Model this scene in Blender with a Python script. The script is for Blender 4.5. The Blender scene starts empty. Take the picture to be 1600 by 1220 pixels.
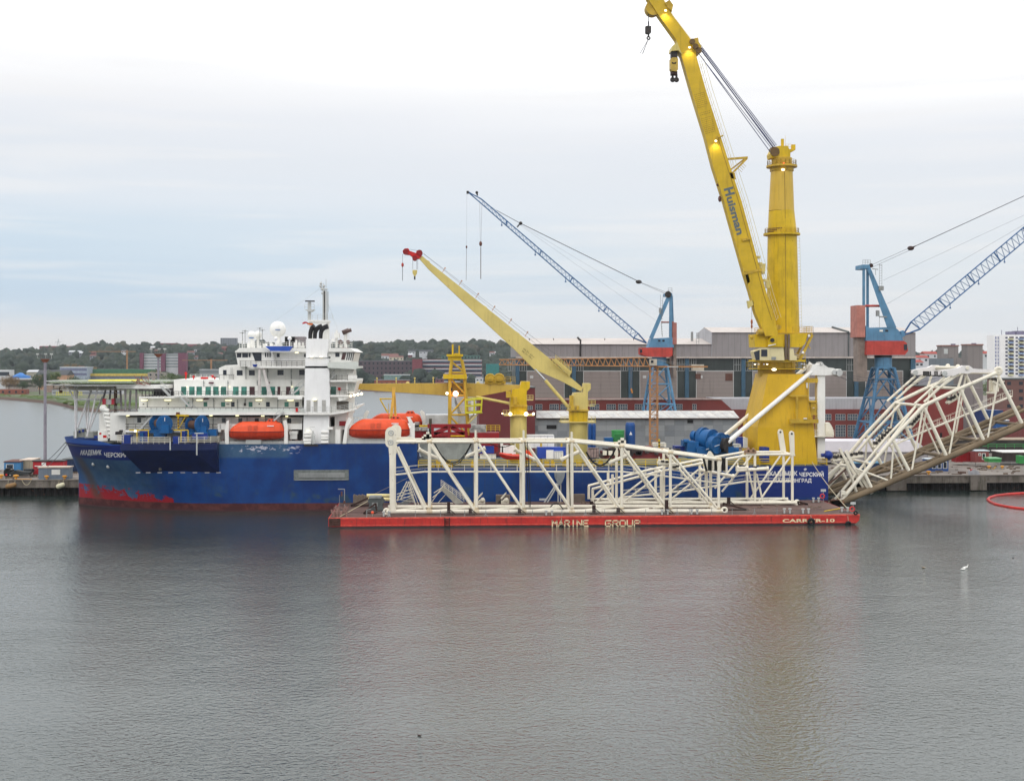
import bpy,math,random
from math import sin,cos,pi,radians,exp
from mathutils import Vector,Matrix,noise
from mathutils.bvhtree import BVHTree

SC=bpy.context.scene
COL=SC.collection
# ------------------------------------------------------------------ camera, world, sun, exposure
TH=radians(3.15);FP=2067.0;HC=29.0;HV=560.0;CU=800.0
cam_d=bpy.data.cameras.new('camera');cam=bpy.data.objects.new('camera',cam_d);COL.objects.link(cam)
cam.location=(0,0,HC);cam.rotation_euler=(pi/2,0,-TH)
cam_d.sensor_width=36;cam_d.lens=FP/1600*36
cam_d.shift_y=(HV-610.0)/1600
cam_d.clip_start=1;cam_d.clip_end=20000
SC.camera=cam

SUN_EL,SUN_AZ=radians(42),radians(205) # azimuth clockwise from +Y
world=bpy.data.worlds.new('World');SC.world=world;world.use_nodes=True
SC.view_settings.view_transform='Standard';SC.view_settings.look='None'
SC.view_settings.exposure=0;SC.view_settings.gamma=1;SC.view_settings.use_curve_mapping=False

def lin(c):
    return tuple(((x/255)/12.92 if x/255<=.04045 else((x/255+.055)/1.055)**2.4)for x in c)

class NT:
    """small node-tree writer"""
    def __init__(s,tree):
        s.t=tree;s.n=tree.nodes;s.l=tree.links;s.n.clear()
    def put(s,inp,v):
        if isinstance(v,bpy.types.NodeSocket):s.l.new(v,inp)
        elif isinstance(v,(tuple,list)):
            inp.default_value=(*v,1.0)if len(v)==3 and inp.type=='RGBA' else v
        else:inp.default_value=v
    def m(s,op,a,b=None,c=None,clamp=False):
        n=s.n.new('ShaderNodeMath');n.operation=op;n.use_clamp=clamp
        s.put(n.inputs[0],a)
        if b is not None:s.put(n.inputs[1],b)
        if c is not None:s.put(n.inputs[2],c)
        return n.outputs[0]
    def vm(s,op,a,b):
        n=s.n.new('ShaderNodeVectorMath');n.operation=op;s.put(n.inputs[0],a);s.put(n.inputs[1],b);return n.outputs[0]
    def ramp(s,x,a,b,lo=0.0,hi=1.0,smooth=True):
        n=s.n.new('ShaderNodeMapRange');n.interpolation_type='SMOOTHSTEP' if smooth else 'LINEAR'
        s.put(n.inputs[0],x);n.inputs[1].default_value=a;n.inputs[2].default_value=b
        n.inputs[3].default_value=lo;n.inputs[4].default_value=hi;return n.outputs[0]
    def band(s,x,a,b,w=.05):
        return s.m('MULTIPLY',s.ramp(x,a-w,a+w),s.ramp(x,b-w,b+w,1,0))
    def noise(s,vec,scale,detail=4,rough=.55,dist=0.0):
        n=s.n.new('ShaderNodeTexNoise');s.put(n.inputs['Vector'],vec);n.inputs['Scale'].default_value=scale
        n.inputs['Detail'].default_value=detail;n.inputs['Roughness'].default_value=rough;n.inputs['Distortion'].default_value=dist
        return n.outputs[0]
    def mix(s,f,a,b):
        n=s.n.new('ShaderNodeMix');n.data_type='RGBA';s.put(n.inputs[0],f);s.put(n.inputs[6],a);s.put(n.inputs[7],b);return n.outputs[2]
    def scalec(s,c,f):
        n=s.n.new('ShaderNodeVectorMath');n.operation='SCALE';s.put(n.inputs[0],c);s.put(n.inputs[3],f);return n.outputs[0]
    def xyz(s,v):
        n=s.n.new('ShaderNodeSeparateXYZ');s.put(n.inputs[0],v);return n.outputs
    def comb(s,x,y,z):
        n=s.n.new('ShaderNodeCombineXYZ');s.put(n.inputs[0],x);s.put(n.inputs[1],y);s.put(n.inputs[2],z);return n.outputs[0]
    def obj(s):
        return s.n.new('ShaderNodeTexCoord').outputs['Object']
    def pos(s):
        return s.n.new('ShaderNodeNewGeometry').outputs['Position']
    def bsdf(s,col,rough=.5,metal=0.0,bump=None,bstr=.3,bdist=.02,**kw):
        b=s.n.new('ShaderNodeBsdfPrincipled');o=s.n.new('ShaderNodeOutputMaterial')
        s.put(b.inputs['Base Color'],col);s.put(b.inputs['Roughness'],rough);s.put(b.inputs['Metallic'],metal)
        for k,v in kw.items():s.put(b.inputs[k],v)
        if bump is not None:
            n=s.n.new('ShaderNodeBump');n.inputs['Strength'].default_value=bstr;n.inputs['Distance'].default_value=bdist
            s.put(n.inputs['Height'],bump);s.l.new(n.outputs[0],b.inputs['Normal'])
        s.l.new(b.outputs[0],o.inputs[0]);return b

# world: a physical sky under a bright banded overcast
w=NT(world.node_tree)
bg=w.n.new('ShaderNodeBackground');wo=w.n.new('ShaderNodeOutputWorld')
sky=w.n.new('ShaderNodeTexSky');sky.sky_type='NISHITA';sky.sun_disc=False
sky.sun_elevation=SUN_EL;sky.sun_rotation=SUN_AZ;sky.air_density=1.0;sky.dust_density=3.0;sky.altitude=0
gd=w.n.new('ShaderNodeTexCoord').outputs['Generated']
X,Y,Z=w.xyz(gd)
el=w.m('MAXIMUM',Z,0.0)
vec=w.comb(w.m('MULTIPLY',X,1.1),w.m('MULTIPLY',Y,1.1),w.m('MULTIPLY',Z,13.0))
n1=w.noise(vec,1.6,4,.5,.2)
n2=w.noise(w.comb(w.m('MULTIPLY',X,3.0),w.m('MULTIPLY',Y,3.0),w.m('MULTIPLY',Z,46.0)),1.5,5,.5,.3)
# cloud brightness over elevation: pale blue band low, white higher
ramp=w.n.new('ShaderNodeValToRGB');cr=ramp.color_ramp
pts=[(0.0,(0.80,0.79,0.78)),(.020,(.80,.805,.82)),(.038,(.66,.76,.86)),(.062,(.60,.73,.86)),(.085,(.67,.79,.90)),(.120,(.80,.86,.93)),
       (.155,(.83,.87,.925)),(.18,(.90,.92,.96)),(.21,(1.03,1.03,1.04)),(.27,(1.45,1.45,1.45)),(.36,(1.75,1.75,1.75)),(1.0,(1.85,1.85,1.87))]
while len(cr.elements)<len(pts):cr.elements.new(.5)
for e,(p,c)in zip(cr.elements,pts):e.position=p;e.color=(*[x for x in c],1)
warp=w.m('MULTIPLY',w.m('SUBTRACT',n1,.5),.055)
right=w.ramp(w.m('DIVIDE',X,w.m('MAXIMUM',Y,.05)),-.35,.45) # the overcast is thinner and warmer to the right
w.l.new(w.m('ADD',w.m('ADD',el,warp),w.m('MULTIPLY',right,.02)),ramp.inputs[0])
col=w.mix(w.ramp(n2,.46,.70,0,.4),ramp.outputs[0],(.96,.95,.95))
col=w.mix(w.m('MULTIPLY',right,w.ramp(el,.17,.03,0,.55)),col,(.93,.90,.875))
cloud=w.scalec(col,10.0)
allc=w.mix(.93,sky.outputs[0],cloud)
w.l.new(allc,bg.inputs[0]);bg.inputs[1].default_value=0.1;w.l.new(bg.outputs[0],wo.inputs[0])

sun_d=bpy.data.lights.new('sun','SUN');sun_d.energy=0.5;sun_d.angle=radians(25);sun_d.color=(1,.965,.91)
sun=bpy.data.objects.new('sun',sun_d);COL.objects.link(sun)
sd=Vector((sin(SUN_AZ)*cos(SUN_EL),cos(SUN_AZ)*cos(SUN_EL),sin(SUN_EL)))
sun.rotation_euler=sd.to_track_quat('Z','Y').to_euler()

# ------------------------------------------------------------------ pixel geometry -> metres
FW=(sin(TH),cos(TH));RT=(cos(TH),-sin(TH))
def R(u,v,y):
    """point at plane y (metres from the viewer along the ship's beam) on the sight line u, v"""
    k=(u-CU)/FP;t=y/(FW[1]+RT[1]*k)
    return Vector(((FW[0]+RT[0]*k)*t,y,HC+(HV-v)/FP*t))
def GX(u,y):return R(u,HV,y).x
def GZ(v,y,u=800):return R(u,v,y).z
def GP(u,D,z=0.0):
    """point at camera depth D"""
    k=(u-CU)/FP
    return Vector(((FW[0]+RT[0]*k)*D,(FW[1]+RT[1]*k)*D,z))
def ground(u,v,z):
    D=(HC-z)*FP/(v-HV);return GP(u,D,z)

# ------------------------------------------------------------------ mesh builder
APART=set('yellow_deck_gear liferaft_canister dark_opening exhaust_cowl safety_gear motor side_stair external_stair hatch yellow_frame winch_cabinet sheave gas_bottle foam_tank foam_unit blue_cabinet lug white_fitting small_fittings door shadowed_door side_plate hull_fitting bow_box bow_machinery pulley stub_post louvre roof_clutter antenna scraped_edge rope_guide boom_lug lifting_lug clamp gearbox deck_lamp fire_box vent_box wheel fire_monitor kicker drum_core equipment control_box rim box sheave_block sheave_housing console posts boom_flange wall_pipe'.split())
class MB:
    def __init__(s):s.v=[];s.f=[];s.mi=[];s.sm=[];s.cur=0
    def add(s,vs,fs,smooth=False):
        b=len(s.v);s.v+=[Vector(p)for p in vs];s.f+=[[b+i for i in f]for f in fs]
        s.mi+=[s.cur]*len(fs);s.sm+=[smooth]*len(fs);return s
    def box(s,x0,x1,y0,y1,z0,z1):
        if x0>x1:x0,x1=x1,x0
        if y0>y1:y0,y1=y1,y0
        if z0>z1:z0,z1=z1,z0
        return s.add([(x0,y0,z0),(x1,y0,z0),(x1,y1,z0),(x0,y1,z0),(x0,y0,z1),(x1,y0,z1),(x1,y1,z1),(x0,y1,z1)],
                     [(0,3,2,1),(4,5,6,7),(0,1,5,4),(1,2,6,5),(2,3,7,6),(3,0,4,7)])
    def px(s,u0,v0,u1,v1,y,d):
        """box whose near face fills the sight lines u0..u1, v0..v1 at plane y, d metres deep"""
        a=R((u0+u1)/2,v0,y);b=R((u0+u1)/2,v1,y)
        return s.box(GX(u0,y),GX(u1,y),y,y+d,a.z,b.z)
    def poly(s,pts,y,d):
        """outline in u,v at plane y, extruded d metres"""
        a=[R(u,v,y)for u,v in pts]
        area=sum(a[i].x*a[(i+1)%len(a)].z-a[(i+1)%len(a)].x*a[i].z for i in range(len(a)))
        if area<0:a.reverse()
        n=len(a);vs=a+[p+Vector((0,d,0))for p in a]
        fs=[list(range(n)),list(range(2*n-1,n-1,-1))]+[[(i+1)%n,i,n+i,n+(i+1)%n]for i in range(n)]
        return s.add(vs,fs)
    def loft(s,A,B):
        """two point rings of equal length, capped"""
        n=len(A)
        return s.add(list(A)+list(B),[list(range(n))[::-1],list(range(n,2*n))]+[[i,(i+1)%n,n+(i+1)%n,n+i]for i in range(n)])
    def tube(s,p,q,r,n=8,r2=None,caps=True):
        p=Vector(p);q=Vector(q);d=q-p
        if d.length<1e-6:return s
        d.normalize();a=d.orthogonal().normalized();b=d.cross(a);r2=r if r2 is None else r2
        vs=[p+(a*cos(2*pi*i/n)+b*sin(2*pi*i/n))*r for i in range(n)]+             [q+(a*cos(2*pi*i/n)+b*sin(2*pi*i/n))*r2 for i in range(n)]
        base=len(s.v);s.v+=vs
        for i in range(n):s.f.append([base+i,base+(i+1)%n,base+n+(i+1)%n,base+n+i]);s.mi.append(s.cur);s.sm.append(n>5)
        if caps:
            if n>5:s.v+=[v.copy()for v in vs];base+=2*n # caps keep their own corners so the side stays evenly shaded
            s.f.append([base+i for i in range(n)][::-1]);s.f.append([base+n+i for i in range(n)]);s.mi+=[s.cur]*2;s.sm+=[False]*2
        return s
    def t(s,a,b,y,r,y2=None,n=8):
        """tube between two sight lines at planes y, y2"""
        return s.tube(R(*a,y),R(*b,y if y2 is None else y2),r,n)
    def path(s,pts,r,n=6):
        for a,b in zip(pts[:-1],pts[1:]):s.tube(a,b,r,n)
        return s
    def beam(s,p,q,wd,hh):
        """rectangular bar, wd across (horizontal), hh high"""
        p=Vector(p);q=Vector(q);d=(q-p).normalized();up=Vector((0,0,1))
        sd_=d.cross(up)
        sd_=Vector((1,0,0))if sd_.length<1e-3 else sd_.normalized()
        u2=sd_.cross(d).normalized()
        o=[sd_*(wd/2)*i+u2*(hh/2)*j for i,j in((-1,-1),(1,-1),(1,1),(-1,1))]
        return s.loft([p+k for k in o][::-1],[q+k for k in o][::-1])
    def ball(s,c,r,sx=1,sy=1,sz=1,nu=14,nv=9):
        c=Vector(c);vs=[c+Vector((0,0,r*sz))]
        for j in range(1,nv):
            a=pi*j/nv
            for i in range(nu):vs.append(c+Vector((r*sx*sin(a)*cos(2*pi*i/nu),r*sy*sin(a)*sin(2*pi*i/nu),r*sz*cos(a))))
        vs.append(c-Vector((0,0,r*sz)));fs=[[0,1+i,1+(i+1)%nu]for i in range(nu)]
        for j in range(nv-2):
            for i in range(nu):fs.append([1+j*nu+i,1+(j+1)*nu+i,1+(j+1)*nu+(i+1)%nu,1+j*nu+(i+1)%nu])
        L=len(vs)-1;b=1+(nv-2)*nu
        fs+=[[b+i,L,b+(i+1)%nu]for i in range(nu)]
        return s.add(vs,fs,True)
    def torus(s,c,axis,R0,r,n=20,m=8):
        c=Vector(c);d=Vector(axis).normalized();a=d.orthogonal().normalized();b=d.cross(a);vs=[];fs=[]
        for i in range(n):
            e=a*cos(2*pi*i/n)+b*sin(2*pi*i/n)
            for j in range(m):vs.append(c+e*(R0+r*cos(2*pi*j/m))+d*r*sin(2*pi*j/m))
        for i in range(n):
            for j in range(m):fs.append([i*m+j,((i+1)%n)*m+j,((i+1)%n)*m+(j+1)%m,i*m+(j+1)%m])
        return s.add(vs,fs,True)
    def rail(s,pts,h=1.1,gap=2.0,rails=3,r=.04,rp=None):
        """guard rail along a polyline (metres)"""
        rp=rp or r
        for a,b in zip(pts[:-1],pts[1:]):
            a=Vector(a);b=Vector(b);L=(b-a).length;n=max(1,round(L/gap))
            for k in range(rails):s.tube(a+Vector((0,0,h*(k+1)/rails)),b+Vector((0,0,h*(k+1)/rails)),r,4,caps=False)
            for i in range(n+1):p=a.lerp(b,i/n);s.tube(p,p+Vector((0,0,h)),rp,4,caps=False)
        return s
    def build(s,name,mat,parent=None,loc=None):
        if name in APART and parent and len(s.f)>6:
 # every separate piece becomes an object of its own
            up=list(range(len(s.v)))
            def fd(i):
                while up[i]!=i:up[i]=up[up[i]];i=up[i]
                return i
            for f in s.f:
                for k in f[1:]:up[fd(k)]=fd(f[0])
            bb={}
            for i,p in enumerate(s.v):
                b=bb.setdefault(fd(i),[p.copy(),p.copy()])
                for a in range(3):b[0][a]=min(b[0][a],p[a]);b[1][a]=max(b[1][a],p[a])
            ks=list(bb)
            for i,a in enumerate(ks):
                for c in ks[i+1:]:
                    if all(bb[a][0][x]-.06<=bb[c][1][x]and bb[c][0][x]-.06<=bb[a][1][x]for x in range(3)):up[fd(c)]=fd(a)
            out=None
            for r in sorted({fd(k)for k in ks}):
                ids=[i for i in range(len(s.v))if fd(i)==r];mp={o:n for n,o in enumerate(ids)};q=MB();q.v=[s.v[i]for i in ids]
                for f,m_,sm in zip(s.f,s.mi,s.sm):
                    if f[0]in mp:q.f.append([mp[k]for k in f]);q.mi.append(m_);q.sm.append(sm)
                o=q._build(name,mat,parent,loc);out=out or o
            return out
        return s._build(name,mat,parent,loc)
    def _build(s,name,mat,parent=None,loc=None):
        me=bpy.data.meshes.new(name)
        ori=Vector(loc)if loc is not None else(ORI.get(parent.name,Vector())if parent else Vector())
        me.from_pydata([p-ori for p in s.v],[],s.f);me.update()
        for mm in(mat if isinstance(mat,(list,tuple))else[mat]):me.materials.append(mm)
        for p,i,sm in zip(me.polygons,s.mi,s.sm):p.material_index=i;p.use_smooth=sm
        o=bpy.data.objects.new(name,me);COL.objects.link(o)
        if parent:o.parent=parent
        else:o.location=ori
        ORI[o.name]=ori
        return o
ORI={}
def props(o,label=None,cat=None,group=None,kind=None):
    if label:o['label']=label
    if cat:o['category']=cat
    if group:o['group']=group
    if kind:o['kind']=kind
    return o
def thing(name,label,cat,loc=(0,0,0),group=None):
    o=bpy.data.objects.new(name,None);COL.objects.link(o);o.location=loc;o.empty_display_size=.5
    ORI[o.name]=Vector(loc);return props(o,label,cat,group)
def solo(mb,name,mat,label,cat,group=None):
    c=Vector((0,0,0))
    xs=[p.x for p in mb.v];ys=[p.y for p in mb.v];zs=[p.z for p in mb.v]
    o=mb.build(name,mat,None,((min(xs)+max(xs))/2,(min(ys)+max(ys))/2,min(zs)))
    return props(o,label,cat,group)
def struct(mb,name,mat):return props(mb.build(name,mat),kind='structure')
def clone(root,loc,label=None,group=None,scale=None,rz=None):
    r=root.copy();COL.objects.link(r);r.location=loc
    if scale:r.scale=scale if isinstance(scale,(tuple,list))else(scale,)*3
    if rz is not None:r.rotation_euler=(0,0,rz)
    if label:r['label']=label
    if group:r['group']=group
    for ch in list(root.children):
        c=ch.copy();COL.objects.link(c);c.parent=r
        for g in ch.children:
            d=g.copy();COL.objects.link(d);d.parent=c
    return r

# ------------------------------------------------------------------ materials
MATS={}
def mat(name,rgb=(),rough=.5,metal=0.0,var=.18,vs=.6,rust=0.0,streak=0.0,bump=.0,k=1.0,emis=0.0,dirt=(60,50,42)):
    """painted surface: colour varies in patches, optional rust spots and rain streaks"""
    if name in MATS:return MATS[name]
    m=bpy.data.materials.new(name);m.use_nodes=True;t=NT(m.node_tree);c=tuple(x*k for x in lin(rgb))
    P=t.obj();n=t.noise(P,vs,6,.6)
    cc=t.mix(t.ramp(n,.3,.7),tuple(x*(1-var)for x in c),tuple(min(.9,x*(1+var*.7))for x in c))
    if streak:
        x,y,z=t.xyz(P);sv=t.comb(t.m('MULTIPLY',x,2.2),t.m('MULTIPLY',y,2.2),t.m('MULTIPLY',z,.16))
        cc=t.mix(t.ramp(t.noise(sv,1.0,5,.6),.50,.78,0,streak),cc,tuple(x*.7 for x in lin(dirt)))
    if rust:
        cc=t.mix(t.ramp(t.noise(P,1.3,7,.68),.64-rust*.12,.74-rust*.1,0,.85),cc,lin((112,62,36)))
    kw={}
    if emis:kw={'Emission Color':c,'Emission Strength':emis}
    kw['Specular IOR Level']=.3 if rough>=.4 else.5
    t.bsdf(cc,rough,metal,bump=(t.noise(P,6.0,4)if bump else None),bstr=bump or.1,**kw)
    MATS[name]=m;return m
def glow(name,rgb,strength):
    if name in MATS:return MATS[name]
    m=bpy.data.materials.new(name);m.use_nodes=True;t=NT(m.node_tree)
    t.bsdf(lin(rgb),.4,**{'Emission Color':lin(rgb),'Emission Strength':strength});MATS[name]=m;return m

WHITE=mat('white ship paint',(232,231,226),.42,var=.07,vs=.35,streak=.16,dirt=(140,128,112))
OFFW=mat('cream truss paint',(228,222,205),.45,var=.06,vs=.5,rust=.06,streak=.24,dirt=(150,124,92))
YEL=mat('crane yellow',(206,172,24),.45,var=.14,vs=.35,streak=.45,rust=.10,dirt=(120,92,30))
YELP=mat('pale crane yellow',(204,186,112),.45,var=.10,vs=.25,streak=.26,rust=.05,dirt=(124,100,50))
YELW=mat('worn yellow',(192,158,50),.5,var=.2,vs=.5,streak=.5,rust=.22,dirt=(96,72,34))
YELG=mat('green yellow paint',(196,190,40),.45,var=.1)
BLUC=mat('blue winch paint',(8,82,138),.5,var=.18,vs=.7,streak=.2)
BLUY=mat('yard crane blue',(88,132,164),.5,var=.16,vs=.4,rust=.16,streak=.4,dirt=(60,58,60))
BLUD=mat('deep blue paint',(26,52,130),.4,var=.15,streak=.2)
REDC=mat('crane cabin red',(176,66,58),.5,var=.15,streak=.4)
REDD=mat('deep red paint',(138,24,30),.5,var=.18,streak=.3)
REDB=mat('bright red paint',(196,30,30),.45,var=.12)
ORANGE=mat('lifeboat orange',(226,82,40),.42,var=.09,vs=.8,streak=.22,dirt=(130,60,40))
ORJ=mat('tower crane orange',(168,120,74),.5,var=.15,rust=.1)
BLACK=mat('black rubber',(22,22,23),.7,var=.3)
STEEL=mat('dark steel',(58,55,54),.55,metal=.4,var=.3,rust=.3)
GREYS=mat('grey paint',(140,143,142),.5,var=.14,streak=.4)
GREYL=mat('light grey paint',(186,188,186),.5,var=.1,streak=.25)
GREYD=mat('dark grey paint',(84,90,90),.55,var=.2,streak=.3)
RUSTY=mat('rusted deck steel',(98,66,58),.75,var=.3,vs=.35,rust=.35)
RUSTD=mat('dark rusted steel',(58,40,36),.75,var=.3,rust=.3)
GLASS=mat('dark window glass',(34,42,54),.12,var=.2,vs=2)
GLASSG=mat('green window glass',(62,120,108),.12,var=.45,vs=.8)
GREEN=mat('green plastic',(58,140,74),.5,var=.1)
ROPE=mat('pale rope',(176,166,140),.8,var=.1)
CABLE=mat('steel cable',(66,66,74),.5,var=.1)
CABLEB=mat('blue grey cable',(60,66,110),.5,var=.1)
BRICK=mat('red brown brick',(106,46,42),.8,var=.16,vs=.3,streak=.3,dirt=(70,44,40))
WOOD=mat('grey timber',(118,106,96),.8,var=.25,streak=.4)
LIT=glow('lit lamp glass',(255,238,200),2.6)
LITW=glow('lit tube lamp',(255,246,190),1.6)

# ------------------------------------------------------------------ water
random.seed(7)
m=bpy.data.materials.new('harbour water');m.use_nodes=True;t=NT(m.node_tree)
P=t.pos();x,y,z=t.xyz(P)
wv=t.comb(t.m('MULTIPLY',x,.9),y,z)
h1=t.noise(wv,1.6,3,.55,.3) # wind ripples
h2=t.noise(wv,3.4,3,.6,.2)
h3=t.noise(wv,.13,3,.5,.4) # slow swells
ht=t.m('ADD',t.m('ADD',t.m('MULTIPLY',h1,.10),t.m('MULTIPLY',h2,.045)),t.m('MULTIPLY',h3,.11))
calm=t.ramp(t.noise(t.comb(t.m('MULTIPLY',x,.6),y,z),.02,4,.55),.38,.62,.75,1.2)
ht=t.m('MULTIPLY',t.m('MULTIPLY',ht,calm),t.ramp(y,150,420,1.0,.30))
t.bsdf(t.mix(t.noise(P,.02,2),(.022,.036,.033),(.030,.042,.038)),t.ramp(y,200,450,.05,.24),bump=ht,bstr=1.0,bdist=1.0,IOR=1.6)
WATER=m
mb=MB();S=9000
mb.add([(-S,-600,0),(S,-600,0),(S,S,0),(-S,S,0)],[(0,1,2,3)])
struct(mb,'water',WATER)

# ------------------------------------------------------------------ quay (pier behind the ship, yard behind it on the right)
m=bpy.data.materials.new('quay concrete');m.use_nodes=True;t=NT(m.node_tree);P=t.pos();x,y,z=t.xyz(P)
c=t.mix(t.ramp(t.noise(P,.12,5,.6),.35,.65),lin((100,92,86)),lin((130,122,114)))
c=t.mix(t.ramp(t.noise(P,.9,6,.7),.52,.7,0,.6),c,lin((84,76,70)))
wall=t.ramp(z,3.2,3.28,1,0)
sv=t.comb(t.m('MULTIPLY',x,.8),t.m('MULTIPLY',y,.8),t.m('MULTIPLY',z,.12))
c=t.mix(t.m('MULTIPLY',wall,t.ramp(t.noise(sv,1.0,5,.7),.42,.68,0,.8)),c,lin((70,66,52)))
t.bsdf(c,.85,bump=t.noise(P,3,4),bstr=.3)
QUAY=m
SHEET=mat('sheet piling',(30,27,26),.8,var=.35,vs=.3,streak=.6,rust=.35)
GZQ=3.3
def sheetpile(mb,x0,x1,y,z0,z1):
    xs=x0
    pts=[]
    i=0
    while xs<x1:
        pts.append((xs,y if(i//2)%2==0 else y+.35));xs+=.45 if i%2==0 else.25;i+=1
    for(a,b),(c_,d)in zip(pts[:-1],pts[1:]):
        mb.add([(a,b,z0),(c_,d,z0),(c_,d,z1),(a,b,z1)],[(0,1,2,3)])
mb=MB()
PX0=-420.0;YX=GX(752,330)
mb.box(PX0,420,284,312,1.75,GZQ) # pier deck with its capping beam
mb.box(PX0,420,285.4,311,-3,1.75)
mb.box(PX0,420,283.8,284.5,GZQ,GZQ+.18) # edge kerb
mb.box(YX,700,312,900,-3,GZQ-.004) # yard
mb.box(GX(1385,284),GX(1415,284),283.4,284,.2,GZQ-.1)
mb.box(GX(1515,284),GX(1540,284),283.4,284,.2,GZQ-.1)
struct(mb,'quay',QUAY)
mb=MB();sheetpile(mb,-140,160,285.0,-2,1.75)
struct(mb,'quay_wall',SHEET)

# ------------------------------------------------------------------ far land: one height field from the far shore to the hills
def lerp_tab(tab,x):
    if x<=tab[0][0]:return tab[0][1]
    for(a,p),(b,q)in zip(tab[:-1],tab[1:]):
        if x<=b:return p+(q-p)*(x-a)/(b-a)
    return tab[-1][1]
def sst(a,b,x):
    x=max(0,min(1,(x-a)/(b-a)));return x*x*(3-2*x)
SHV=[(-1600,612),(-400,618),(0,624),(50,628),(98,633),(104,640),(150,644),(230,645),(300,640),(420,618),(560,611),(620,613),(690,618),(745,621),(790,640),(3200,640)]
def shoreD(u):return HC*FP/(lerp_tab(SHV,u)-HV)
SIL=[(-1600,552),(-300,555),(0,557),(60,556),(130,549),(160,547),(300,548),(400,547),(500,546),(600,544),(680,543),(740,542),(800,545),(900,552),(1430,561),(1540,560),(1600,562),(3200,556)]
def land(u,D):
    s=D-shoreD(u)
    hill=HC-(lerp_tab(SIL,u)-HV)*2350/FP
    z=-1.5+4.2*sst(0,9,s)+.6*sst(0,200,s)
    z+=max(0,hill-3)*(sst(1300,2350,D)*.9+.1*sst(2300,3600,D))
    z+=(noise.noise(Vector((u/60,D/260,0)))*4)*sst(1350,2000,D)
    return z
us=list(range(-1600,3201,20));offs=[-6,0,4,9,30,80,150,250,400,550,700,850,1000,1150,1300,1450,1650,1900,2300,3200,5200]
vs=[];fs=[]
for u in us:
    for o in offs:
        D=shoreD(u)+o;p=GP(u,D);p.z=land(u,D);vs.append(p)
n=len(offs)
for i in range(len(us)-1):
    for j in range(n-1):fs.append([i*n+j,(i+1)*n+j,(i+1)*n+j+1,i*n+j+1])
m=bpy.data.materials.new('far ground');m.use_nodes=True;t=NT(m.node_tree);P=t.pos();x,y,z=t.xyz(P)
c=t.mix(t.ramp(t.noise(P,.02,5,.6),.4,.6),lin((70,90,50)),lin((88,92,68)))
c=t.mix(t.ramp(t.noise(P,.006,4,.6),.5,.6,0,.8),c,lin((112,104,92)))
c=t.mix(t.ramp(z,1.2,2.2,1,0),c,lin((86,66,58)))
c=t.mix(t.ramp(z,5,12),c,lin((40,52,44)))
t.bsdf(c,.95)
mb=MB();mb.add(vs,fs,True);struct(mb,'far_shore_terrain',m)

# far-off wood on the hills: lumpy crowns in one mass
m=bpy.data.materials.new('wood foliage');m.use_nodes=True;t=NT(m.node_tree);P=t.pos()
c=t.mix(t.ramp(t.noise(P,.03,3,.6),.35,.65),lin((32,46,42)),lin((54,66,52)))
c=t.mix(t.ramp(t.noise(P,.012,3,.6),.56,.66,0,.6),c,lin((88,80,60)))
c=t.mix(t.ramp(t.noise(P,.6,5,.7),.4,.7,0,.6),c,lin((24,36,26)))
t.bsdf(c,.9,bump=t.noise(P,.8,4),bstr=1.0,bdist=1.5)
FOLW=m
def crown_pts(rr,seed,nu=9,nv=6,lump=.3):
    vs=[];rnd=Vector((seed*3.1,seed*1.7,seed))
    for j in range(nv+1):
        a=pi*j/nv
        for i in range(nu):
            d=Vector((sin(a)*cos(2*pi*i/nu),sin(a)*sin(2*pi*i/nu),cos(a)))
            k=1+lump*noise.noise(d*1.9+rnd)*2+lump*.6*noise.noise(d*4.5+rnd)
            vs.append(d*rr*k)
    fs=[[j*nu+i,(j+1)*nu+i,(j+1)*nu+(i+1)%nu,j*nu+(i+1)%nu]for j in range(nv)for i in range(nu)]
    return vs,fs
protos=[crown_pts(1.0,k+.37)for k in range(14)]
mb=MB();rn=random.Random(3)
def wood(nc,u0,u1,D0,D1,r0,r1,keep=lambda u,D:True):
    for _ in range(nc):
        u=rn.uniform(u0,u1);D=D0+(D1-D0)*rn.random()**.9
        if not keep(u,D):continue
        p=GP(u,D);zz=land(u,D);r=rn.uniform(r0,r1)*(1.0 if rn.random()<.8 else 1.35);vs,fs=protos[rn.randrange(14)]
        a=rn.uniform(0,6.28);h=rn.uniform(.75,1.15)
        mb.add([(p.x+r*(v.x*cos(a)-v.y*sin(a)),p.y+r*(v.x*sin(a)+v.y*cos(a)),zz+r*.75*h+v.z*r*h)for v in vs],fs,True)
wood(3000,-60,820,1950,2550,4,7.5)
wood(2400,-60,820,1480,2000,3.6,6.5,lambda u,D:noise.noise(Vector((u/40,D/130,3)))>-.15)
wood(220,-60,560,1250,1500,3.5,6,lambda u,D:noise.noise(Vector((u/30,D/60,8)))>.05)
wood(260,300,820,1200,1500,4,7,lambda u,D:noise.noise(Vector((u/30,D/60,5)))>-.05)
wood(700,1400,1680,1500,2500,4.5,7.5)
wood(60,1400,1680,1150,1500,4,7)
wood(500,820,1400,2100,2500,6,9)
o=mb.build('distant_wood',FOLW);props(o,'dark green wood covering the far hillside behind the harbour','wood',kind='stuff')

# rough grass and scrub along the far bank
mb=MB()
for _ in range(500):
    u=rn.uniform(-40,760);D=shoreD(u)+rn.uniform(12,60);p=GP(u,D);vs,fs=protos[rn.randrange(14)];r=rn.uniform(.5,1.5)
    mb.add([(p.x+v.x*r*1.6,p.y+v.y*r,land(u,D)+v.z*r*.6)for v in vs],fs,True)
o=mb.build('bank_scrub',mat('bank scrub',(82,98,50),.9,var=.4,vs=.1));props(o,'low green scrub and grass along the far bank','scrub',kind='stuff')

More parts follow.
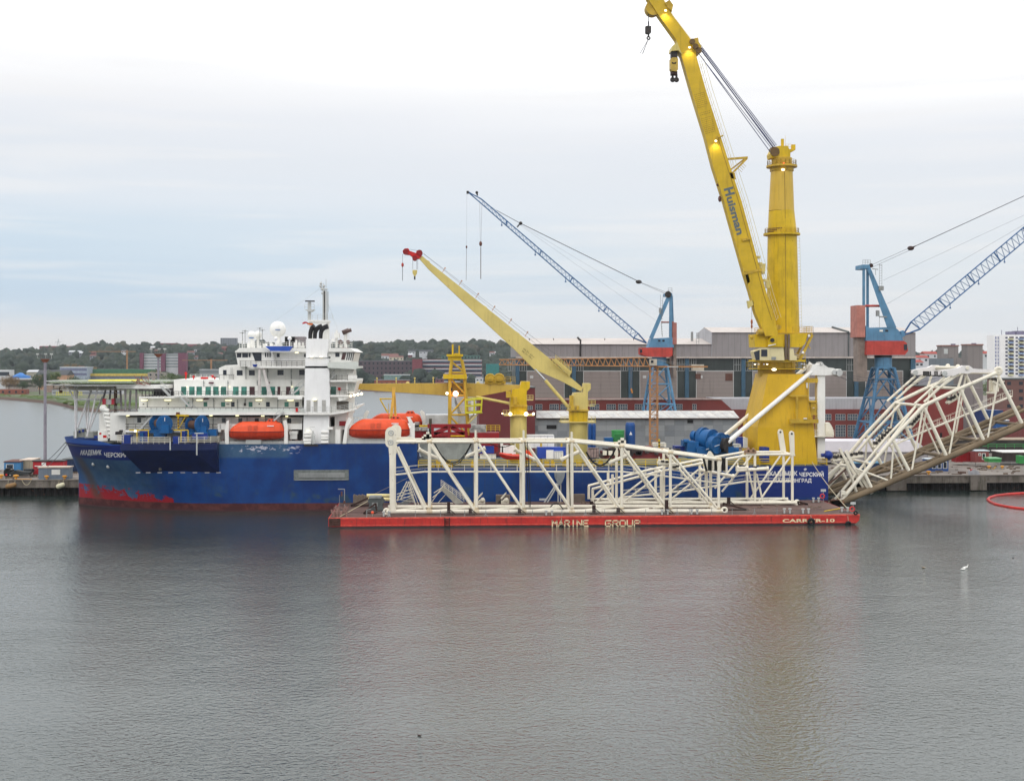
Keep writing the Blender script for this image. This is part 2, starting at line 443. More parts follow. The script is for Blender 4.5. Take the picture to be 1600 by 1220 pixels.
# ------------------------------------------------------------------ trees one can tell apart
def leafmat(name,a,b):
    m=bpy.data.materials.new(name);m.use_nodes=True;t=NT(m.node_tree);P=t.obj()
    c=t.mix(t.ramp(t.noise(P,.35,4,.6),.35,.65),lin(a),lin(b));t.bsdf(c,.8);return m
LEAFD=leafmat('dark leaves',(34,54,34),(66,84,46));LEAFM=leafmat('green leaves',(58,78,40),(92,104,54));LEAFB=leafmat('autumn leaves',(96,74,48),(126,100,60))
BARK=mat('tree bark',(74,62,52),.9,var=.3,vs=2)
def make_tree(seed,H,Wd,leaf,label):
    r_=random.Random(seed);root=thing('leafy_tree',label,'tree',(0,0,0),'trees on the far side of the harbour')
    tr=MB();tr.tube((0,0,0),(0,0,H*.45),H*.03,7,H*.018)
    cr_=MB();cl=[]
    for i in range(9):
        a=r_.uniform(0,6.28);e=Vector((cos(a)*Wd*r_.uniform(.15,.36),sin(a)*Wd*r_.uniform(.15,.36),H*r_.uniform(.5,.85)))
        tr.tube((0,0,H*r_.uniform(.25,.42)),e,H*.012,5,H*.004);cl.append((e,Wd*r_.uniform(.16,.26)))
    cl.append((Vector((0,0,H*.82)),Wd*.22));cl.append((Vector((0,0,H*.55)),Wd*.28))
    for c,rad in cl:
        for k in range(150):
            d=Vector((r_.gauss(0,1),r_.gauss(0,1),r_.gauss(0,.8))).normalized()*rad*(r_.random()**.4)
            p=c+d;s=H*.028;A=Vector((r_.uniform(-1,1),r_.uniform(-1,1),r_.uniform(-1,1))).normalized()*s;B=A.orthogonal().normalized()*s*.7
            cr_.add([p-A,p+B,p+A,p-B],[(0,1,2,3)])
    tr.build('trunk',BARK,root);cr_.build('crown',leaf,root);return root
TREES=[(TREES_L)for TREES_L in()]
specs=[ # u, depth, height, width, leaf, label
    (14,1010,13,15,LEAFB,'brownish bushy tree at the left picture edge beyond the water'),
    (21,1080,12,12,LEAFD,'dark tree left of the bright blue tarpaulin'),
    (35,1000,9,10,LEAFD,'small dark tree just right under the blue tarpaulin'),
    (62,960,15,17,LEAFD,'wide dark green tree standing left of the tall lamp mast'),
    (84,990,16,14,LEAFM,'green tree standing right of the tall lamp mast'),
    (115,1010,12,16,LEAFD,'dark rounded tree below the white and blue hall'),
    (128,1015,10,14,LEAFD,'lower dark tree under the yellow stripe of the long hall'),
    (144,1020,8,11,LEAFD,'smallest dark tree at the right end of the hall hedge'),
    (110,1330,20,22,LEAFB,'bare brownish tree on the slope above the white hall'),
    (145,1330,17,18,LEAFB,'grey brown tree right of the bare tree on the slope'),
    (240,1150,15,18,LEAFB,'rust coloured tree in front of the striped office block'),
    (262,1110,13,20,LEAFM,'green tree to the right below the striped office block'),
    (292,1110,12,22,LEAFM,'green bush tree just behind the ship superstructure'),
    (1588,560,12,15,LEAFD,'big dark tree before the white apartment tower'),
    (1572,540,8,11,LEAFM,'yellowish green tree left of the big dark tree by the tower'),
    (1450,700,13,20,LEAFM,'green tree beside the red roofed houses on the right'),
    (1545,760,14,18,LEAFM,'green tree between grey silo block and apartment tower')]
for i,(u,D,H,Wd,lf,lb)in enumerate(specs):
    r=make_tree(i+11,H,Wd,lf,lb);r.location=GP(u,D,land(u,D)if D>shoreD(u)and u<780 else 3.2)

# ------------------------------------------------------------------ the air between here and the far hills
m=bpy.data.materials.new('haze air');m.use_nodes=True;t=NT(m.node_tree);v_=t.n.new('ShaderNodeVolumePrincipled');o_=t.n.new('ShaderNodeOutputMaterial')
v_.inputs['Color'].default_value=(.86,.93,1,1);v_.inputs['Density'].default_value=.00005;v_.inputs['Anisotropy'].default_value=.2;t.l.new(v_.outputs[0],o_.inputs['Volume'])
mb=MB();mb.box(-3600,3600,-120,3000,-4.5,90);o=mb.build('haze',m);props(o,'thin pale haze lying between the harbour and the far hills','haze',kind='stuff')

# ------------------------------------------------------------------ the pipelaying ship
YN,YC,YF=253.0,267.0,281.0
XS=GX(123,267);XE=GX(1294,YN);XSTEP=GX(652,YN)
ship=thing('pipelaying_ship','long blue hulled offshore ship with white accommodation block, moored along the quay','ship',(0,YC,0))

m=bpy.data.materials.new('ship hull paint');m.use_nodes=True;t=NT(m.node_tree);P=t.pos();x,y,z=t.xyz(P)
def X_(u):return GX(u,YN)
blue=t.mix(t.ramp(t.noise(P,.18,5,.6),.35,.65),lin((5,44,102)),lin((8,60,122)))
sv=t.comb(t.m('MULTIPLY',x,1.3),0.0,t.m('MULTIPLY',z,.10))
blue=t.mix(t.ramp(t.noise(sv,1.0,5,.65),.52,.72,0,.45),blue,lin((38,62,84)))
nz=t.noise(P,.5,6,.65);nb=t.noise(P,.16,4,.6)
worn=t.mix(t.ramp(nz,.35,.65),lin((46,78,112)),lin((62,92,120)))
zone=t.m('MAXIMUM',t.band(x,X_(90),X_(225),6),t.m('MULTIPLY',t.band(x,X_(335),X_(452),1.0),t.band(z,10.2,13.2,.35)))
c=t.mix(t.m('MULTIPLY',zone,t.ramp(nb,.2,.5,.55,.95)),blue,worn)
# bright new navy band with the name, and the paler bulwark strip
c=t.mix(t.m('MULTIPLY',t.band(x,X_(60),X_(204),.4),t.ramp(t.m('ADD',z,t.m('MULTIPLY',x,0.0)),9.6,9.9)),c,lin((20,38,106)))
c=t.mix(t.m('MULTIPLY',t.band(x,X_(60),X_(187),.3),t.ramp(z,12.55,12.75)),c,lin((44,84,160)))
# right of the funnel the side is fresher; the aft side is deep navy low down
c=t.mix(t.m('MULTIPLY',t.ramp(x,X_(1150),X_(1170)),t.ramp(z,1.6,2.4)),c,lin((18,42,112)))
# worn white primer patches under the deck edge
pw=t.m('MULTIPLY',t.band(x,X_(368),X_(466),1.2),t.band(z,11.0,12.5,.15))
c=t.mix(t.m('MULTIPLY',pw,t.ramp(t.noise(t.comb(t.m('MULTIPLY',x,.6),y,z),1.5,5,.6),.53,.58)),c,lin((176,176,190)))
# green grime patches
ru=t.comb(t.m('MULTIPLY',x,2.6),0.0,t.m('MULTIPLY',z,.07));c=t.mix(t.m('MULTIPLY',t.ramp(t.noise(ru,1.0,6,.7),.60,.72),t.ramp(z,1.5,9,.55,.15)),c,lin((70,62,56)))
gp=t.m('MULTIPLY',t.ramp(t.noise(t.comb(t.m('MULTIPLY',x,.5),y,t.m('MULTIPLY',z,.5)),.55,4,.6),.56,.68),t.ramp(z,6.5,3.0))
c=t.mix(t.m('MULTIPLY',gp,.6),c,lin((52,74,70)))
pl=t.m('FRACT',t.m('DIVIDE',x,8.6));zl=t.m('FRACT',t.m('DIVIDE',t.m('ADD',z,.4),2.6))
seam=t.m('MAXIMUM',t.ramp(pl,0,.012,1,0),t.ramp(zl,0,.03,1,0))
c=t.mix(t.m('MULTIPLY',seam,.3),c,lin((14,34,70)))
# scraped red antifouling patches at the bow
xr=t.m('SUBTRACT',x,XS)
lim=t.ramp(xr,6,21,2.3,.1,smooth=False)
pr=t.m('ADD',t.m('SUBTRACT',z,1.5),t.m('MULTIPLY',t.m('SUBTRACT',t.noise(t.comb(t.m('MULTIPLY',x,.6),y,z),.62,8,.72),.5),11.0))
redm=t.m('MULTIPLY',t.m('MULTIPLY',t.ramp(t.m('SUBTRACT',lim,pr),-.05,.12),t.ramp(z,4.4,4.2,0,1)),t.band(xr,.1,21,.15))
c=t.mix(redm,c,lin((138,24,36)))
# brown stain running down behind the stem
st=t.m('MULTIPLY',t.band(t.m('ADD',xr,t.m('MULTIPLY',z,.42)),4.4,6.4,.8),t.band(z,1.2,10,1.2))
c=t.mix(t.m('MULTIPLY',st,.75),c,lin((70,58,50)))
boot=t.mix(t.ramp(nz,.4,.62),lin((64,28,30)),lin((88,46,44)))
c=t.mix(t.ramp(t.m('ADD',z,t.m('MULTIPLY',nz,.25)),1.62,1.74,1,0),c,boot)
c=t.mix(t.ramp(z,.42,.18,0,1),c,lin((66,42,44)))
t.bsdf(c,.5,bump=t.noise(t.comb(t.m('MULTIPLY',x,.6),y,t.m('MULTIPLY',z,.6)),.5,3),bstr=.25,bdist=.12,**{'Specular IOR Level':.25})
HULL=m

def xstem(z):return XS-2.7*max(0,(z-6.0))/7.5+.3*max(0,-z)
def halfb(x,z):
    L=34-20*sst(0,13.5,z);s=(x-xstem(z))/L
    if s<=0:return 0.02
    return max(.02,14*sin(min(1,s)*pi/2)**(.9-.25*sst(3,13,z)))
sx=[0,.5,1.2,2.2,3.5,5,7,9.5,12.5,16,20,24,29,34,45,58]
stations=[(('s',a),13.5 if a<10.5 else 12.8)for a in sx]
X58=XS+58
stations+=[(('x',XSTEP),12.8),(('x',XSTEP+.03),8.2),(('x',(XSTEP+XE)/2),8.2),(('x',XE),8.2)]
LV=[-2,0,.8,1.7,3,4.5,6,7.2,8.2,9.4,10.6,11.8,99]
ring=[]
for(kd,a),top in stations:
    row=[]
    for z in LV:
        zz=min(z,top)
        x_=xstem(zz)+a if kd=='s' else a
        row.append((x_,halfb(x_,zz),zz))
    ring.append(row)
mb=MB();nz_=len(LV)
for sg in(-1,1):
    vs=[(x_,YC+sg*b,z)for row in ring for(x_,b,z)in row];fs=[]
    for i in range(len(ring)-1):
        for j in range(nz_-1):
            f=[i*nz_+j,(i+1)*nz_+j,(i+1)*nz_+j+1,i*nz_+j+1]
            P4=[vs[k]for k in f]
            if abs(P4[0][2]-P4[3][2])<1e-4 and abs(P4[1][2]-P4[2][2])<1e-4:continue
            fs.append(f if sg<0 else f[::-1])
    mb.add(vs,fs,True)
mb.add([(XE,YN,-2),(XE,YF,-2),(XE,YF,8.2),(XE,YN,8.2)],[(0,1,2,3)])
mb.add([(XSTEP,YN,8.2),(XSTEP,YF,8.2),(XSTEP,YF,12.8),(XSTEP,YN,12.8)],[(0,1,2,3)])
hull_v=list(mb.v);hull_f=list(mb.f)
mb.build('hull',HULL,ship)
HB=BVHTree.FromPolygons([tuple(p)for p in hull_v],hull_f)
# decks
DECK=mat('green brown deck',(92,96,84),.8,var=.3,rust=.3)
mb=MB();row=[(r[-1][0],r[-1][1])for r in ring if r[-1][0]<=XSTEP+.01]
A=[(x_,YC-b+.05,12.3 if i<99 else 0)for i,(x_,b)in enumerate(row)];B=[(x_,YC+b-.05,12.3)for x_,b in row]
for i in range(len(A)-1):mb.add([A[i],A[i+1],B[i+1],B[i]],[(0,1,2,3)])
mb.box(XSTEP,XE-.1,YN+.1,YF-.1,7.7,8.0)
mb.build('main_deck',DECK,ship)

# the bulging side platform that carries the bow winches
NAVY=mat('shaded navy hull paint',(12,28,74),.45,var=.22,vs=.4,streak=.35)  # navy paint with the shade of the overhanging face put into the colour
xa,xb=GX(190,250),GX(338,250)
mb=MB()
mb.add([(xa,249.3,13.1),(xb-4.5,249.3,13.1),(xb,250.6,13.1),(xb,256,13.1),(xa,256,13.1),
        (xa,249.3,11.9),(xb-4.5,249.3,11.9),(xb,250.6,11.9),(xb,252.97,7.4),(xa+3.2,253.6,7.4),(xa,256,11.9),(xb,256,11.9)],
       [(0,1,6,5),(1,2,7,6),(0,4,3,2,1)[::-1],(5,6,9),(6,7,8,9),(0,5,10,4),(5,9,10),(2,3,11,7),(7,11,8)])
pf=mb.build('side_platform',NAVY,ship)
mb=MB();mb.px(247,712,262,719,251.2,.8);mb.px(213,718,217,722,252.2,.4);mb.px(248,731,252,735,252.5,.4)
mb.build('side_plate',mat('bronze plate',(74,72,66),.5),pf)
mb=MB()
for u in(192,208,226,243,262,281,300,318):mb.px(u+20,737.5,u+27,739,252.9,.1)
mb.build('scraped_edge',mat('scraped primer',(160,160,166),.6,var=.3),pf)
# guard rails on the platform
mb=MB();zt=13.1
mb.rail([(GX(205,249.5),249.5,zt),(GX(266,249.5),249.5,zt)],1.25,1.1,4,.05);mb.build('guard_rail',OFFW,ship)
mb=MB();mb.rail([(GX(279,249.5),249.5,zt),(xb-4.5,249.5,zt),(xb,250.8,zt),(xb,255,zt)],1.25,1.1,4,.05);mb.build('guard_rail',OFFW,ship)
mb=MB();mb.px(188,682,195,694,249.6,.1)if False else None
mb.rail([(GX(184,251.5),251.5,13.3),(GX(193,250),250,13.3)],1.4,.5,3,.05);mb.build('guard_rail',OFFW,ship)
mb=MB();mb.t((307.5,678),(307.5,711),249.1,.13);mb.t((304,677),(318,677),249.1,.1);mb.t((266,690),(266,703),249.1,.12);mb.build('hanging_pipe',GREYL,ship)
# sea chest recess
mb=MB();x0,x1=GX(459,YN),GX(545,YN)
mb.box(x0,x1,YN-.10,YN+.2,5.9,7.85);rc=mb.build('hull_recess',mat('worn grey recess',(108,114,112),.6,var=.25,vs=1.5,streak=.5,rust=.15),ship)
mb=MB();mb.box(x0+.9,x1-.7,YN-.22,YN-.11,6.35,7.3);mb.box(x0+.2,x1-.2,YN-.3,YN-.1,5.92,6.05)
for i in range(26):xx=x0+1.1+i*.3;mb.box(xx,xx+.1,YN-.3,YN-.21,6.45,7.1)
mb.build('grating',GREYS,rc)
# draught marks and small hull fittings
mb=MB()
for u,v in((201,612),(146,725),(169,729)):
    h=HB.ray_cast(R(u,v,200),(R(u,v,300)-R(u,v,200)).normalized())
    if h[0]:mb.ball(h[0]-Vector((0,.05,0)),.35,nu=8,nv=6)
mb.build('hull_fitting',GREYL,ship)

# ---- superstructure
def windows(par,name,spots,y,mats=GLASS,frame=WHITE,dz=.04):
    for(u0,v0,u1,v1),mm in((s,(mats if not callable(mats)else mats(i)))for i,s in enumerate(spots)):
        mb=MB();mb.px(u0,v0,u1,v1,y-dz,.1);mb.build(name,mm,par)
def lamps(par,spots,y,mm=None):
    for u,v,wd in spots:
        mb=MB();mb.px(u,v,u+wd,v+1.6,y-.25,.25);mb.build('deck_lamp',mm or LITW,par)
# level A: main deck house
mb=MB();mb.px(196,652,472,694,256.5,22);hA=mb.build('deckhouse',WHITE,ship)
windows(hA,'window',[(214.5,652.5,220.5,660),(238,652.5,243,660),(262,652.5,268,660),(285,652.5,291,660),(309,652.5,315,660),(346.5,652.8,352.5,660),(372.5,653,378.5,660),(398,653,404.5,660),(424,653,430.5,660),(449,653,455,661)],256.5)
lamps(hA,[(240,648.4,5),(197,648.4,5),(327,648.4,5),(368,648.6,5),(408,649,5),(446,649.5,4),(462,662,0.1)],256.5)
mb=MB()
for v in(662.5,667,670.5):mb.t((196,v),(340,v+.5),254.0,.05,n=5)
for u in range(200,345,12):mb.t((u,662.5),(u,672),254.0,.045,n=4)
mb.build('guard_rail',STEEL,ship)
mb=MB();mb.px(196,671.5,345,675,253.9,3);mb.px(340,662,472,671,254.2,.15);mb.build('walkway',WHITE,ship)
# bow breakwater house, bright white wall at left
mb=MB();mb.px(172,645,196.5,688,255.6,20);mb.px(155,646,173,690,259,14);mb.px(153,673,168,689,257,3);bw=mb.build('deckhouse',WHITE,ship)
mb=MB()
for i in range(7):
    a=R(162+i*1.3,640+i*6.2,256.6);mb.tube(a+Vector((0,-.1,0)),a+Vector((1.0,-.1,-.15)),.38,8)
mb.tube(R(162,640,256.9),R(172,684,256.9),.42,8);mb.ball(R(161.5,638,256.8),.75,nu=10,nv=7)
mb.build('vent_trunk',WHITE,bw)
mb=MB();mb.px(161,680,166,684,255,.4);mb.px(155,676,158,679,255,.3);mb.build('fire_box',REDB,bw)
mb=MB();mb.px(180,674.6,187,679,254,2);mb.px(186,672,190,676,253.5,1);mb.build('mooring_winch',STEEL,ship)
mb=MB();mb.px(115,674,120,684,259,3);mb.px(121,670,131,683,260,3);mb.px(132,675,146,684,259,4);mb.build('bow_machinery',mat('bow machinery grey',(150,152,146),.5,var=.25,rust=.2),ship)
mb=MB();mb.px(128,671,131,675,259.4,.5);mb.px(147,681,153,684.4,258,2);mb.px(123,672.5,125,676,259.6,.4);mb.build('bow_box',BLUD,ship)
# level A/B deck slab (thick white edge) with its solid grey bulwark
mb=MB();mb.px(178,644.6,475,648.4,252.9,27);mb.build('boat_deck',WHITE,ship)
BULW=mat('pale grey green bulwark',(206,210,204),.5,var=.06,streak=.15)
mb=MB();mb.px(216,637.6,475,644.4,253.1,.12);blw=mb.build('bulwark',BULW,ship)
mb=MB()
mb.t((216,636.3),(475,637),253.1,.06,n=5)
for u in range(218,476,9):mb.t((u,636.5),(u,640),253.12,.035,n=4)
mb.build('handrail',STEEL,blw)
# level B house
mb=MB();mb.px(217,619,472,645,256.8,22);hB=mb.build('deckhouse',WHITE,ship)
windows(hB,'window',[(290,628.2,295.8,635.2),(318,628,323.8,635),(345.5,628,351.8,635.2),(361,628,366.5,635.4),(388.5,628,394.5,635.4),(415.5,628,421.5,635.2),(444.5,628,451,635.4),(461,628,467,635.4)],256.8,lambda i:GLASSG if i in(0,1,2,4,6)and i!=3 else GLASS)
lamps(hB,[(220.5,624.3,10),(257,624.3,10),(307,624.3,9),(352,624.5,10),(399.5,624.3,9.5),(449,624.6,9.5)],255.6)
mb=MB();mb.px(259,627.5,266,643,256.75,.15);mb.build('door',mat('door white',(222,222,216),.45),hB)
mb=MB();mb.px(401,627.5,408,643,256.75,.15);mb.build('door',WHITE,hB)
mb=MB();mb.px(262,630,264,632,256.65,.1);mb.px(404,630,406,632,256.65,.1);mb.px(223,630.5,225,632,256.65,.1);mb.px(353.5,631,358,632,256.65,.1);mb.px(381,629.5,384,634,256.4,.3);mb.build('small_fittings',STEEL,hB)
# level B/C slab and rails
mb=MB();mb.px(272,617.8,520,620.6,253.8,25);mb.px(218,620,290,622,254.4,22);mb.px(434,620.6,472,624,253.6,3);mb.build('boat_deck',WHITE,ship)
mb=MB()
for v in(611.5,614.8):mb.t((272,v),(475,v+.2),254,.05,n=5)
for u in range(272,476,7):mb.t((u,611.5),(u,618),254,.04,n=4)
mb.build('guard_rail',STEEL,ship)
# level C with the tall green windows
mb=MB();mb.px(271.5,593,480,618.2,257.4,20);hC=mb.build('deckhouse',WHITE,ship)
gw=[(283,291),(295.5,304),(307,315.5),(321,329.5),(333,341.5),(345,353.5),(364,372.8),(377,385.5),(389.8,398),(408.5,417),(421,430),(433.5,438),(447,454),(459.5,468)]
windows(hC,'window',[(a,604,b,618)for a,b in gw],257.4,lambda i:(GLASSG if i in(0,1,2,3,4,5,6,7,9,10,13)else mat('maroon curtain window',(70,40,44),.2)))
mb=MB();mb.px(438.8,603.5,446,620,257.3,.15);mb.build('door',mat('door white',(222,222,216),.45),hC)
mb=MB();mb.px(326,597,333,599,256.7,.7);mb.build('name_sign',mat('maroon sign',(92,38,56)),hC)
mb=MB();mb.px(417,597,421,599,256.7,.7);mb.build('name_sign',mat('maroon sign',(92,38,56)),hC)
mb=MB();mb.px(318,622.6,325,624.2,255.9,.9);mb.build('name_sign',mat('maroon sign',(92,38,56)),hC)
lamps(hC,[(292,603.5,.8),(344,603.5,.8),(358,603.5,.8),(456,603.5,.8)],257.4)
# level D
mb=MB();mb.poly([(342,575),(352,570.5),(480,570.5),(480,593.5),(342,593.5)],258.5,17);hD=mb.build('deckhouse',WHITE,ship)
windows(hD,'window',[(348.5,578.2,354,586),(370,578.5,379,586.5),(389,578.5,398,586.5),(433.5,578,443,586),(467.5,578,477,586)],258.5)
mb=MB();mb.px(342,585,366,585.6,257.9,.1);mb.px(342,593,366,593.6,257.9,.1)
for u in(343,350,358,365):mb.t((u,585),(u,593),257.95,.04,n=4)
mb.build('guard_rail',STEEL,ship)
mb=MB()
for v in(576,578.5,581,583.5,586,588.5,591):mb.t((360.5,v),(363,v),258.2,.04,n=4)
mb.t((360.5,574),(360.5,594),258.2,.05,n=4);mb.t((363,574),(363,594),258.2,.05,n=4);mb.build('ladder',GREYL,ship)
# red gear on the deck of level C roof
for(a,b,c_,d)in((289,581,292,593),(301,587,304,593),(316,590,323,593),(330,586,333.5,590),(334,589,337,593)):
    mb=MB();q=R((a+c_)/2,d,262);w_=(c_-a)/8*.5;h_=(d-b)/8
    mb.tube(q,q+Vector((0,0,h_*.55)),w_*.7,8);mb.tube(q+Vector((0,0,h_*.55)),q+Vector((0,0,h_)),w_,8);mb.tube(q+Vector((-w_*1.6,0,h_*.8)),q+Vector((w_*1.6,0,h_*.8)),w_*.45,8)
    mb.build('fire_monitor',REDB,ship)
mb=MB();mb.rail([R(297,593,262),R(341,593,262)],1.0,1.2,3,.04);mb.px(305,589,329,593,263,2);mb.build('guard_rail',WHITE,ship)
# bridge deck slab
mb=MB();mb.poly([(386,573.5),(402,572),(520,572),(520,575.2),(402,575.2),(394,576)],253.6,25);mb.build('bridge_deck',WHITE,ship)
mb=MB()
for v in(563.8,566.5,569.5):mb.t((374,v),(516,v+.4),254.4,.045,n=5)
for u in range(376,517,8):mb.t((u,564),(u,573),254.4,.04,n=4)
mb.build('guard_rail',STEEL,ship)
# bridge house: forward wheelhouse with sloping windows, long middle part
mb=MB();mb.poly([(372,572.5),(367.5,548),(423,548),(431,572.5)],256.2,21);mb.px(424,548,480,573,259,16);br=mb.build('wheelhouse',WHITE,ship)
mb=MB();mb.poly([(366.5,550.3),(374,543.4),(415,543.4),(424,550.3)],255.6,23);mb.px(415,543.8,481,550,257.6,19);mb.build('roof',WHITE,ship)
windows(br,'window',[(370,551.5,377,558.5),(378.5,551.5,387.5,558.5),(388.5,551.5,391.5,558),(414,551,416,558),(417.5,551,419.5,558),(421,551,423,558)],256.2)
mb=MB();mb.poly([(394,551),(408.5,551),(408.5,564),(398.5,564)],256.1,.12);mb.build('window',GLASS,br)
windows(br,'window',[(432.5,552,437,558),(475,553,480,558)],259)
mb=MB();mb.px(425,551.5,432,571,258.9,.15);mb.build('door',WHITE,br)
lamps(br,[(461,550.3,5),(527,572.4,5)],256)
mb=MB();mb.poly([(414,541),(456,541),(451,548.5),(423,548.5)],253.4,2.6);mb.build('canopy',mat('blue canvas',(52,88,178),.7,var=.1),ship)
mb=MB();mb.poly([(394,569),(402,569),(400,573),(396,573)],253,.8);mb.build('bridge_wing_box',BLUD,ship)
# roof clutter
mb=MB();mb.px(445,526,460,541.5,264,5);mb.build('roof_cabin',BLACK,ship)
mb=MB();mb.px(460,526,475,541.5,264.5,5);mb.build('roof_cabin',mat('taupe louvre',(130,122,124),.6),ship)
mb=MB();rr=random.Random(5)
mb.rail([R(374,543.5,257.5),R(480,543.5,259)],1.1,1.0,3,.04)
for i in range(26):
    u=rr.uniform(376,476);q=R(u,543.5,rr.uniform(259,268));h_=rr.uniform(.5,1.6);mb.tube(q,q+Vector((0,0,h_)),rr.uniform(.06,.2),6)
    if rr.random()<.5:mb.box(q.x-.3,q.x+.3,q.y-.3,q.y+.3,q.z,q.z+rr.uniform(.3,.9))
mb.build('roof_rail',WHITE,ship)
def dome(u,v,rpx,y,ped,name='satellite_dome'):
    c=R(u,v,y);r=rpx/7.9;mb=MB();mb.ball(c,r,nu=22,nv=14);mb.tube((c.x,c.y,ped),(c.x,c.y,c.z-r*.8),r*.32,10);return mb.build(name,WHITE,ship)
RZ_=GZ(543.5,260)
dome(434,514.6,12.6,262,RZ_);dome(393.5,524,6.6,261,RZ_);dome(403,523.5,6.2,263,RZ_);dome(431,529,3.0,257.5,RZ_);dome(452.5,529,3.2,257.5,RZ_)
mb=MB();mb.px(389,527,396.5,528.6,260.1,.1);mb.px(430,514.5,438,515.7,260.3,.1);mb.build('dome_lettering',mat('dome blue lettering',(70,110,160)),ship)
mb=MB()
for(u,v0,v1)in((379,543,520),(383,543,517),(406,543,513),(410,543,516),(468,541,533),(419,543,535)):
    mb.t((u,v0),(u,v1),262,.06,n=5);q=R(u,v1,262);mb.tube(q-Vector((.6,0,0)),q+Vector((.6,0,0)),.05,5);mb.ball(q,.18,nu=8,nv=6)
mb.build('antenna',GREYS,ship)
# mast platform and masts
mb=MB();mb.px(481,500,513,503,260,6);mb.poly([(482,503),(513,503),(505,510)],260.2,.3);mb.px(483,503,487,530,261,3);mb.px(504,500,513,530,262,3)
ms=mb.build('signal_mast',WHITE,ship)
mb=MB();mb.t((483.5,500),(483.5,472),262,.35,n=8);mb.poly([(476,483.5),(491,483.5),(487,487),(481,487)],260.6,2.6)
mb.rail([R(476,483.5,260.6),R(491,483.5,260.6)],1.0,.6,2,.04);mb.build('radar_mast',GREYL,ms)
mb=MB();q=R(484,470.5,261);mb.beam(q-Vector((.9,0,0)),q+Vector((.9,.5,0)),.3,.25);mb.build('radar',STEEL,ms)
mb=MB();mb.t((505.6,501),(505.6,452),262,.22);mb.t((508.6,501),(508.6,454),262,.22);mb.t((511.5,501),(511.5,455),262.6,.06);mb.t((513,488),(513,456),262.6,.05)
for v in range(456,501,4):mb.t((505.6,v),(509,v-1),262,.08,n=5);mb.t((509,v),(513,v),262.3,.04,n=4)
mb.t((504,452),(512,452),262,.14);mb.t((500,449),(508,451),262,.1);mb.t((502,452),(502,440),262,.06);mb.t((509.5,452),(509.5,436),262,.05);mb.t((505,452),(505,443),262,.06)
for(u,v)in((501,447),(503,452),(504,458),(501.5,443),(506,447)):mb.ball(R(u,v,262),.28,nu=8,nv=6)
mb.t((513,475),(527,513),262.5,.03,n=4);mb.build('lattice_mast',GREYL,ms)
mb=MB();mb.t((506.8,501),(506.8,455),261.9,.16);mb.build('cable_tray',STEEL,ms)
mb=MB();mb.rail([R(488,500,260.4),R(520,500,260.4)],1.1,1.0,3,.035);mb.t((500,451),(432,500),262.4,.025,n=4);mb.build('mast_rail',GREYL,ms)
# flags
mb=MB()
q=[R(472.5,504.5,260),R(475,503,260.1),R(478,502.5,260),R(481,504,260.1),R(481,506,260.1),R(478,505,260),R(475,506,260.1),R(472.5,506.5,260)]
mb.add(q,[(0,1,6,7),(1,2,5,6),(2,3,4,5)]);mb.build('flag',mat('red blue flag',(170,46,56),.8),ms)
mb=MB();q=[R(480,504,260.4),R(484,505,260.5),R(489,505,260.4),R(489,508,260.4),R(484,507.5,260.5),R(480,507,260.4)]
mb.add(q,[(0,1,4,5),(1,2,3,4)]);mb.build('flag',mat('orange flag',(226,120,60),.8),ms)
# funnel tower
mb=MB();mb.poly([(478,530),(512.5,530),(512.5,559),(478,559)],254.2,7);mb.poly([(477,560),(514,560),(515.5,623),(513.5,694),(473,694),(475.5,623)],253.6,8)
fn=mb.build('funnel',mat('funnel white',(236,236,236),.4,var=.05,vs=.3,streak=.12,dirt=(140,128,120)),ship)
mb=MB();mb.px(482,558.2,509,559.6,253.5,.6);mb.build('funnel_ledge',GREYL,fn)
mb=MB()
for a in(479,490,503):mb.px(a,625,a+6,643,253.5,.12)
mb.build('louvre',mat('louvre grey',(170,168,164),.6),fn)
for(u,v,du)in((484.5,529,4),(492,529,9),(501,529,9.5)):
    mb=MB();a=R(u,v,256.5);L=1.9;pts=[a,a+Vector((.05,0,1.1)),a+Vector((.25,0,1.7)),a+Vector((du*.04+.35,0,2.15)),a+Vector((du*.1+.45,-.1,2.35))]
    for i in range(4):mb.tube(pts[i],pts[i+1],.36+.04*i,12,.36+.04*(i+1));mb.ball(pts[i+1],.38+.03*i,nu=10,nv=7)if i<3 else None
    mb.build('exhaust_pipe',mat('sooty black pipe',(30,28,30),.6,var=.4,vs=1.5),fn)
lamps(fn,[(489,624,5),(479,672.5,4)],253.5);lamps(fn,[(485,556.5,3.5),(500,556.5,3.5)],253.3,LIT)
mb=MB();mb.px(513,557,516,560,253,.8);mb.t((512,551),(512,565),253.8,.05);mb.build('search_light',GREYD,fn)
# liferaft canisters on the side
mb=MB()
for u in(481,508):
    for v in(677,681.5,688,692)if u==481 else(675,681.5,685,691):
        q=R(u,v,252.9);mb.tube(q-Vector((.75 if v%2 else.75,0,0)),q+Vector((.6,0,0)),.28,10)
mb.build('liferaft_canister',WHITE,ship)
mb=MB();mb.px(488,673,490,694,252.6,.2);mb.t((484,668),(493,680),252.6,.04,n=4);mb.t((484,667),(492,667),252.6,.05,n=4);mb.px(489,680,492,692,252.2,.3);mb.build('boarding_ladder',GREYL,ship)
mb=MB();mb.px(475,694.5,497,697,252.8,.3);mb.build('bracket',STEEL,ship)
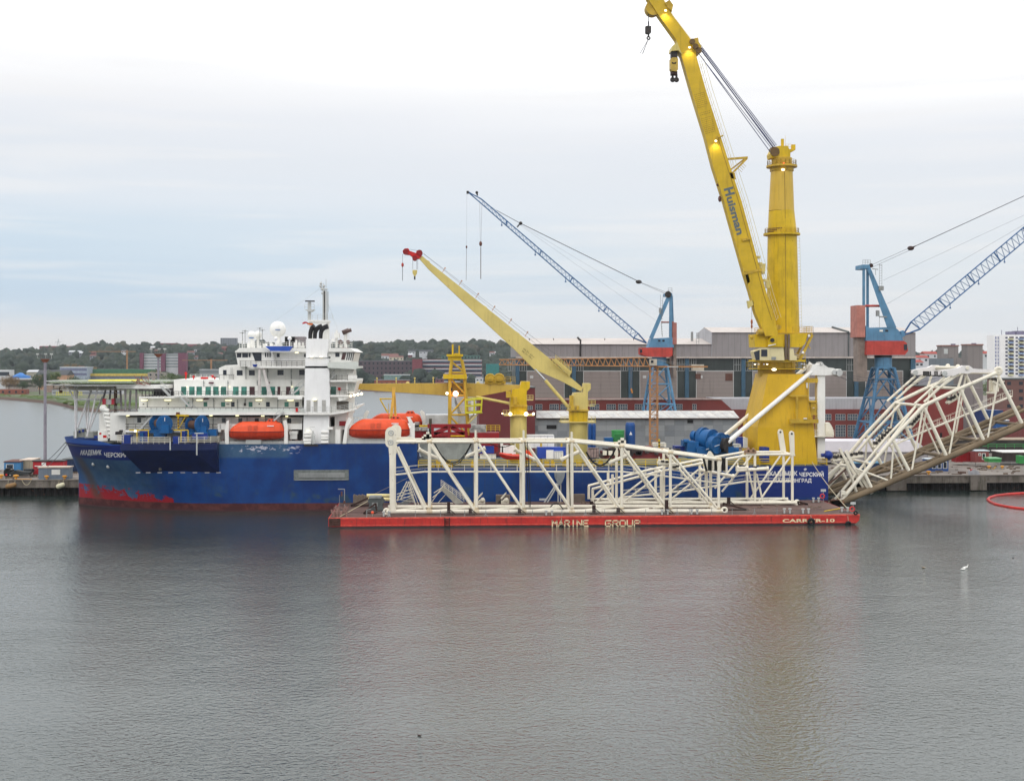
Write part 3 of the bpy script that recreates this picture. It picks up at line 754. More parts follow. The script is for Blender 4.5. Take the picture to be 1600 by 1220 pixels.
# aft tower of the accommodation, right of the funnel
mb=MB();mb.poly([(512,575),(512,651),(543,651),(543,622),(548,622),(545,575)],255.5,22);af=mb.build('deckhouse',WHITE,ship)
mb=MB();mb.poly([(512,550),(547,550),(552,551),(546,575.5),(512,575.5)],254.6,23);afb=mb.build('wheelhouse',WHITE,ship)
mb=MB();mb.poly([(513,543.6),(546,543.6),(556,549.8),(513,549.8)],254.0,25);mb.build('roof',WHITE,ship)
windows(afb,'window',[(524,551,530.5,557.5)],254.6)
mb=MB();mb.poly([(535.5,551),(541,551),(538.5,562),(533,562)],254.5,.12);mb.build('window',mat('reddish dark glass',(74,48,48),.2),afb)
for i in range(4):
    mb=MB();a=543+i*3.1;mb.poly([(a,551),(a+1.5,551),(a-.8,562.5),(a-2.2,562.5)],254.5,.12);mb.build('window',GLASS,afb)
mb=MB();mb.poly([(512,566),(560,565),(560,573),(556,577),(512,574.5)],252.8,.3);mb.px(512,573,556,576,253,24);mb.build('bridge_wing',BULW,ship)
mb=MB();mb.px(543,576,553,583,255,.3)
for i in range(4):mb.px(544+i*2.6,578,545.2+i*2.6,585,254.7,.3)
mb.px(544,586.5,558,592,253,.2);mb.px(516,594,556,596.5,253,24);mb.build('side_gallery',WHITE,ship)
mb=MB();mb.rail([R(517,594.5,253.2),R(543,594.5,253.2)],1.15,1.0,4,.04);mb.build('guard_rail',STEEL,ship)
mb=MB();mb.poly([(540,596),(558,595.5),(553,615),(542,615)],254,20);sg_=mb.build('sloping_lounge',WHITE,ship)
for i in range(5):
    mb=MB();mb.poly([(544+i*2.5,599),(545.8+i*2.5,599),(544.4+i*2.1,611),(542.9+i*2.1,611)],253.85,.1);mb.build('window',mat('bleached window',(168,172,168),.3),sg_)
mb=MB();mb.px(516,617,545,620,253.2,24);mb.poly([(528,620),(545,620),(540,624),(530,627)],253.4,6);mb.build('boat_deck',WHITE,ship)
mb=MB();mb.rail([R(516,617.5,253.3),R(545,617.5,253.3)],1.0,1.0,3,.04);mb.build('guard_rail',STEEL,ship)
for k in range(4):
    mb=MB();q=R(548+k*5.6,618.4-k*1.1,252.5);mb.ball(q,.26,nu=10,nv=7);mb.build('flood_lamp',LIT,ship)
mb=MB();mb.t((545,620),(566,614),252.9,.1,n=5);mb.build('lamp_bar',GREYL,ship)
windows(af,'window',[(517,604,525,617)],255.5,GLASSG)
mb=MB();mb.px(528,605.5,532,610,255,.5);mb.build('fire_box',REDB,af)
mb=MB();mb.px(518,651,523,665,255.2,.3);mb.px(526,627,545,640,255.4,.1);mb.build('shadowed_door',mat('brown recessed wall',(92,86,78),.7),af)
mb=MB();mb.poly([(462,645.5),(518,644.5),(538,642),(557,637),(557,639.5),(538,645),(518,648),(462,648)],252.6,27);mb.build('boat_deck',WHITE,ship)
mb=MB();mb.rail([R(466,645,252.6),R(518,644.6,252.6),R(538,642,252.6),R(557,637.4,252.6)],1.15,.9,4,.04);mb.build('guard_rail',GREYL,ship)
mb=MB();mb.px(462,637.5,465.5,643.5,252.8,.5);mb.build('fire_box',REDB,ship)
mb=MB();mb.px(512,651,541,694,255.4,20);mb.px(512,667,520,671,253.4,2);mb.px(524,671,532,694,253.8,2);ad=mb.build('deckhouse',WHITE,ship)
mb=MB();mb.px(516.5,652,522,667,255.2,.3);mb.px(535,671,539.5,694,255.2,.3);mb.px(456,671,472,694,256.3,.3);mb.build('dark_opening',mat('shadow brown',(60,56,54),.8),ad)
mb=MB();mb.px(453,678,464,686,254.6,1.2);mb.px(452,673.5,465,678,254.4,1.6);mb.build('vent_box',WHITE,ad)
mb=MB();mb.px(530,658,540,665,254.6,2);mb.build('fire_box',REDD,ad)
for(u_,v0_,v1_,y_)in((230,622,636,256.6),(301,622,640,256.6),(334,622,640,256.6),(371,624,640,256.6),(383,622,634,256.6),(434,622,640,256.6),(255,651,668,256.3),(296,651,668,256.3),(333,651,670,256.3),(386,651,668,256.3),(415,651,668,256.3),(440,651,668,256.3),(318,594,604,257.2),(356,594,616,257.2),(402,594,602,257.2),(455,594,602,257.2),(384,571,592,258.3),(418,576,592,258.3),(455,576,592,258.3)):
    mb=MB();mb.t((u_,v0_),(u_,v1_),y_,.07,n=6);mb.px(u_-.8,v0_+3,u_+1,v0_+5,y_-.1,.2);mb.px(u_-.6,v1_-2,u_+.8,v1_,y_-.1,.2);mb.build('wall_pipe',GREYS,ship)
# stairs
def stair(p0,p1,y,name='stair'):
    mb=MB();a,b=R(*p0,y),R(*p1,y)
    for dy in(0,.9):mb.beam(a+Vector((0,dy,0)),b+Vector((0,dy,0)),.08,.3);mb.tube(a+Vector((0,dy,1.0)),b+Vector((0,dy,1.0)),.04,5)
    n_=max(5,int(abs(a.z-b.z)/.3))
    for i in range(n_+1):q=a.lerp(b,i/n_);mb.box(q.x-.13,q.x+.13,y,y+.9,q.z-.03,q.z+.03)
    for i in range(4):q=a.lerp(b,i/3);mb.tube(q,q+Vector((0,0,1)),.04,4)
    return mb.build(name,GREYL,ship)
stair((281,619.5),(306,646),253.2);stair((240,646.5),(217,673),253.4);stair((251,604),(266,620),254.5);stair((452,620),(474,601),254);stair((428,657),(442,644),252.5);stair((515,595),(523,585),254)
# big box-section legs below the bridge deck
mb=MB();mb.poly([(404,575),(407,575),(407,620),(402,620)],253.9,.5);mb.poly([(410,576),(413,576),(426,620),(419,620)],253.9,.5);mb.build('bridge_strut',mat('greyish strut',(206,200,196),.5),ship)
# horn deck right of funnel with exhaust cowls and clutter
mb=MB();mb.px(515,536,548,537,258,.2);mb.rail([R(515,543.5,256),R(550,543.5,256)],1.1,1.0,3,.04)
for(u,v0,v1,r)in((519,543,520,.05),(526,543,516,.2),(540,543,520,.35),(533,543,533,.3),(545,543,512,.04)):mb.t((u,v0),(u,v1),258,r)
mb.px(522,520,530,528,257.5,2);mb.px(518,529,523,533,257,1);mb.build('roof_clutter',WHITE,ship)
mb=MB();mb.t((535,520),(545,516),257.6,.45,n=10);mb.t((541,518),(549,515.5),257.2,.35,n=10);mb.ball(R(532,535,257),.5,nu=8,nv=6);mb.ball(R(544,535,257),.45,nu=8,nv=6);mb.px(534,517,547,518.2,257,1.5);mb.build('exhaust_cowl',mat('brown cowl',(96,78,74),.6),ship)

# helideck
hcx=(GX(83,265)+GX(272,265))/2;hr=12.2;hz=GZ(596.5,255,178);hy=267
ang=[pi/8+i*pi/4 for i in range(8)]
mb=MB();rx=(GX(272,262)-GX(83,262))/2
oct_=[(hcx+rx/cos(pi/8)*cos(a),hy+11.6/cos(pi/8)*sin(a))for a in ang]
mb.loft([(a,b,hz-.35)for a,b in oct_],[(a,b,hz)for a,b in oct_]);hd=mb.build('helideck',mat('helideck green',(134,148,118),.8,var=.2,streak=.2),ship)
mb=MB();oo=[(hcx+(a-hcx)*1.05,hy+(b-hy)*1.06)for a,b in oct_]
mb.loft([(a,b,hz-.75)for a,b in oo],[(a,b,hz-.6)for a,b in oo])
for a in range(8):
    p=Vector((*oct_[a],hz-.3));q=Vector((*oct_[(a+1)%8],hz-.3));p2=Vector((*oo[a],hz+.05));q2=Vector((*oo[(a+1)%8],hz+.05))
    mb.tube(p2,q2,.06,5)
    for i in range(9):mb.tube(p.lerp(q,i/8),p2.lerp(q2,i/8),.05,4)
mb.build('safety_net',GREYL,hd)
mb=MB()
for i in range(9):
    yy=hy-10+i*2.5;wx=rx*(1 if abs(yy-hy)<5 else.7);mb.box(hcx-wx,hcx+wx,yy-.08,yy+.08,hz-.55,hz-.36);mb.box(hcx-wx,hcx+wx,yy-.08,yy+.08,hz-1.6,hz-1.45)
    for j in range(12):a=Vector((hcx-wx+wx*j/6,yy,hz-1.5));mb.tube(a,a+Vector((wx/12,0,1)),.06,4);mb.tube(a+Vector((wx/12,0,1)),a+Vector((wx/6,0,0)),.06,4)
for i in range(10):xx=hcx-rx*.9+i*rx*.2;mb.box(xx-.08,xx+.08,hy-8,hy+8,hz-.6,hz-.4)
for i in range(16):
    a=Vector((hcx-rx*.8+i*rx*.1,hy-9.5,hz-1.0));mb.tube(a,a+Vector((rx*.1,0,-1.2 if i%2 else 1.0*0)),.07,5)
mb.build('deck_girders',mat('girder grey',(168,164,152),.6,var=.3),hd)
mb=MB();mb.torus((hcx,hy,hz+.01),(0,0,1),5.2,.18,40,4);mb.box(hcx-1.5,hcx+1.5,hy-.3,hy+.3,hz,hz+.012);mb.box(hcx-1.8,hcx-1.2,hy-2,hy+2,hz,hz+.014);mb.box(hcx+1.2,hcx+1.8,hy-2,hy+2,hz,hz+.014);mb.build('landing_circle',mat('marking yellow',(214,206,70),.7),hd)
mb=MB();mb.box(GX(184,257),GX(262,257),256,266,GZ(607,257,220),GZ(601.5,257,220));mb.build('catwalk_box',WHITE,hd)
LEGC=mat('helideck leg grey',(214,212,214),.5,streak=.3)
def legs(pairs,r,mm):
    for(p,q,y0,y1)in pairs:
        mb=MB();mb.tube(R(*p,y0),R(*q,y1),r*.8,8);mb.build('support_leg',mm,hd)
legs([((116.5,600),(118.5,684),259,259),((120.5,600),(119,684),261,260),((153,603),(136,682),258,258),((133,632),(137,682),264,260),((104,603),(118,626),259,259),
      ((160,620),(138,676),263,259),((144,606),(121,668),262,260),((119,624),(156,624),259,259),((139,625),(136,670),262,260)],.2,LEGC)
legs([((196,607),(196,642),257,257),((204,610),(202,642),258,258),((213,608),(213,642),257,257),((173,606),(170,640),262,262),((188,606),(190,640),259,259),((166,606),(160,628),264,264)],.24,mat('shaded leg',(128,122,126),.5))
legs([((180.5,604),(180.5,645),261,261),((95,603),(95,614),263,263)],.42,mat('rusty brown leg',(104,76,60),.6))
mb=MB();mb.px(160,623,165,632,258,1);mb.px(174,623,178,632,258,1);mb.build('foam_tank',mat('crimson tank',(178,50,66),.4),hd)
mb=MB();mb.px(165,624,174,632,258.2,1.2);mb.px(181,622,189,630,260,1);mb.build('foam_unit',GREYL,hd)
mb=MB();rr=random.Random(9)
for i in range(22):
    q=R(rr.uniform(212,238),rr.uniform(592,603),255.5);mb.tube(q,q+Vector((rr.uniform(-1,1),rr.uniform(-.5,.5),rr.uniform(-.3,1.1))),.07,5)
mb.build('safety_gear',mat('brown gear',(140,96,90),.7),hd)
mb=MB()
for i in range(9):mb.t((222+i*5.5,609),(222+i*5.5,620),256.5,.09,n=5)
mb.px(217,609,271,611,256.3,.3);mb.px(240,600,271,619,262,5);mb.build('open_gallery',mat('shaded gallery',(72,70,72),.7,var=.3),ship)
mb=MB();mb.rail([R(165,645,258),R(214,645,258)],1.1,1.1,3,.05);mb.rail([R(172,640,257.5),R(214,640,257.5)],.7,1.2,2,.04);mb.build('guard_rail',GREYS,ship)
# bridging bits at deck edge between winch platform and funnel
mb=MB();mb.px(343,689,474,694.2,253.4,.5);mb.px(541,689,652,694.2,253.4,.5);mb.px(384,687,408,693.6,252.8,.8);mb.px(541,686,640,689,254,6);mb.build('deck_coaming',GREYL,ship)
mb=MB();rr=random.Random(12)
for i in range(60):
    u=rr.choice((rr.uniform(338,352),rr.uniform(436,474),rr.uniform(338,474)));q=R(u,694,253.9);h_=rr.uniform(.3,.9)
    mb.box(q.x-rr.uniform(.1,.35),q.x+.2,q.y,q.y+.4,q.z,q.z+h_)
mb.build('deck_fittings',mat('mixed deck fittings',(140,116,108),.6,var=.5,vs=2),ship)
# crane post between the bow winches
mb=MB();mb.t((278.5,647),(278.5,672),252,.14);mb.beam(R(275,649,252),R(295,649,252),.3,.3);mb.t((280,668),(290,650),252,.08)
dv=mb.build('yellow_davit',YEL,ship)
mb=MB();mb.px(275,644,280.5,650,251.9,.4)
for k in range(4):q=R(278.5,654+k*5,252);mb.tube(q,q-Vector((0,0,.3)),.15,8)
mb.build('hazard_band',mat('hazard dark red',(96,50,36),.5),dv)
# yellow frames on the platform
mb=MB()
for(a,b)in((202,232),(271,294)):
    mb.t((a,672),(b,672),250.6,.1);mb.t((a+12,672),(a+12,690),250.6,.1);mb.t((b,672),(b,690),250.6,.1)
mb.build('yellow_frame',YEL,ship)
mb=MB();mb.px(190,680,204,694,251,2);mb.px(218,674,230,690,252,2);mb.px(270,682,279,694,250.6,1.5);mb.px(283,674,290,690,251.5,1);mb.px(300,677,324,686,251,2);mb.build('winch_cabinet',BLUD,ship)
mb=MB();mb.ball(R(211.5,673.4,250.3),.24,nu=10,nv=7);mb.build('flood_lamp',LIT,ship)
# stern deck rails and equipment-side rails
mb=MB()
for(a,b,y_)in((654,720,253.2),(720,1205,253.2),(1207,1292,253.2)):
    mb.rail([(GX(a,y_),y_,8.2),(GX(b,y_),y_,8.2)],1.35,2.2,3,.075,.08)
mb.build('yellow_guard_rail',YEL,ship)
# name lettering
def text_geo(s,bold=.0):
    cu=bpy.data.curves.new('t','FONT');cu.body=s;cu.size=1;cu.offset=bold;cu.resolution_u=3;cu.fill_mode='FRONT'
    o=bpy.data.objects.new('t',cu);COL.objects.link(o);bpy.context.view_layer.update()
    me=o.to_mesh();vs=[v.co.copy()for v in me.vertices];fs=[list(p.vertices)for p in me.polygons];o.to_mesh_clear()
    bpy.data.objects.remove(o);bpy.data.curves.remove(cu)
    x0=min(v.x for v in vs);x1=max(v.x for v in vs);y0=min(v.y for v in vs);y1=max(v.y for v in vs)
    return[((v.x-x0)/(x1-x0),(v.y-y0)/(y1-y0))for v in vs],fs
def lettering(name,s,O,ax,ay,mt,par,bold=.02,proj=None,off=(0,-.03,0)):
    st,fs=text_geo(s,bold);mb=MB();O=Vector(O);ax=Vector(ax);ay=Vector(ay);vs=[]
    for a,b in st:
        p=O+ax*a+ay*b
        if proj:
            d=(p-Vector((0,0,HC))).normalized()if proj=='cam' else Vector((0,1,0))
            h=HB.ray_cast(p-d*30,d,60)
            if h[0]is not None:p=h[0].copy()
        vs.append(p+Vector(off))
    mb.add(vs,fs);return mb.build(name,mt,par)
WLET=mat('white lettering',(226,226,226),.5,var=.08)
def letter_px(name,s,u0,v0,u1,v1,y,mt,par,bold=.02,**k):
    a=R(u0,v1,y);b=R(u1,v1,y);c=R(u0,v0,y);c.x=a.x
    return lettering(name,s,a,(b.x-a.x,0,0),(0,0,c.z-a.z),mt,par,bold,**k)
a=R(125.5,711.5,262);
for word,u0,u1,va,vb in(('АКАДЕМИК',125.5,158.5,703.2,710.5),('ЧЕРСКИЙ',163,199.5,705,713)):
    yy=259 if u0<150 else 255.5
    lettering('ship_name',word,R(u0,va+9,yy),R(u1,vb+1.6,yy)-R(u0,va+9,yy),R(u0,va-.3,yy)-R(u0,va+9,yy),WLET,ship,.02,proj='cam',off=(0,-.09,0))
letter_px('ship_name','АКАДЕМИК',1196,736,1246,744.5,YN,WLET,ship,.03);letter_px('ship_name','ЧЕРСКИЙ',1249,736,1287,744.5,YN,WLET,ship,.03)
letter_px('home_port','КАЛИНИНГРАД',1210,747.5,1268,755,YN,WLET,ship,.025);letter_px('emblem','Ф',1256,731,1261,735.5,YN,WLET,ship,.03)

# ------------------------------------------------------------------ lifeboats (each with its davit pair)
def lifeboat(u0,u1,vt,vb,y,label):
    a=GX(u0,y);b=GX(u1,y);L=b-a;z0=GZ(vb,y,(u0+u1)/2);z1=GZ(vt,y,(u0+u1)/2);H=z1-z0
    c=Vector(((a+b)/2,y+1.7,z0));root=thing('lifeboat',label,'lifeboat',c,'enclosed orange lifeboats in their davits')
    def sec(t_,lo): # half width and heights along the length
        f=max(.03,1-abs(2*t_-1)**3.2)**.6
        return f
    mb=MB();N=22;M_=9;zw=.40;vs=[];fs=[]
    for i in range(N+1):
        t_=i/N;f=max(.02,1-abs(2*t_-1)**5)**.6;wdt=1.65*f
        for j in range(M_):
            an=pi*j/(M_-1) # hull: from near gunwale under keel to far gunwale
            vs.append((a+L*t_,c.y-wdt*cos(an),z0+H*zw-H*zw*sin(an)*(.55+.45*f)))
    for i in range(N):
        for j in range(M_-1):fs.append([i*M_+j,i*M_+j+1,(i+1)*M_+j+1,(i+1)*M_+j])
    mb.add(vs,fs,True);mb.build('hull',mat('lifeboat lower orange',(196,62,36),.45,var=.14,vs=.8,streak=.4,dirt=(90,40,34)),root)
    mb=MB();vs=[];fs=[]
    for i in range(N+1):
        t_=i/N;f=max(.02,1-abs(2*t_-1)**5)**.6;wdt=1.6*f;up=(max(0,1-(abs(t_-.5)/.5)**(6 if t_<.5 else 9)))**.5
        if t_<.25:up*=(.45+.55*sst(-.05,.25,t_))
        for j in range(M_):
            an=pi*j/(M_-1);vs.append((a+L*t_,c.y-wdt*cos(an)*.98,z0+H*zw+H*.47*up*min(1,sin(an)*1.25)))
    for i in range(N):
        for j in range(M_-1):fs.append([i*M_+j,(i+1)*M_+j,(i+1)*M_+j+1,i*M_+j+1])
    mb.add(vs,fs,True);cn=mb.build('canopy',ORANGE,root)
    mb=MB();x0=a+L*.72;mb.loft([(x0-.6,c.y-.75,z0+H*.80),(x0+L*.17,c.y-.75,z0+H*.74),(x0+L*.17,c.y+.75,z0+H*.74),(x0-.6,c.y+.75,z0+H*.80)],
        [(x0,c.y-.6,z0+H),(x0+L*.11,c.y-.6,z0+H),(x0+L*.11,c.y+.6,z0+H),(x0,c.y+.6,z0+H)]);tw=mb.build('conning_tower',ORANGE,root)
    mb=MB()
    for k in(.15,.75):mb.box(x0+L*.11*k-.18,x0+L*.11*k+.18,c.y-.73,c.y-.66,z0+H*.90,z0+H*.96)
    mb.build('window',GLASS,tw)
    mb=MB();pts=[]
    for i in range(N+1):
        t_=i/N;f=max(.02,1-abs(2*t_-1)**5)**.6;pts.append((a+L*t_,c.y-1.68*f,z0+H*zw))
    mb.path(pts,.07,5);mb.build('rubbing_strake',mat('dark red strake',(110,30,34),.6),root)
    mb=MB()
    for k in(.36,.46):mb.box(a+L*k,a+L*(k+.07),c.y-1.62,c.y-1.5,z0+H*.48,z0+H*.70)
    mb.build('hatch',mat('hatch orange',(212,88,58),.5),root)
    mb=MB();mb.box(a+L*.70,a+L*.82,c.y-1.56,c.y-1.45,z0+H*.66,z0+H*.70);mb.build('boat_lettering',WLET,root)
    return root
lb1=lifeboat(356,443,655,688,251.6,'orange enclosed lifeboat forward, below the stair beside the white funnel')
lb2=lifeboat(544.5,640,650.5,686,252.4,'nearest orange enclosed lifeboat aft of the funnel, partly behind the white truss')
lb3=lifeboat(576,660,642.5,671,277,'orange enclosed lifeboat on the far side of the ship, seen above the nearer one')
def davit(pts,y,d=.6):
    mb=MB();mb.poly(pts,y,d);return mb.build('davit',WHITE,ship)
davit([(354,658),(357.5,656),(357.5,694),(352,694),(351,672)],253.0);davit([(442,657),(447,656),(449.5,664),(449.5,694),(444,694),(444,668)],253.0)
davit([(545,652),(550,655),(543,668),(541,694),(535,694),(537,680),(540,662)],253.0);davit([(636,652),(640,651),(648,665),(648,694),(643,694),(642,668)],253.0)
davit([(569,646),(573,641),(577,643),(573,652),(572,664),(566,664),(567,654)],277.5);davit([(656,643),(659,641),(663,644),(666,655),(664,672),(660,672),(660,654)],277.5)
mb=MB();mb.px(548,652,574,653,275,.1);mb.px(552,653,553,664,275,.1);mb.px(560,653,561,664,275,.1);mb.px(541,664,653,668,268,8);mb.px(541,668,652,694,262,14);mb.build('boat_deck_house',WHITE,ship)
mb=MB();mb.px(588,655,592,659,262,.6);mb.px(594,654,597,660,262,.6);mb.build('gas_bottle',GREYD,ship)

# ------------------------------------------------------------------ blue winches
def winch(c,axis,L,R1,R2,rd,label,drumcol):
    c=Vector(c);ax=Vector(axis).normalized();root=thing('mooring_winch',label,'winch',(c.x,c.y,c.z-max(R1,R2)),'large blue winches on the ship')
    a=c-ax*L/2;b=c+ax*L/2
    for p,r in((a,R1),(b,R2)):
        mb=MB();mb.tube(p-ax*.14,p+ax*.14,r,32);mb.tube(p-ax*.3,p+ax*.3,r*.35,16)
        for i in range(8):
            e=ax.orthogonal().normalized();e.rotate(Matrix.Rotation(i*pi/4,3,ax));mb.tube(p+ax*.16+e*r*.3,p+ax*.16+e*r*.95,.06,4);mb.tube(p-ax*.16+e*r*.3,p-ax*.16+e*r*.95,.06,4)
        mb.torus(p,ax,r,.12,32,6);mb.build('flange',BLUC,root)
    mb=MB();mb.tube(a,b,rd,24)
    for i in range(int(L/.3)):mb.torus(a+ax*(.15+i*.3),ax,rd,.08,20,4)
    mb.build('drum',drumcol,root)
    mb=MB();zb=c.z-max(R1,R2)-.1
    for p in(a,b):mb.box(p.x-.9,p.x+.9,p.y-.5,p.y+.5,zb,c.z-.2)
    mb.box(c.x-2.2,c.x+2.2,c.y-1,c.y+1,zb,zb+.5);mb.build('base_frame',BLUC,root)
    return root,a,b,ax
BROWN=mat('brown wound rope',(96,72,62),.8,var=.2,vs=3)
w1,a,b,ax=winch(R(252,661.5,252.6),(.5,-.86,0),3.6,1.65,1.5,.85,'blue winch with brown drum on the bow platform, left of the pair',BROWN)
mb=MB();mb.tube(b+ax*.2+Vector((0,0,.3)),b+ax*.2+Vector((0,0,1.2)),.07,5);mb.build('marking',WLET,w1)
w2,a,b,ax=winch(R(306.5,663.5,252.8),(.80,-.60,0),3.1,1.25,1.75,.75,'blue winch with brown drum beside the forward lifeboat',BROWN)
mb=MB();mb.tube(b+ax*.2+Vector((0,0,.3)),b+ax*.2+Vector((0,0,1.2)),.07,5);mb.build('marking',WLET,w2)
mb=MB();mb.px(325,671,338,681,252,2);mb.px(303,675,325,684,251.2,2.2);mb.build('gearbox',BLUC,w2)
mb=MB();mb.px(219,676,224,690,251.6,1.5);mb.px(240,676,258,683,251.4,2);mb.build('gearbox',BLUC,w1)
# the large aft winch
root=thing('traction_winch','big bright blue winch with several drums beside the yellow crane pedestal','winch',(GX(1112,259),259,8.2),'large blue winches on the ship')
ax=Vector((.62,-.78,0)).normalized()
def disc(nm,u,v,y,r,L,mt):
    p=R(u,v,y);mb=MB();mb.tube(p-ax*L/2,p+ax*L/2,r,32);mb.torus(p+ax*L/2,ax,r,.1,32,6);mb.torus(p-ax*L/2,ax,r,.1,32,6)
    for i in range(8):
        e=ax.orthogonal().normalized();e.rotate(Matrix.Rotation(i*pi/4+.3,3,ax));mb.tube(p+ax*(L/2+.03)+e*r*.45,p+ax*(L/2+.03)+e*r*.9,.05,4)
    return mb.build(nm,mt,root)
disc('drum',1086,681,262,0.98,.9,BLUC);disc('drum_core',1092,684,261.5,0.69,2.4,STEEL);disc('drum',1099,684,260.5,2.01,.8,BLUC);disc('drum',1106,687,259.5,2.07,2.6,BLUC)
disc('drum',1122,692,258.6,2.01,1.6,BLUC);disc('drum_core',1127,695,258.2,1.38,3.2,STEEL);disc('drum',1133,695,259.4,2.01,.5,BLUC);disc('end_cover',1116,695,256.6,1.67,1.2,BLUC)
mb=MB();p=R(1114,697.5,255.4);mb.tube(p+Vector((.3,0,0)),p+Vector((1.3,0,.35)),.05,5);mb.tube(p+Vector((-1.3,.3,-.6)),p+Vector((-.6,.3,-.4)),.05,5);mb.build('marking',WLET,root)
mb=MB();mb.px(1067,688,1078,697,259,2.2);mb.px(1074,690,1092,706,258,2.4);mb.px(1089,699,1106,714,257,2);mb.px(1138,698,1146,710,257,3);mb.px(1146,701,1154,712,257.5,2)
for(u,v)in((1072,687),(1080,689),(1092,698),(1100,698.5),(1142,697),(1150,700)):p=R(u,v,258.4);mb.tube(p-Vector((.5,0,.3)),p+Vector((.5,0,-.3)),.45,12)
mb.build('motor',BLUC,root)
mb=MB();mb.px(1075,706,1155,716,258,5);mb.build('base_frame',BLUC,root)

# ------------------------------------------------------------------ main revolving crane
YM=266.0
mx=GX(1223,YM)
cr=thing('mast_crane','giant yellow mast crane on a tapered pedestal at the ship stern with raised boom','crane',(mx,YM,8))
zt=GZ(577,YM,1223)
def octa(ufl,ul,ur,ry_,z):
    a,b,c_=GX(ufl,YM-ry_),GX(ul,YM-ry_*.25),GX(ur,YM-ry_);return[(a,YM-ry_,z),(c_,YM-ry_,z),(c_+.5,YM-ry_*.8,z),(c_+.5,YM+ry_*.8,z),(c_,YM+ry_,z),(a,YM+ry_,z),(b,YM+ry_*.25,z),(b,YM-ry_*.25,z)]
b0=GX(1166,259);b1=GX(1279,259);t0=GX(1189,260.5);t1=GX(1259,260.5)
zk=GZ(668,259,1220);k0=GX(1171,259);k1=GX(1272,259)
A=octa(1183,1169.5,1277,6.6,8.0);B_=octa(1184,1171.5,1271,6.4,zk);Ct=octa(1200,1190.5,1256,5.2,zt-.9)
PEDY=mat('pedestal yellow',(200,160,22),.45,var=.10,vs=.2,streak=.38,rust=.0,dirt=(120,90,30))
mb=MB();mb.loft(A,B_);mb.loft(B_,Ct);ped=mb.build('pedestal',PEDY,cr)
mb=MB();mb.poly([(1235,655),(1279,655),(1279,661),(1235,661)],258.5,.8);mb.px(1234,617,1262,619.5,259.2,.6);mb.px(1242,562,1258,656,259.1,.4)if False else None;mb.px(1235,661.5,1237,663,258.4,.5)
mb.px(1262,590,1264,656,260,.4);mb.px(1244,620,1247,655,259.0,.3)
mb.px(1256,653.5,1262,655.6,258.3,.4);mb.build('service_ledge',YELW,ped)
mb=MB();mb.px(1265,626,1277,629,259.5,2);mb.px(1267,629,1276,648,260,2);mb.rail([R(1262,640,259),R(1277,640,259)],1.1,.8,3,.06);mb.px(1255,591,1278,598,260.5,1.5);mb.rail([R(1262,655,258.6),R(1277,655,258.6)],1.3,.8,3,.06);mb.build('side_stair',YELW,ped)
mb=MB();mb.px(1269,636.5,1273,638,259.8,.2);mb.px(1256,653,1261,654.6,258.2,.3);mb.px(1260.5,598,1262.5,606,260,.4);mb.build('white_fitting',WHITE,ped)
# slewing ring, platforms
def ring(nm,z0,z1,rad,mt,par,cx=None,n=36):
    mb=MB();mb.tube((cx or(t0+t1)/2,YM,z0),(cx or(t0+t1)/2,YM,z1),rad,n);return mb.build(nm,mt,par)
cxT=(t0+t1)/2
zr=lambda v:GZ(v,YM-5,1223)
ring('slewing_ring',zt-1.4,zr(566),(GX(1253,262)-GX(1195,262))/2,YELW,cr)
mb=MB();mb.tube((cxT,YM,zr(577)),(cxT,YM,zr(575.4)),5.6,36);rr_=[(cxT+6*cos(a*pi/12),YM+6*sin(a*pi/12),zr(575.4))for a in range(25)];mb.rail(rr_,1.2,1.4,3,.05)
pl_=mb.build('ring_platform',YEL,cr)
mb=MB();mb.box(GX(1177,261),GX(1258,261),260.6,265,zr(565),zr(562));mb.rail([(GX(1178,261),260.8,zr(562)),(GX(1258,261),260.8,zr(562))],1.1,1.3,3,.05);mb.build('upper_platform',YEL,cr)
for i,(u,v)in enumerate(((1179,569),(1184.5,569),(1193,569),(1198,569),(1252,568.5),(1256,569))):
    mb=MB();mb.px(u,v-.8,u+2.2,v+.8,260.2,.4);mb.build('work_lamp',LIT if i%3==0 else WHITE,cr)
# operator cab and machinery house
mb=MB();mb.poly([(1177.5,549),(1188,544),(1224,543),(1226,563),(1181,563)],259.6,3);mb.poly([(1234,545),(1240,545),(1241,555),(1245,556),(1245,563),(1234,563)],259.9,7);mb.px(1224,543,1236,563,261,5)
cb=mb.build('operator_cab',mat('beige cab',(214,202,158),.45,var=.06,streak=.15),cr)
mb=MB();mb.poly([(1177.8,550),(1187,546.8),(1187,562.5),(1181,562.5)],259.5,.1);mb.build('window',GLASS,cb)
mb=MB();mb.px(1189.5,546,1199,557,259.5,.1);mb.build('window',GLASS,cb)
mb=MB();mb.px(1205.5,557.5,1212.5,562,259.5,.1);mb.build('vent',GREYS,cb)
mb=MB();mb.px(1226.6,522,1229.6,562,260.2,.3);mb.px(1231,522,1234.4,562,260.2,.3);mb.build('service_pipe',mat('brown grey duct',(110,94,80),.5,streak=.3),cr)
mb=MB();mb.poly([(1178.5,522),(1262,521),(1258,537),(1252,542.5),(1179.5,542.5)],260.5,5);uh=mb.build('machinery_house',YEL,cr)
mb=MB();mb.poly([(1200,542),(1201,532),(1205,526),(1212,524),(1223,530),(1224,542)],259.2,1.1);mb.build('boom_bracket',YEL,cr)
mb=MB();p=R(1206.5,531.5,259);mb.tube(p-Vector((0,.25,0)),p,.42,16);mb.build('pivot_pin',STEEL,cr)
mb=MB();mb.poly([(1200.5,539.5),(1212,537),(1212,538.4),(1200.5,541)],259.0,.15);mb.build('white_label_plate',WHITE,cr)
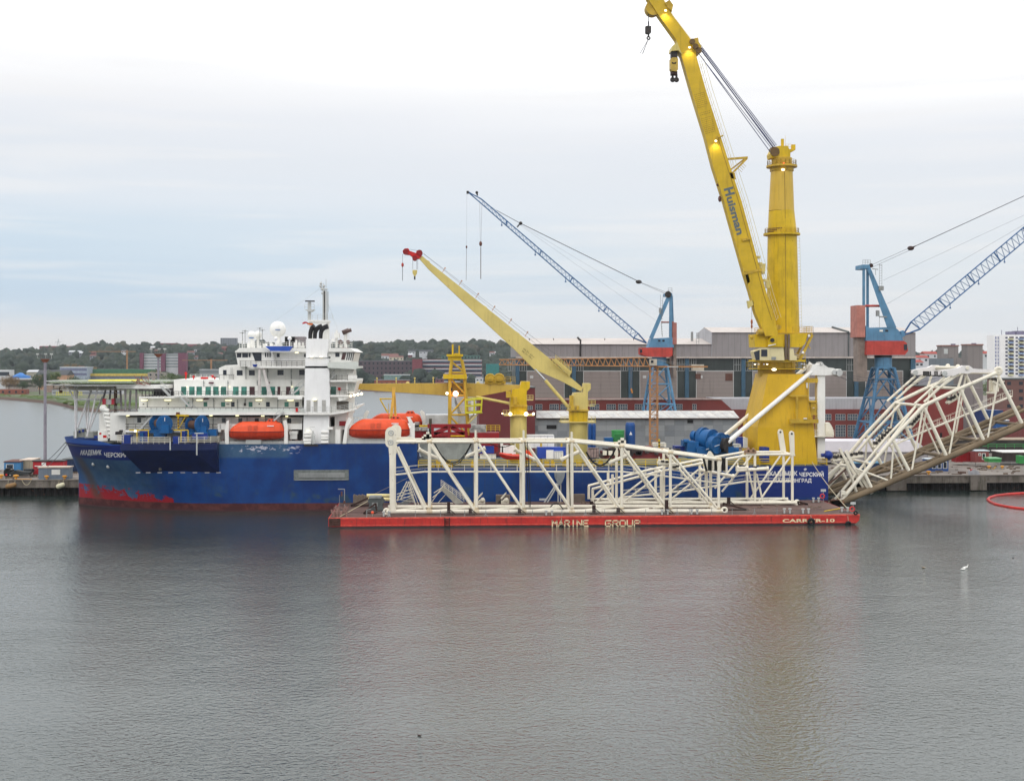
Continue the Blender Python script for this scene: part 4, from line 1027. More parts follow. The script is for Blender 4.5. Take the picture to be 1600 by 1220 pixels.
mb=MB();mb.px(1184,517,1192,524,259.8,1.5);p=R(1188,518.5,259.8);mb.tube(p-Vector((.5,0,0)),p+Vector((.5,0,0)),.6,14);p=R(1217.5,511.5,259.5);mb.tube(p,p+Vector((0,1,0)),.5,14);mb.build('sheave_housing',YELW,cr)
mb=MB();z5=zr(521);mb.rail([(GX(1179,261),260.8,z5),(GX(1200,261),260.8,z5)],1.1,1.1,3,.05)
mb.rail([(GX(1238,261),260.8,z5+.2),(GX(1270,261),260.8,z5+.2),(GX(1270,261),268,z5+.2)],1.2,1.2,3,.05);mb.box(GX(1240,261),GX(1270,261),260.8,268,z5-.1,z5+.1)
mb.beam(R(1269,523,261),R(1250,562,261),.5,.5);mb.beam(R(1262,523,262),R(1246,553,262),.4,.4);mb.t((1258,530),(1266,545),261,.1)
for i in range(8):mb.px(1241+i*.6,544+i*2.2,1250+i*.3,544.8+i*2.2,261.3,1)
mb.build('external_stair',YELW,cr)
for(u,v)in((1264,525),(1254.5,551)):mb=MB();mb.ball(R(u,v,260.6),.3,nu=8,nv=6);mb.build('work_lamp',WHITE,cr)
mb=MB();mb.ball(R(1209.5,577.3,259.6),.28,nu=8,nv=6,sx=1.8);mb.build('work_lamp',LIT,cr)
# mast column
mcx=lambda u:GX(u,YM)
def zc(v):return GZ(v,YM,1223)
secs=[(521,1198.5,1248.5),(440,1199,1246.5),(366,1200,1244.5),(330,1201.5,1240.5),(264,1205,1238)]
for k,((va,la,ra),(vb,lb,rb))in enumerate(zip(secs[:-1],secs[1:])):
    mb=MB();mb.tube(((mcx(la)+mcx(ra))/2,YM,zc(va)),((mcx(lb)+mcx(rb))/2,YM,zc(vb)),(mcx(ra)-mcx(la))/2,32,(mcx(rb)-mcx(lb))/2)
    mb.build('mast_section',[YEL,YEL,YEL,mat('upper mast yellow',(204,170,66),.42,var=.06,vs=.2,streak=.25,dirt=(120,92,30))][k],cr)
cm=(mcx(1205)+mcx(1238))/2
mb=MB();mb.tube((cm,YM,zc(368)),(cm,YM,zc(365)),(mcx(1249)-mcx(1193))/2,36);q=[(cm+3.4*cos(a*pi/10),YM+3.4*sin(a*pi/10),zc(365))for a in range(21)];mb.rail(q,1.0,1.0,3,.04)
mb.build('mast_gallery',YEL,cr)
mb=MB();mb.tube((cm,YM,zc(364.9)),(cm,YM,zc(357.5)),(mcx(1242.5)-mcx(1201))/2+.1,36);mb.build('mast_collar',mat('brown collar',(122,92,44),.6,var=.3,vs=2),cr)
mb=MB();mb.tube((cm,YM,zc(262)),(cm,YM,zc(259)),(mcx(1244)-mcx(1197))/2,36);q=[(cm+2.9*cos(a*pi/10),YM+2.9*sin(a*pi/10),zc(259))for a in range(21)];mb.rail(q,1.0,1.0,3,.04)
mb.tube((cm,YM,zc(259)),(cm,YM,zc(247.5)),2.05,36);mb.tube((cm,YM,zc(268)),(cm,YM,zc(262)),2.4,24);mb.build('mast_head_gallery',YELW,cr)
mb=MB();mb.poly([(1205,246.5),(1204,240),(1209,230),(1219,228),(1220,228.5),(1225,228.5),(1226,228),(1231,228),(1233,233),(1243,234.5),(1235,238),(1235,246.5)],YM-1.6,3.2);mb.tube((mcx(1222.5),YM,zc(229)),(mcx(1222.5),YM,zc(217.5)),.32,10);mb.px(1237,226,1243,234,YM-.6,.6)
mb.tube((mcx(1227),YM,zc(230)),(mcx(1227),YM,zc(212)),.03,4);mb.rail([R(1228,234,YM-1),R(1236,234,YM-1)],1.1,.6,2,.03);hd_=mb.build('mast_head',YEL,cr)
mb=MB()
for k in range(4):p=R(1211-k*.8,237,YM-1.9+k*1.2);mb.tube(p,p+Vector((0,.25,0)),.95,18)
mb.build('sheave',mat('sheave brown',(104,80,44),.5,var=.3,vs=2),hd_)
mb=MB();mb.ball(R(1224.5,256,YM-2.4),.18,nu=8,nv=6);mb.build('warning_lamp',glow('red warning lamp',(255,60,40),3),cr)
mb=MB();mb.ball(R(1223.5,265.4,YM-2.6),.24,nu=8,nv=6,sx=1.6);mb.build('work_lamp',LIT,cr)
mb=MB()
for v in range(372,520,5):p=Vector((mcx(1245.5+(v-372)*.025),YM-.3,zc(v)));mb.tube(p,p+Vector((.45,0,0)),.035,4);mb.tube(p+Vector((.45,0,0)),p+Vector((.45,0,-.65)),.03,4)
mb.build('mast_ladder',YELP,cr)
mb=MB();mb.tube((cm,YM-2.2,zc(268)),(cm,YM-2.75,zc(357)),.06,4);mb.tube((cm,YM-2.95,zc(369)),(cm,YM-3.3,zc(520)),.06,4);mb.build('mast_seam',mat('seam brown',(120,92,40),.6),cr)
# boom
YB=259.4
L_=[(1196,525),(1181,490),(1171.5,455),(1163,428),(1131.5,315),(1114,260),(1102,213),(1080,141),(1066,92),(1056.5,62),(1030.5,26),(1012,-2),(998,-30)]
R_=[(1217,525),(1211,500),(1199,463),(1190,429),(1159,315),(1141,260),(1126,213),(1103,141),(1090,95),(1082,65),(1051,24),(1036,-2),(1022,-30)]
mb=MB();mb.poly(L_[:10]+R_[:10][::-1],YB,2.2);bm=mb.build('boom',mat('boom yellow',(202,168,36),.45,var=.12,vs=.3,streak=.35,dirt=(120,92,30)),cr)
mb=MB();mb.poly(L_[9:]+R_[9:][::-1],YB+.01,2.15);mb.build('boom_tip',mat('boom yellow',()),cr)
mb=MB();mb.poly([(1158.5,426),(1190,419),(1191,423),(1160,430.5)],YB-.12,.1);mb.poly([(1159,373),(1172,371.5),(1172.5,374),(1161,377)],YB-.35,.3)
mb.poly([(1064,83),(1090,78.5),(1090.2,79.2),(1064.2,83.7)],YB-.08,.06);mb.build('boom_flange',YELW,bm)
mb=MB()
for(a,b)in zip(R_[1:6],R_[2:7]):
    if a[1]>200:mb.t((a[0]-5,a[1]),(b[0]-5,b[1]),YB-.02,.05,n=4)
mb.build('boom_seam',mat('seam brown',(120,92,40),.6),bm)
mb=MB();pts=[R(u+2.5,v,YB+.5)for u,v in R_[1:9]];mb.path(pts,.05,4)
for a,b in zip(pts[:-1],pts[1:]):
    n_=max(1,int((a-b).length/1.5))
    for i in range(n_):p=a.lerp(b,i/n_);mb.tube(p,p+Vector((-.5,0,-.1)),.04,4);mb.tube(p,p+Vector((.35,0,.9)),.03,4)
mb.path([p+Vector((.9,0,.5))for p in pts],.05,4);mb.path([p+Vector((.6,1.0,.3))for p in pts],.04,4)
mb.build('boom_walkway',mat('pale walkway',(206,196,150),.5),bm)
mb=MB()
mb.path([R(u+1,v,YB+.5)for u,v in R_[9:]],.04,4);mb.path([R(u+8,v-2,YB+.5)for u,v in R_[8:]],.03,4);mb.path([R(u+11,v-6,YB+1.5)for u,v in R_[8:]],.03,4);mb.build('boom_tip_rail',YELP,bm)
# boom rest bracket, outrigger, lamps
mb=MB();mb.beam(R(1136,249,YB+1),R(1168,246.5,YB+1),.5,.4);mb.beam(R(1143,272,YB+1),R(1167,248,YB+1),.4,.35);mb.beam(R(1141,266,YB+2),R(1163,249,YB+2),.3,.3)
for i in range(4):mb.t((1153+i*2.6,263-i*2.4),(1159+i*2.2,269-i*2.8),YB+1,.05,n=4)
mb.poly([(1140,270),(1148,270),(1150,280),(1143,279)],YB,1.2);mb.build('rope_outrigger',YELW,bm)
mb=MB();mb.t((1120,216),(1130,212),YB-.4,.14);mb.px(1119,213,1121,219,YB-.8,.3);mb.build('lamp_arm',YELW,bm)
for(u,v)in((1118.5,220.5),(1077.5,74.5),(1040,17)):
    mb=MB();p=R(u,v,YB-.7);mb.ball(p,.2,nu=10,nv=7,sx=1.3);lp=mb.build('flood_lamp',LIT,bm)
    ld=bpy.data.lights.new('boom_flood','SPOT');ld.energy=260;ld.color=(1,.9,.45);ld.spot_size=radians(110);ld.spot_blend=.8;ld.shadow_soft_size=.25
    lo=bpy.data.objects.new('boom_flood',ld);COL.objects.link(lo);lo.location=p+Vector((.05,-.35,-.35));lo.rotation_euler=Vector((0,-.55,.83)).to_track_quat('Z','Y').to_euler()
# heel brackets, winch clutter on back
mb=MB();mb.poly([(1163,424),(1168,424),(1172,440),(1168,444)],YB,.8);mb.poly([(1168,470),(1177,470),(1178,476),(1170,482)],YB,1)
for(u,v)in((1186,418),(1190,424),(1193,436),(1198,446),(1183,400),(1186,410)):mb.px(u,v,u+5,v+4,YB+.6,1.2)
mb.px(1186,412,1196,424,YB+.8,1.2);mb.px(1197,438,1204,446,YB+.8,1.2);mb.build('rope_guide',YELP,bm)
# heavy sheave cluster at the knee
mb=MB();mb.poly([(1078,62),(1091,59),(1092,66),(1096,72),(1095,82),(1088,84),(1083,76)],YB-.4,3.8);sh=mb.build('sheave_cluster',YELW,bm)
mb=MB()
for(u,v,r)in((1082,65,.55),(1087,73,.6),(1092,79,.62)):
    for k in range(4):p=R(u,v,YB-.6+k*1.15);mb.tube(p,p+Vector((0,.3,0)),r,16)
mb.build('sheave',mat('sheave brown',()),sh)
mb=MB();mb.poly([(1039,5),(1046,0),(1052,8),(1050,18),(1043,12)],YB-.3,3);mb.build('tip_sheave',YELW,bm)
mb=MB();p=R(1021,12,YB+.3);mb.tube(p,p+Vector((0,2.2,0)),1.5,24);mb.build('tip_wheel',YELW,bm)
mb=MB();mb.poly([(1049,80),(1050,73),(1058,66),(1066,86),(1060,79)],YB-.2,3);mb.build('hook_bracket',YELP,bm)
# main hook block
hk=thing('hook_block','heavy yellow twin hook block hanging from the knee of the giant crane boom','hook',R(1053,128,YB+1));y_=YB+.2
mb=MB();mb.px(1049,79,1058.5,90,y_+.2,1.2)
for i in range(4):mb.t((1050+i*2.6,77),(1050+i*2.6,92),y_+.4+.3*i,.1)
mb.build('reeving',STEEL,hk)
mb=MB();mb.poly([(1048,92),(1051,90),(1057,90),(1059.5,92),(1059.5,109),(1057,112),(1050,111),(1048,108)],y_,1.6);bk=mb.build('block_body',mat('hook block yellow',(186,158,70),.5,var=.2),hk)
mb=MB();mb.poly([(1049.5,97),(1053,98.5),(1057,97),(1056,100),(1050.5,100)],y_-.06,.05);mb.build('dark_slot',BLACK,bk)
mb=MB();mb.px(1049,111.5,1058.5,117,y_+.2,1.2);mb.build('swivel',RUSTD,hk)
for du in(0,6):
    mb=MB();mb.t((1051+du,116),(1051+du,122),y_+.7,.22,n=8);mb.torus(R(1051+du,125,y_+.7),(0,1,0),.30,.22,16,8);mb.ball(R(1051+du,126,y_+.7),.3,nu=10,nv=7);mb.build('hook',STEEL,hk)
# whip hook
hk=thing('whip_hook','small grey hook block with slings hanging from the boom tip of the giant crane','hook',R(1013,80,YB+1));y_=YB+1
mb=MB();mb.t((1013.3,17),(1013.3,38),y_,.07,n=5);mb.t((1013.3,34),(1013.3,41),y_,.14,n=6);mb.build('cable',CABLE,hk)
mb=MB();mb.poly([(1009,41),(1017.5,41),(1017.5,51),(1015,52.5),(1011,52.5),(1009,51)],y_-.5,1);mb.build('block_body',STEEL,hk)
mb=MB();mb.t((1013.3,52),(1013.3,57),y_,.16);mb.torus(R(1013.3,60,y_),(0,1,0),.28,.13,14,6);mb.build('hook',STEEL,hk)
mb=MB();mb.t((1012.5,63),(1000,84),y_,.06,n=4);mb.t((1012.5,63),(1003.5,85),y_,.06,n=4);mb.t((1012.5,63),(1005,83),y_+.2,.04,n=4);mb.build('sling',CABLE,hk)
hk=thing('trolley_hook','small dark block hanging beside the lettered part of the yellow boom','hook',R(1125,316,YB+.5))
mb=MB();mb.t((1124.7,300),(1124.7,306),YB+.5,.04,n=4);mb.build('cable',CABLE,hk);mb=MB();mb.ball(R(1124.7,311,YB+.5),.35,sz=1.8,nu=10,nv=7);mb.ball(R(1121.5,289,YB+.5),.3,nu=8,nv=6);mb.build('block_body',RUSTY,hk)
hk=thing('pennant_hook','thin wire with small rusty weight hanging left of the crane cab','hook',R(1175,530,YB+.5))
mb=MB();mb.t((1174.6,478),(1174.6,528),YB+.5,.035,n=4);mb.build('cable',CABLE,hk)
mb=MB();mb.ball(R(1174.6,503,YB+.5),.22,sz=2.6,nu=8,nv=6);mb.ball(R(1174.6,510,YB+.5),.2,sz=2.2,nu=8,nv=6);mb.build('weight',mat('orange rust weight',(158,86,48),.6),hk);mb=MB();mb.ball(R(1174.6,527,YB+.5),.35,sz=1.3,nu=8,nv=6);mb.build('hook',YELW,hk)
# luffing ropes
mb=MB()
for(a,b,y0,y1,r)in(((1095,74),(1211,229),YB,YM-1,.10),((1096,72),(1213,228),YB+2.5,YM+1,.05),((1091,83),(1203,237),YB,YM-1,.08),((1094,76),(1208,231),YB+.6,YM-.5,.12),((1090,82),(1206,233),YB+2,YM,.06),((1097,75),(1214,227),YB+1.5,YM,.03),((1095,79),(1210,231),YB+1.2,YM+.6,.05)):
    mb.t(a,b,y0,r,y1,n=5)
mb.build('luffing_rope',CABLEB,cr)
# lettering on the boom
e=(R(1154,369,YB)-R(1134,292,YB));O=R(1143.5,291,YB)
ax_=(R(1159.5,366,YB)-R(1138.5,292.5,YB));ay_=(R(1143,291.2,YB)-R(1131,294.5,YB))
O=R(1130.5,295.5,YB);GREYLET=mat('grey lettering',(92,104,108),.5,var=.06)
lettering('lettering','H',O,ax_*.16,ay_*1.22,GREYLET,bm,.05);lettering('lettering','uisman',O+ax_*.185,ax_*.80,ay_*.95,GREYLET,bm,.035)
rr=random.Random(2)
DLET=mat('dark stencil lettering',(112,88,40),.6)
def chart(nm,p0,ax2,ay2,rows):
    mb=MB();
    for(r0,groups)in rows:
        for g0,g1 in groups:
            O_=p0+ax2*r0;n_=3
            for k in range(n_):
                a=g0+(g1-g0)*(k+rr.uniform(.08,.2))/n_;b=g0+(g1-g0)*(k+rr.uniform(.75,.92))/n_
                q=[O_+ay2*a,O_+ay2*b,O_+ax2*.011+ay2*b,O_+ax2*.011+ay2*a];mb.add([v+Vector((0,-.03,0))for v in q],[(0,1,2,3)])
    return mb.build(nm,DLET,bm)
p0=R(1084,148,YB);axc=R(1103,212,YB)-p0;ayc=R(1100,143.5,YB)-p0
rows=[]
for k in range(22):
    s_=.01+k*.045
    if.36<s_<.42 or.52<s_<.56:continue
    rows.append((s_,[(.0+.02*j+j*.155,.13+.02*j+j*.155)for j in range(6)if not(.24<s_<.36 and j>3 and k%2)]))
chart('load_chart',p0,axc,ayc,rows)

# ------------------------------------------------------------------ white stern gantry
g=thing('stern_gantry','white post with long inclined braces and pulley head beside the yellow pedestal','gantry',(GX(1283,262),262,8.2))
mb=MB();mb.px(1277.3,586,1289.3,716,261,1.8);mb.build('post',WHITE,g)
mb=MB();mb.poly([(1262,586),(1270,569.5),(1279,569),(1284,565.5),(1288,570),(1294,574),(1302,575),(1307,577),(1314,576.5),(1317,582),(1314,587),(1304,585.5),(1290,586.5)],260.6,2.6);hg=mb.build('head_beam',WHITE,g)
mb=MB()
for(u,v,r)in((1311.5,582.5,.68),(1304,581.5,.5),(1284,568,.3)):p=R(u,v,260.3);mb.tube(p,p+Vector((0,3.2,0)),r,18)
mb.build('pulley',GREYL,hg);mb=MB();p=R(1284,568.5,260.2);mb.tube(p,p+Vector((0,.1,0)),.14,10);mb.poly([(1261,572),(1265,565),(1271,570)],263,.3);mb.build('lug',WHITE,hg)
mb=MB();mb.t((1268,581),(1137,691),261,.46,257.5,n=14);mb.build('brace',WHITE,g)
mb=MB();mb.t((1262,572),(1128,684),274,.42,266,n=14);mb.build('brace',OFFW,g)
mb=MB();mb.px(1269.5,672,1303,681.5,259.8,3.5)if False else mb.px(1270,681,1303,682.6,259.6,3.5);mb.rail([R(1270,681,259.7),R(1279,681,259.7)],1.2,.6,3,.05);mb.rail([R(1290,681,259.7),R(1303,681,259.7)],1.2,.8,3,.05)
mb.poly([(1290,661),(1296,660),(1301,668),(1303,680),(1291,680)],260.5,1.6);p=R(1296,675,260.3);mb.tube(p,p+Vector((0,.3,0)),.4,12);mb.build('work_cage',OFFW,g)
mb=MB();mb.px(1294,705,1297,719,258,2);mb.ball(R(1294.5,711,258),.9,nu=12,nv=8);mb.tube(R(1283,711,258.6),R(1293,711,258.6),.35,10);mb.px(1192,699,1202,722,256,3);mb.px(1153,683,1161,698,262,2);mb.build('blue_cabinet',BLUD,ship)

# ------------------------------------------------------------------ deck cranes
def deck_crane(label,pu,vtop,vbase,y,boom,horizontal):
    x=GX(pu,y);root=thing('deck_crane',label,'crane',(x,y,8.2),'two yellow box boom deck cranes amidships')
    return root,x
dc2,x=deck_crane('yellow deck crane with its pale boom raised diagonally and red head',904,606,720,268,None,False)
W_=(GX(918,268)-GX(889.5,268))/2;cx=(GX(918,268)+GX(889.5,268))/2
def z_(v):return GZ(v,268,900)
mb=MB();mb.tube((cx,268,8),(cx,268,z_(659)),W_,24);mb.build('pedestal',YELP,dc2)
mb=MB();mb.tube((cx,268,z_(660)),(cx,268,z_(643)),W_+.12,24);mb.build('slew_collar',YEL,dc2)
mb=MB();mb.box(GX(876,267),GX(930,267),265.5,270.5,z_(659.5),z_(658));mb.rail([(GX(876,266),265.6,z_(658)),(GX(889,266),265.6,z_(658))],1.05,.8,3,.06);mb.rail([(GX(918,266),265.6,z_(658)),(GX(930,266),265.6,z_(658))],1.05,.8,3,.06)
mb.box(GX(918,266),GX(929,266),265.8,268,z_(634),z_(633));mb.rail([(GX(919,266),265.8,z_(633)),(GX(930,266),265.8,z_(633))],1.05,.8,3,.06);mb.build('service_platform',YELP,dc2)
mb=MB();mb.poly([(889.5,643),(889,640),(897,614),(911,613),(913,599),(923,599),(923,608),(918.5,612),(918.5,643)],266,3.6);mb.build('crane_house',YELP,dc2)
mb=MB();mb.px(889,640,920,642.5,265.6,4.6);mb.px(892,634,898,641,265.2,1);mb.px(901,634,905,641,265.2,1);mb.px(890,618,896,634,265.4,.8);mb.build('gearbox',YELW,dc2)
top=[(660,400),(671.5,410.5),(700,433),(793,507),(852.5,555),(892,590),(911,606)];bot=[(907,611),(875.5,594.5),(835,577),(804,546),(738,485),(669,420),(655,404)]
mb=MB();mb.poly(top+bot,266.6,1.7);b2=mb.build('boom',YELP,dc2)
mb=MB();mb.poly([(863,562),(869,560),(893,581),(890,588)],266.0,.4)
pts=[R(863,570,265.6),R(889,588,265.6)];mb.rail([pts[0],pts[1]],1.2,.9,3,.05);mb.rail([R(868,562,268.4),R(893,583,268.4)],1.0,.9,3,.05);mb.build('boom_walkway',YELP,b2)
mb=MB();mb.t((836,577),(853,595),266.2,.22,n=10);mb.build('cylinder_rod',mat('chrome rod',(196,200,206),.2,metal=.8),b2);mb=MB();mb.t((852,594),(889,637),266.2,.34,n=10);mb.build('luffing_cylinder',YELP,b2)
mb=MB()
for(u,v)in((691,426),(717,446),(743,466),(768.5,486),(794.5,506),(820,526)):mb.t((u,v),(u+5,v-8),267.4,.06,n=5);mb.ball(R(u+4.4,v-7,267.4),.16,nu=6,nv=5)
mb.build('rope_guide',mat('pinkish guide',(176,130,100),.5),b2)
mb=MB()
for(u,v)in((668,408),(757,479),(808,520),(853,557)):mb.t((u-2,v),(u+3,v+3),267.2,.28)
mb.build('boom_lug',YELP,b2)
mb=MB();mb.t((660,395),(880,563),267.2,.03,n=4);mb.t((662,397),(868,562),267.7,.03,n=4);mb.t((634,389),(655,392),267.4,.03,n=4);mb.build('hoist_rope',CABLE,dc2)
mb=MB();mb.poly([(630,396),(629,392),(632,388.5),(638,388),(640,392),(650,395.5),(651,391.5),(656,391),(659,395),(658.5,400),(655,404),(648,404),(640,398),(634,397.5)],266.4,2);hd2=mb.build('boom_head',REDB,dc2)
mb=MB()
for(u,v,r)in((634,393,.55),(655.5,395,.6),(648,403,.5)):p=R(u,v,266.2);mb.tube(p,p+Vector((0,2.3,0)),r,16)
mb.build('sheave',REDD,hd2)
mb=MB()
for dx in(-.4,.4,.6):p=R(648,404,267.4)+Vector((dx,0,0));mb.tube(p,p-Vector((0,0,2.2)),.04,4)
mb.build('fall',CABLE,dc2)
hb=thing('hook_block','small beige hook block under the red head of the raised deck crane','hook',R(648,438,267));mb=MB();mb.poly([(644.5,422),(652,422),(651.5,427),(648.5,432),(647.5,432),(644.5,427)],266.9,.8);mb.build('block_body',YELP,hb)
mb=MB();mb.t((648,431),(648,437),267.3,.16);mb.build('hook',STEEL,hb)
hb=thing('ball_hook','thin wire with rusty ball at the very tip of the red crane head','hook',R(629,438,267));mb=MB();mb.t((629,397),(629,439),267.3,.04,n=4);mb.t((629,416),(629,438),267.3,.07,n=4);mb.build('cable',CABLE,hb);mb=MB();mb.ball(R(629,414,267.3),.26,sz=1.7,nu=8,nv=6);mb.build('ball',REDC,hb)
letter_px('load_marking','SWL 37 t - 32 m',0,0,1,1,266,DLET,b2)if False else None
def slant(nm,s,p0,p1,hpx,y,mt,par,bold=.0):
    a=R(*p0,y);b=R(*p1,y);d=(b-a);nrm=Vector((-d.z,0,d.x)).normalized()*(hpx/7.8);nrm=-nrm if nrm.z<0 else nrm
    return lettering(nm,s,a,d,nrm,mt,par,bold)
BLET=mat('black stencil',(60,52,34),.6)
slant('load_marking','SWL 37 t - 6/32 m',(817,545.5),(834,559),2.4,266.6,BLET,b2);slant('load_marking','SWL 15 t - 7/36 m',(815,549),(831,561.5),2.4,266.6,BLET,b2)

dc1,x=deck_crane('yellow deck crane with its boom stowed level towards the accommodation block',810,597,700,266,None,True)
W_=(GX(823,266)-GX(797,266))/2;cx=(GX(823,266)+GX(797,266))/2
def z_(v):return GZ(v,266,810)
mb=MB();mb.tube((cx,266,8),(cx,266,z_(648)),W_,24);mb.build('pedestal',YELP,dc1)
mb=MB();mb.tube((cx,266,z_(650)),(cx,266,z_(634)),W_+.12,24);mb.build('slew_collar',YEL,dc1)
mb=MB();mb.poly([(797,634),(798,620),(801,608),(812,607),(815,596),(828,596),(828,606),(823,611),(823,634)],264.2,3.4);mb.build('crane_house',YEL,dc1)
mb=MB();mb.px(797,632.5,824,635.5,263.8,4.4);mb.px(802,620,808,633,263.6,1);mb.px(791,611,799,621,263.5,1.2);mb.px(804,624,806,632,263.4,.5);mb.build('gearbox',YELW,dc1)
mb=MB();mb.rail([R(823,625,264),R(833,625,264)],1.0,.7,3,.06);mb.px(823,624.4,833,625.6,264,2);mb.px(788,647.6,834,649.6,263.6,4.8);mb.rail([R(786,648,263.6),R(797,648,263.6)],.9,.7,2,.05);mb.build('service_platform',YELP,dc1)
mb=MB();mb.poly([(548,601),(558,599.5),(725,598.5),(800,601),(826,602),(826,606),(800,609.5),(760,617),(744,620.5),(700,618),(560,608.5),(548,607)],264.8,1.7);b1=mb.build('boom',mat('boom ochre',(190,160,72),.45,var=.1,vs=.25,streak=.25,rust=.08,dirt=(104,80,40)),dc1)
mb=MB();mb.t((744,620),(796,630),264.4,.28,n=8);mb.build('luffing_cylinder',YELP,b1)
mb=MB()
for(u,v)in((589,599),(619,599),(648,599),(677,598.5)):mb.t((u,v),(u,v-9),265.6,.1,n=5);mb.ball(R(u,v-8,265.6),.2,nu=6,nv=5);mb.ball(R(u,v-3,265.6),.16,nu=6,nv=5)
mb.ball(R(637,599,265.6),.4,nu=8,nv=6);mb.ball(R(747,599,265.6),.4,nu=8,nv=6);mb.build('rope_guide',YELP,b1)
mb=MB()
for(u,r)in((766,.95),(780,1.0)):p=R(u,592,264.6);mb.tube(p,p+Vector((0,1.8,0)),r,16);mb.torus(p,(0,1,0),r,.15,16,6)
mb.px(758,596,790,600,264.6,1.9);mb.rail([R(758,600,264.4),R(788,600,264.4)],1.0,.9,3,.05);mb.rail([R(790,598,264.6),R(805,598,264.6)],1.2,.8,3,.05);mb.build('hoist_winch',YELW,b1)
slant('load_marking','SWL 37 t',(729,610),(737,608),3,264.8,BLET,b1)
for(u,v,r)in((797.5,646.8,.34),(822,646.8,.4),(833.5,646.5,.26),(785,646,.14)):mb=MB();mb.ball(R(u,v,263.2),r,nu=12,nv=8);mb.build('flood_lamp',glow('bright flood lamp',(255,236,190),5),dc1)

# ------------------------------------------------------------------ lattice tower, small gantries, deck cargo
lt=thing('lattice_tower','yellow lattice tower standing amidships with floodlights and open cage','tower',(GX(716,262),262,8.2))
mb=MB()
for y_ in(261,264.4):
    mb.t((702.5,690),(703,588),y_,.36,n=10);mb.t((732.5,690),(726,588),y_,.36,n=10);mb.t((703,588),(706,562),y_,.34,n=10);mb.t((727,588),(721.5,562),y_,.34,n=10)
    for(a,b)in(((703,590),(728,617)),((703,648),(728,620)),((703,650),(731,680)),((703,618),(729,618)),((703,648),(731,648)),((706,566),(724,580)),((705,582),(724,582))):mb.t(a,b,y_,.2,n=8)
for(u,v)in((703,590),(727,590),(703,618),(729,618),(703,648),(731,648),(706,564),(721,564),(703,684),(732,684)):mb.t((u,v),(u,v),261,.2,264.4)
for(u,v)in((703,590),(727,590),(703,618),(729,618),(703,648),(731,648)):mb.tube(R(u,v,261),R(u,v,261)+Vector((0,3.4,0)),.18,6)
mb.build('frame',YELW,lt)
mb=MB();mb.px(692.5,585,729.5,592,260.2,5);mb.px(698,553.5,723.5,557,260.4,4.4);mb.px(700,557,721,563.5,260.8,3.6);mb.px(706,538,708.6,556,261.5,.4);mb.t((717.5,556),(717.5,540),263,.14);mb.px(710,552,719,554,261,2);mb.build('platform',YEL,lt)
mb=MB()
mb.rail([R(701,645,261),R(727,645,261)],1.1,.9,3,.05);mb.t((717,650),(717,672),263,.05)
for v in range(632,672,3):mb.t((717,v),(721,v),263,.04,n=4)
mb.build('ladder',YELP,lt)
mb=MB()
for(u,v)in((727.5,625),(741,624),(753,624)):
    mb.t((u,v),(u if u<750 else 751.5,v+21),259.6,.16,n=6)
for v in(624.5,634,645):mb.t((727,v+.8),(753,v-1),259.6,.16,n=6);mb.t((729,v-2),(752,v-3),262,.12,n=6)
for u in(728,753):mb.t((u,624),(u,622),259.6,.12,262,n=6);mb.t((u,645),(u-1,643),259.6,.12,262,n=6)
mb.px(727,644,752,646,259.6,2.4);mb.build('cage',YELG,lt)
mb=MB();mb.px(736,627,740,642,260.6,1);mb.build('white_post',WHITE,lt)
mb=MB();mb.t((731,662),(746,647),260,.14);mb.t((731,658),(741,647),261,.14);mb.build('cage_brace',YELP,lt)
mb=MB();mb.ball(R(712,615,260),.55,nu=12,nv=8);mb.build('flood_lamp',glow('warm flood lamp',(255,170,140),7),lt);mb=MB();mb.ball(R(698.5,614.5,260),.3,nu=10,nv=7);mb.build('flood_lamp',LIT,lt)
mb=MB();mb.px(703,606,707,611,260.7,.8);mb.px(718,604,722,612,261,.8);mb.build('control_box',STEEL,lt)

gt=thing('small_gantry','small pale yellow boat handling mast between the two aft lifeboats','davit',(GX(614,262),262,12))
mb=MB();mb.poly([(608,656),(613,617),(616.5,617),(613,656)],261,.6);mb.poly([(616,656),(614.5,617),(618,617),(620,656)],262,.6);mb.px(612.5,605,617.5,620,261.2,.5);mb.px(610,651,620,653.5,261,1.6)
mb.build('mast',mat('orange yellow mast',(216,172,76),.5),gt)
mb=MB();mb.t((593,623),(612,623),261,.13);mb.t((594,624),(606,645),261,.13);mb.t((607,630),(607,650),262,.05);mb.t((601,641),(611,641),262,.05);mb.build('arm',YEL,gt)

rf=thing('red_gangway_frame','dark red lattice framework along the deck behind the white truss','frame',(GX(690,257),257,8.2))
mb=MB()
for(a,b)in(((668,665.5),(736,665.5)),((676,678),(731,678)),((701.5,665.5),(701.5,684)),((676,665.5),(676,682)),((728,665.5),(728,684)),((678,677),(700,668)),((726,677),(705,668))):mb.beam(R(*a,256),R(*b,256),.5,.8)
mb.build('truss_frame',REDD,rf)
mb=MB();mb.px(643,673,668,686,257.5,3);mb.px(734,676,780,688,257.5,3);mb.px(668,681,736,687,258,3);mb.build('girder',REDD,rf)
mb=MB();mb.px(704,680,727,682,255.6,.3);mb.px(648,664,668,667,257,.5);mb.rail([R(760,674,257),R(781,674,257)],1.2,.8,3,.06);mb.build('handrail',YEL,rf)
mb=MB();mb.px(648,660,655,673,257,2);mb.px(735,664,760,676,258,2);mb.px(657,668,668,673,257,1);mb.build('equipment',mat('mixed equipment',(150,150,146),.5,var=.5,vs=1.2),rf)
mb=MB()
for k in range(5):mb.t((672.5,654+k*5),(672.5,659+k*5),256,.28+.01*k)
mb.build('striped_post',mat('black yellow post',(60,56,40),.5,var=.9,vs=3),rf)
mb=MB();mb.px(665,648,745,662,276,4);mb.build('white_hatch_cover',mat('dull white cover',(200,202,204),.5),ship)

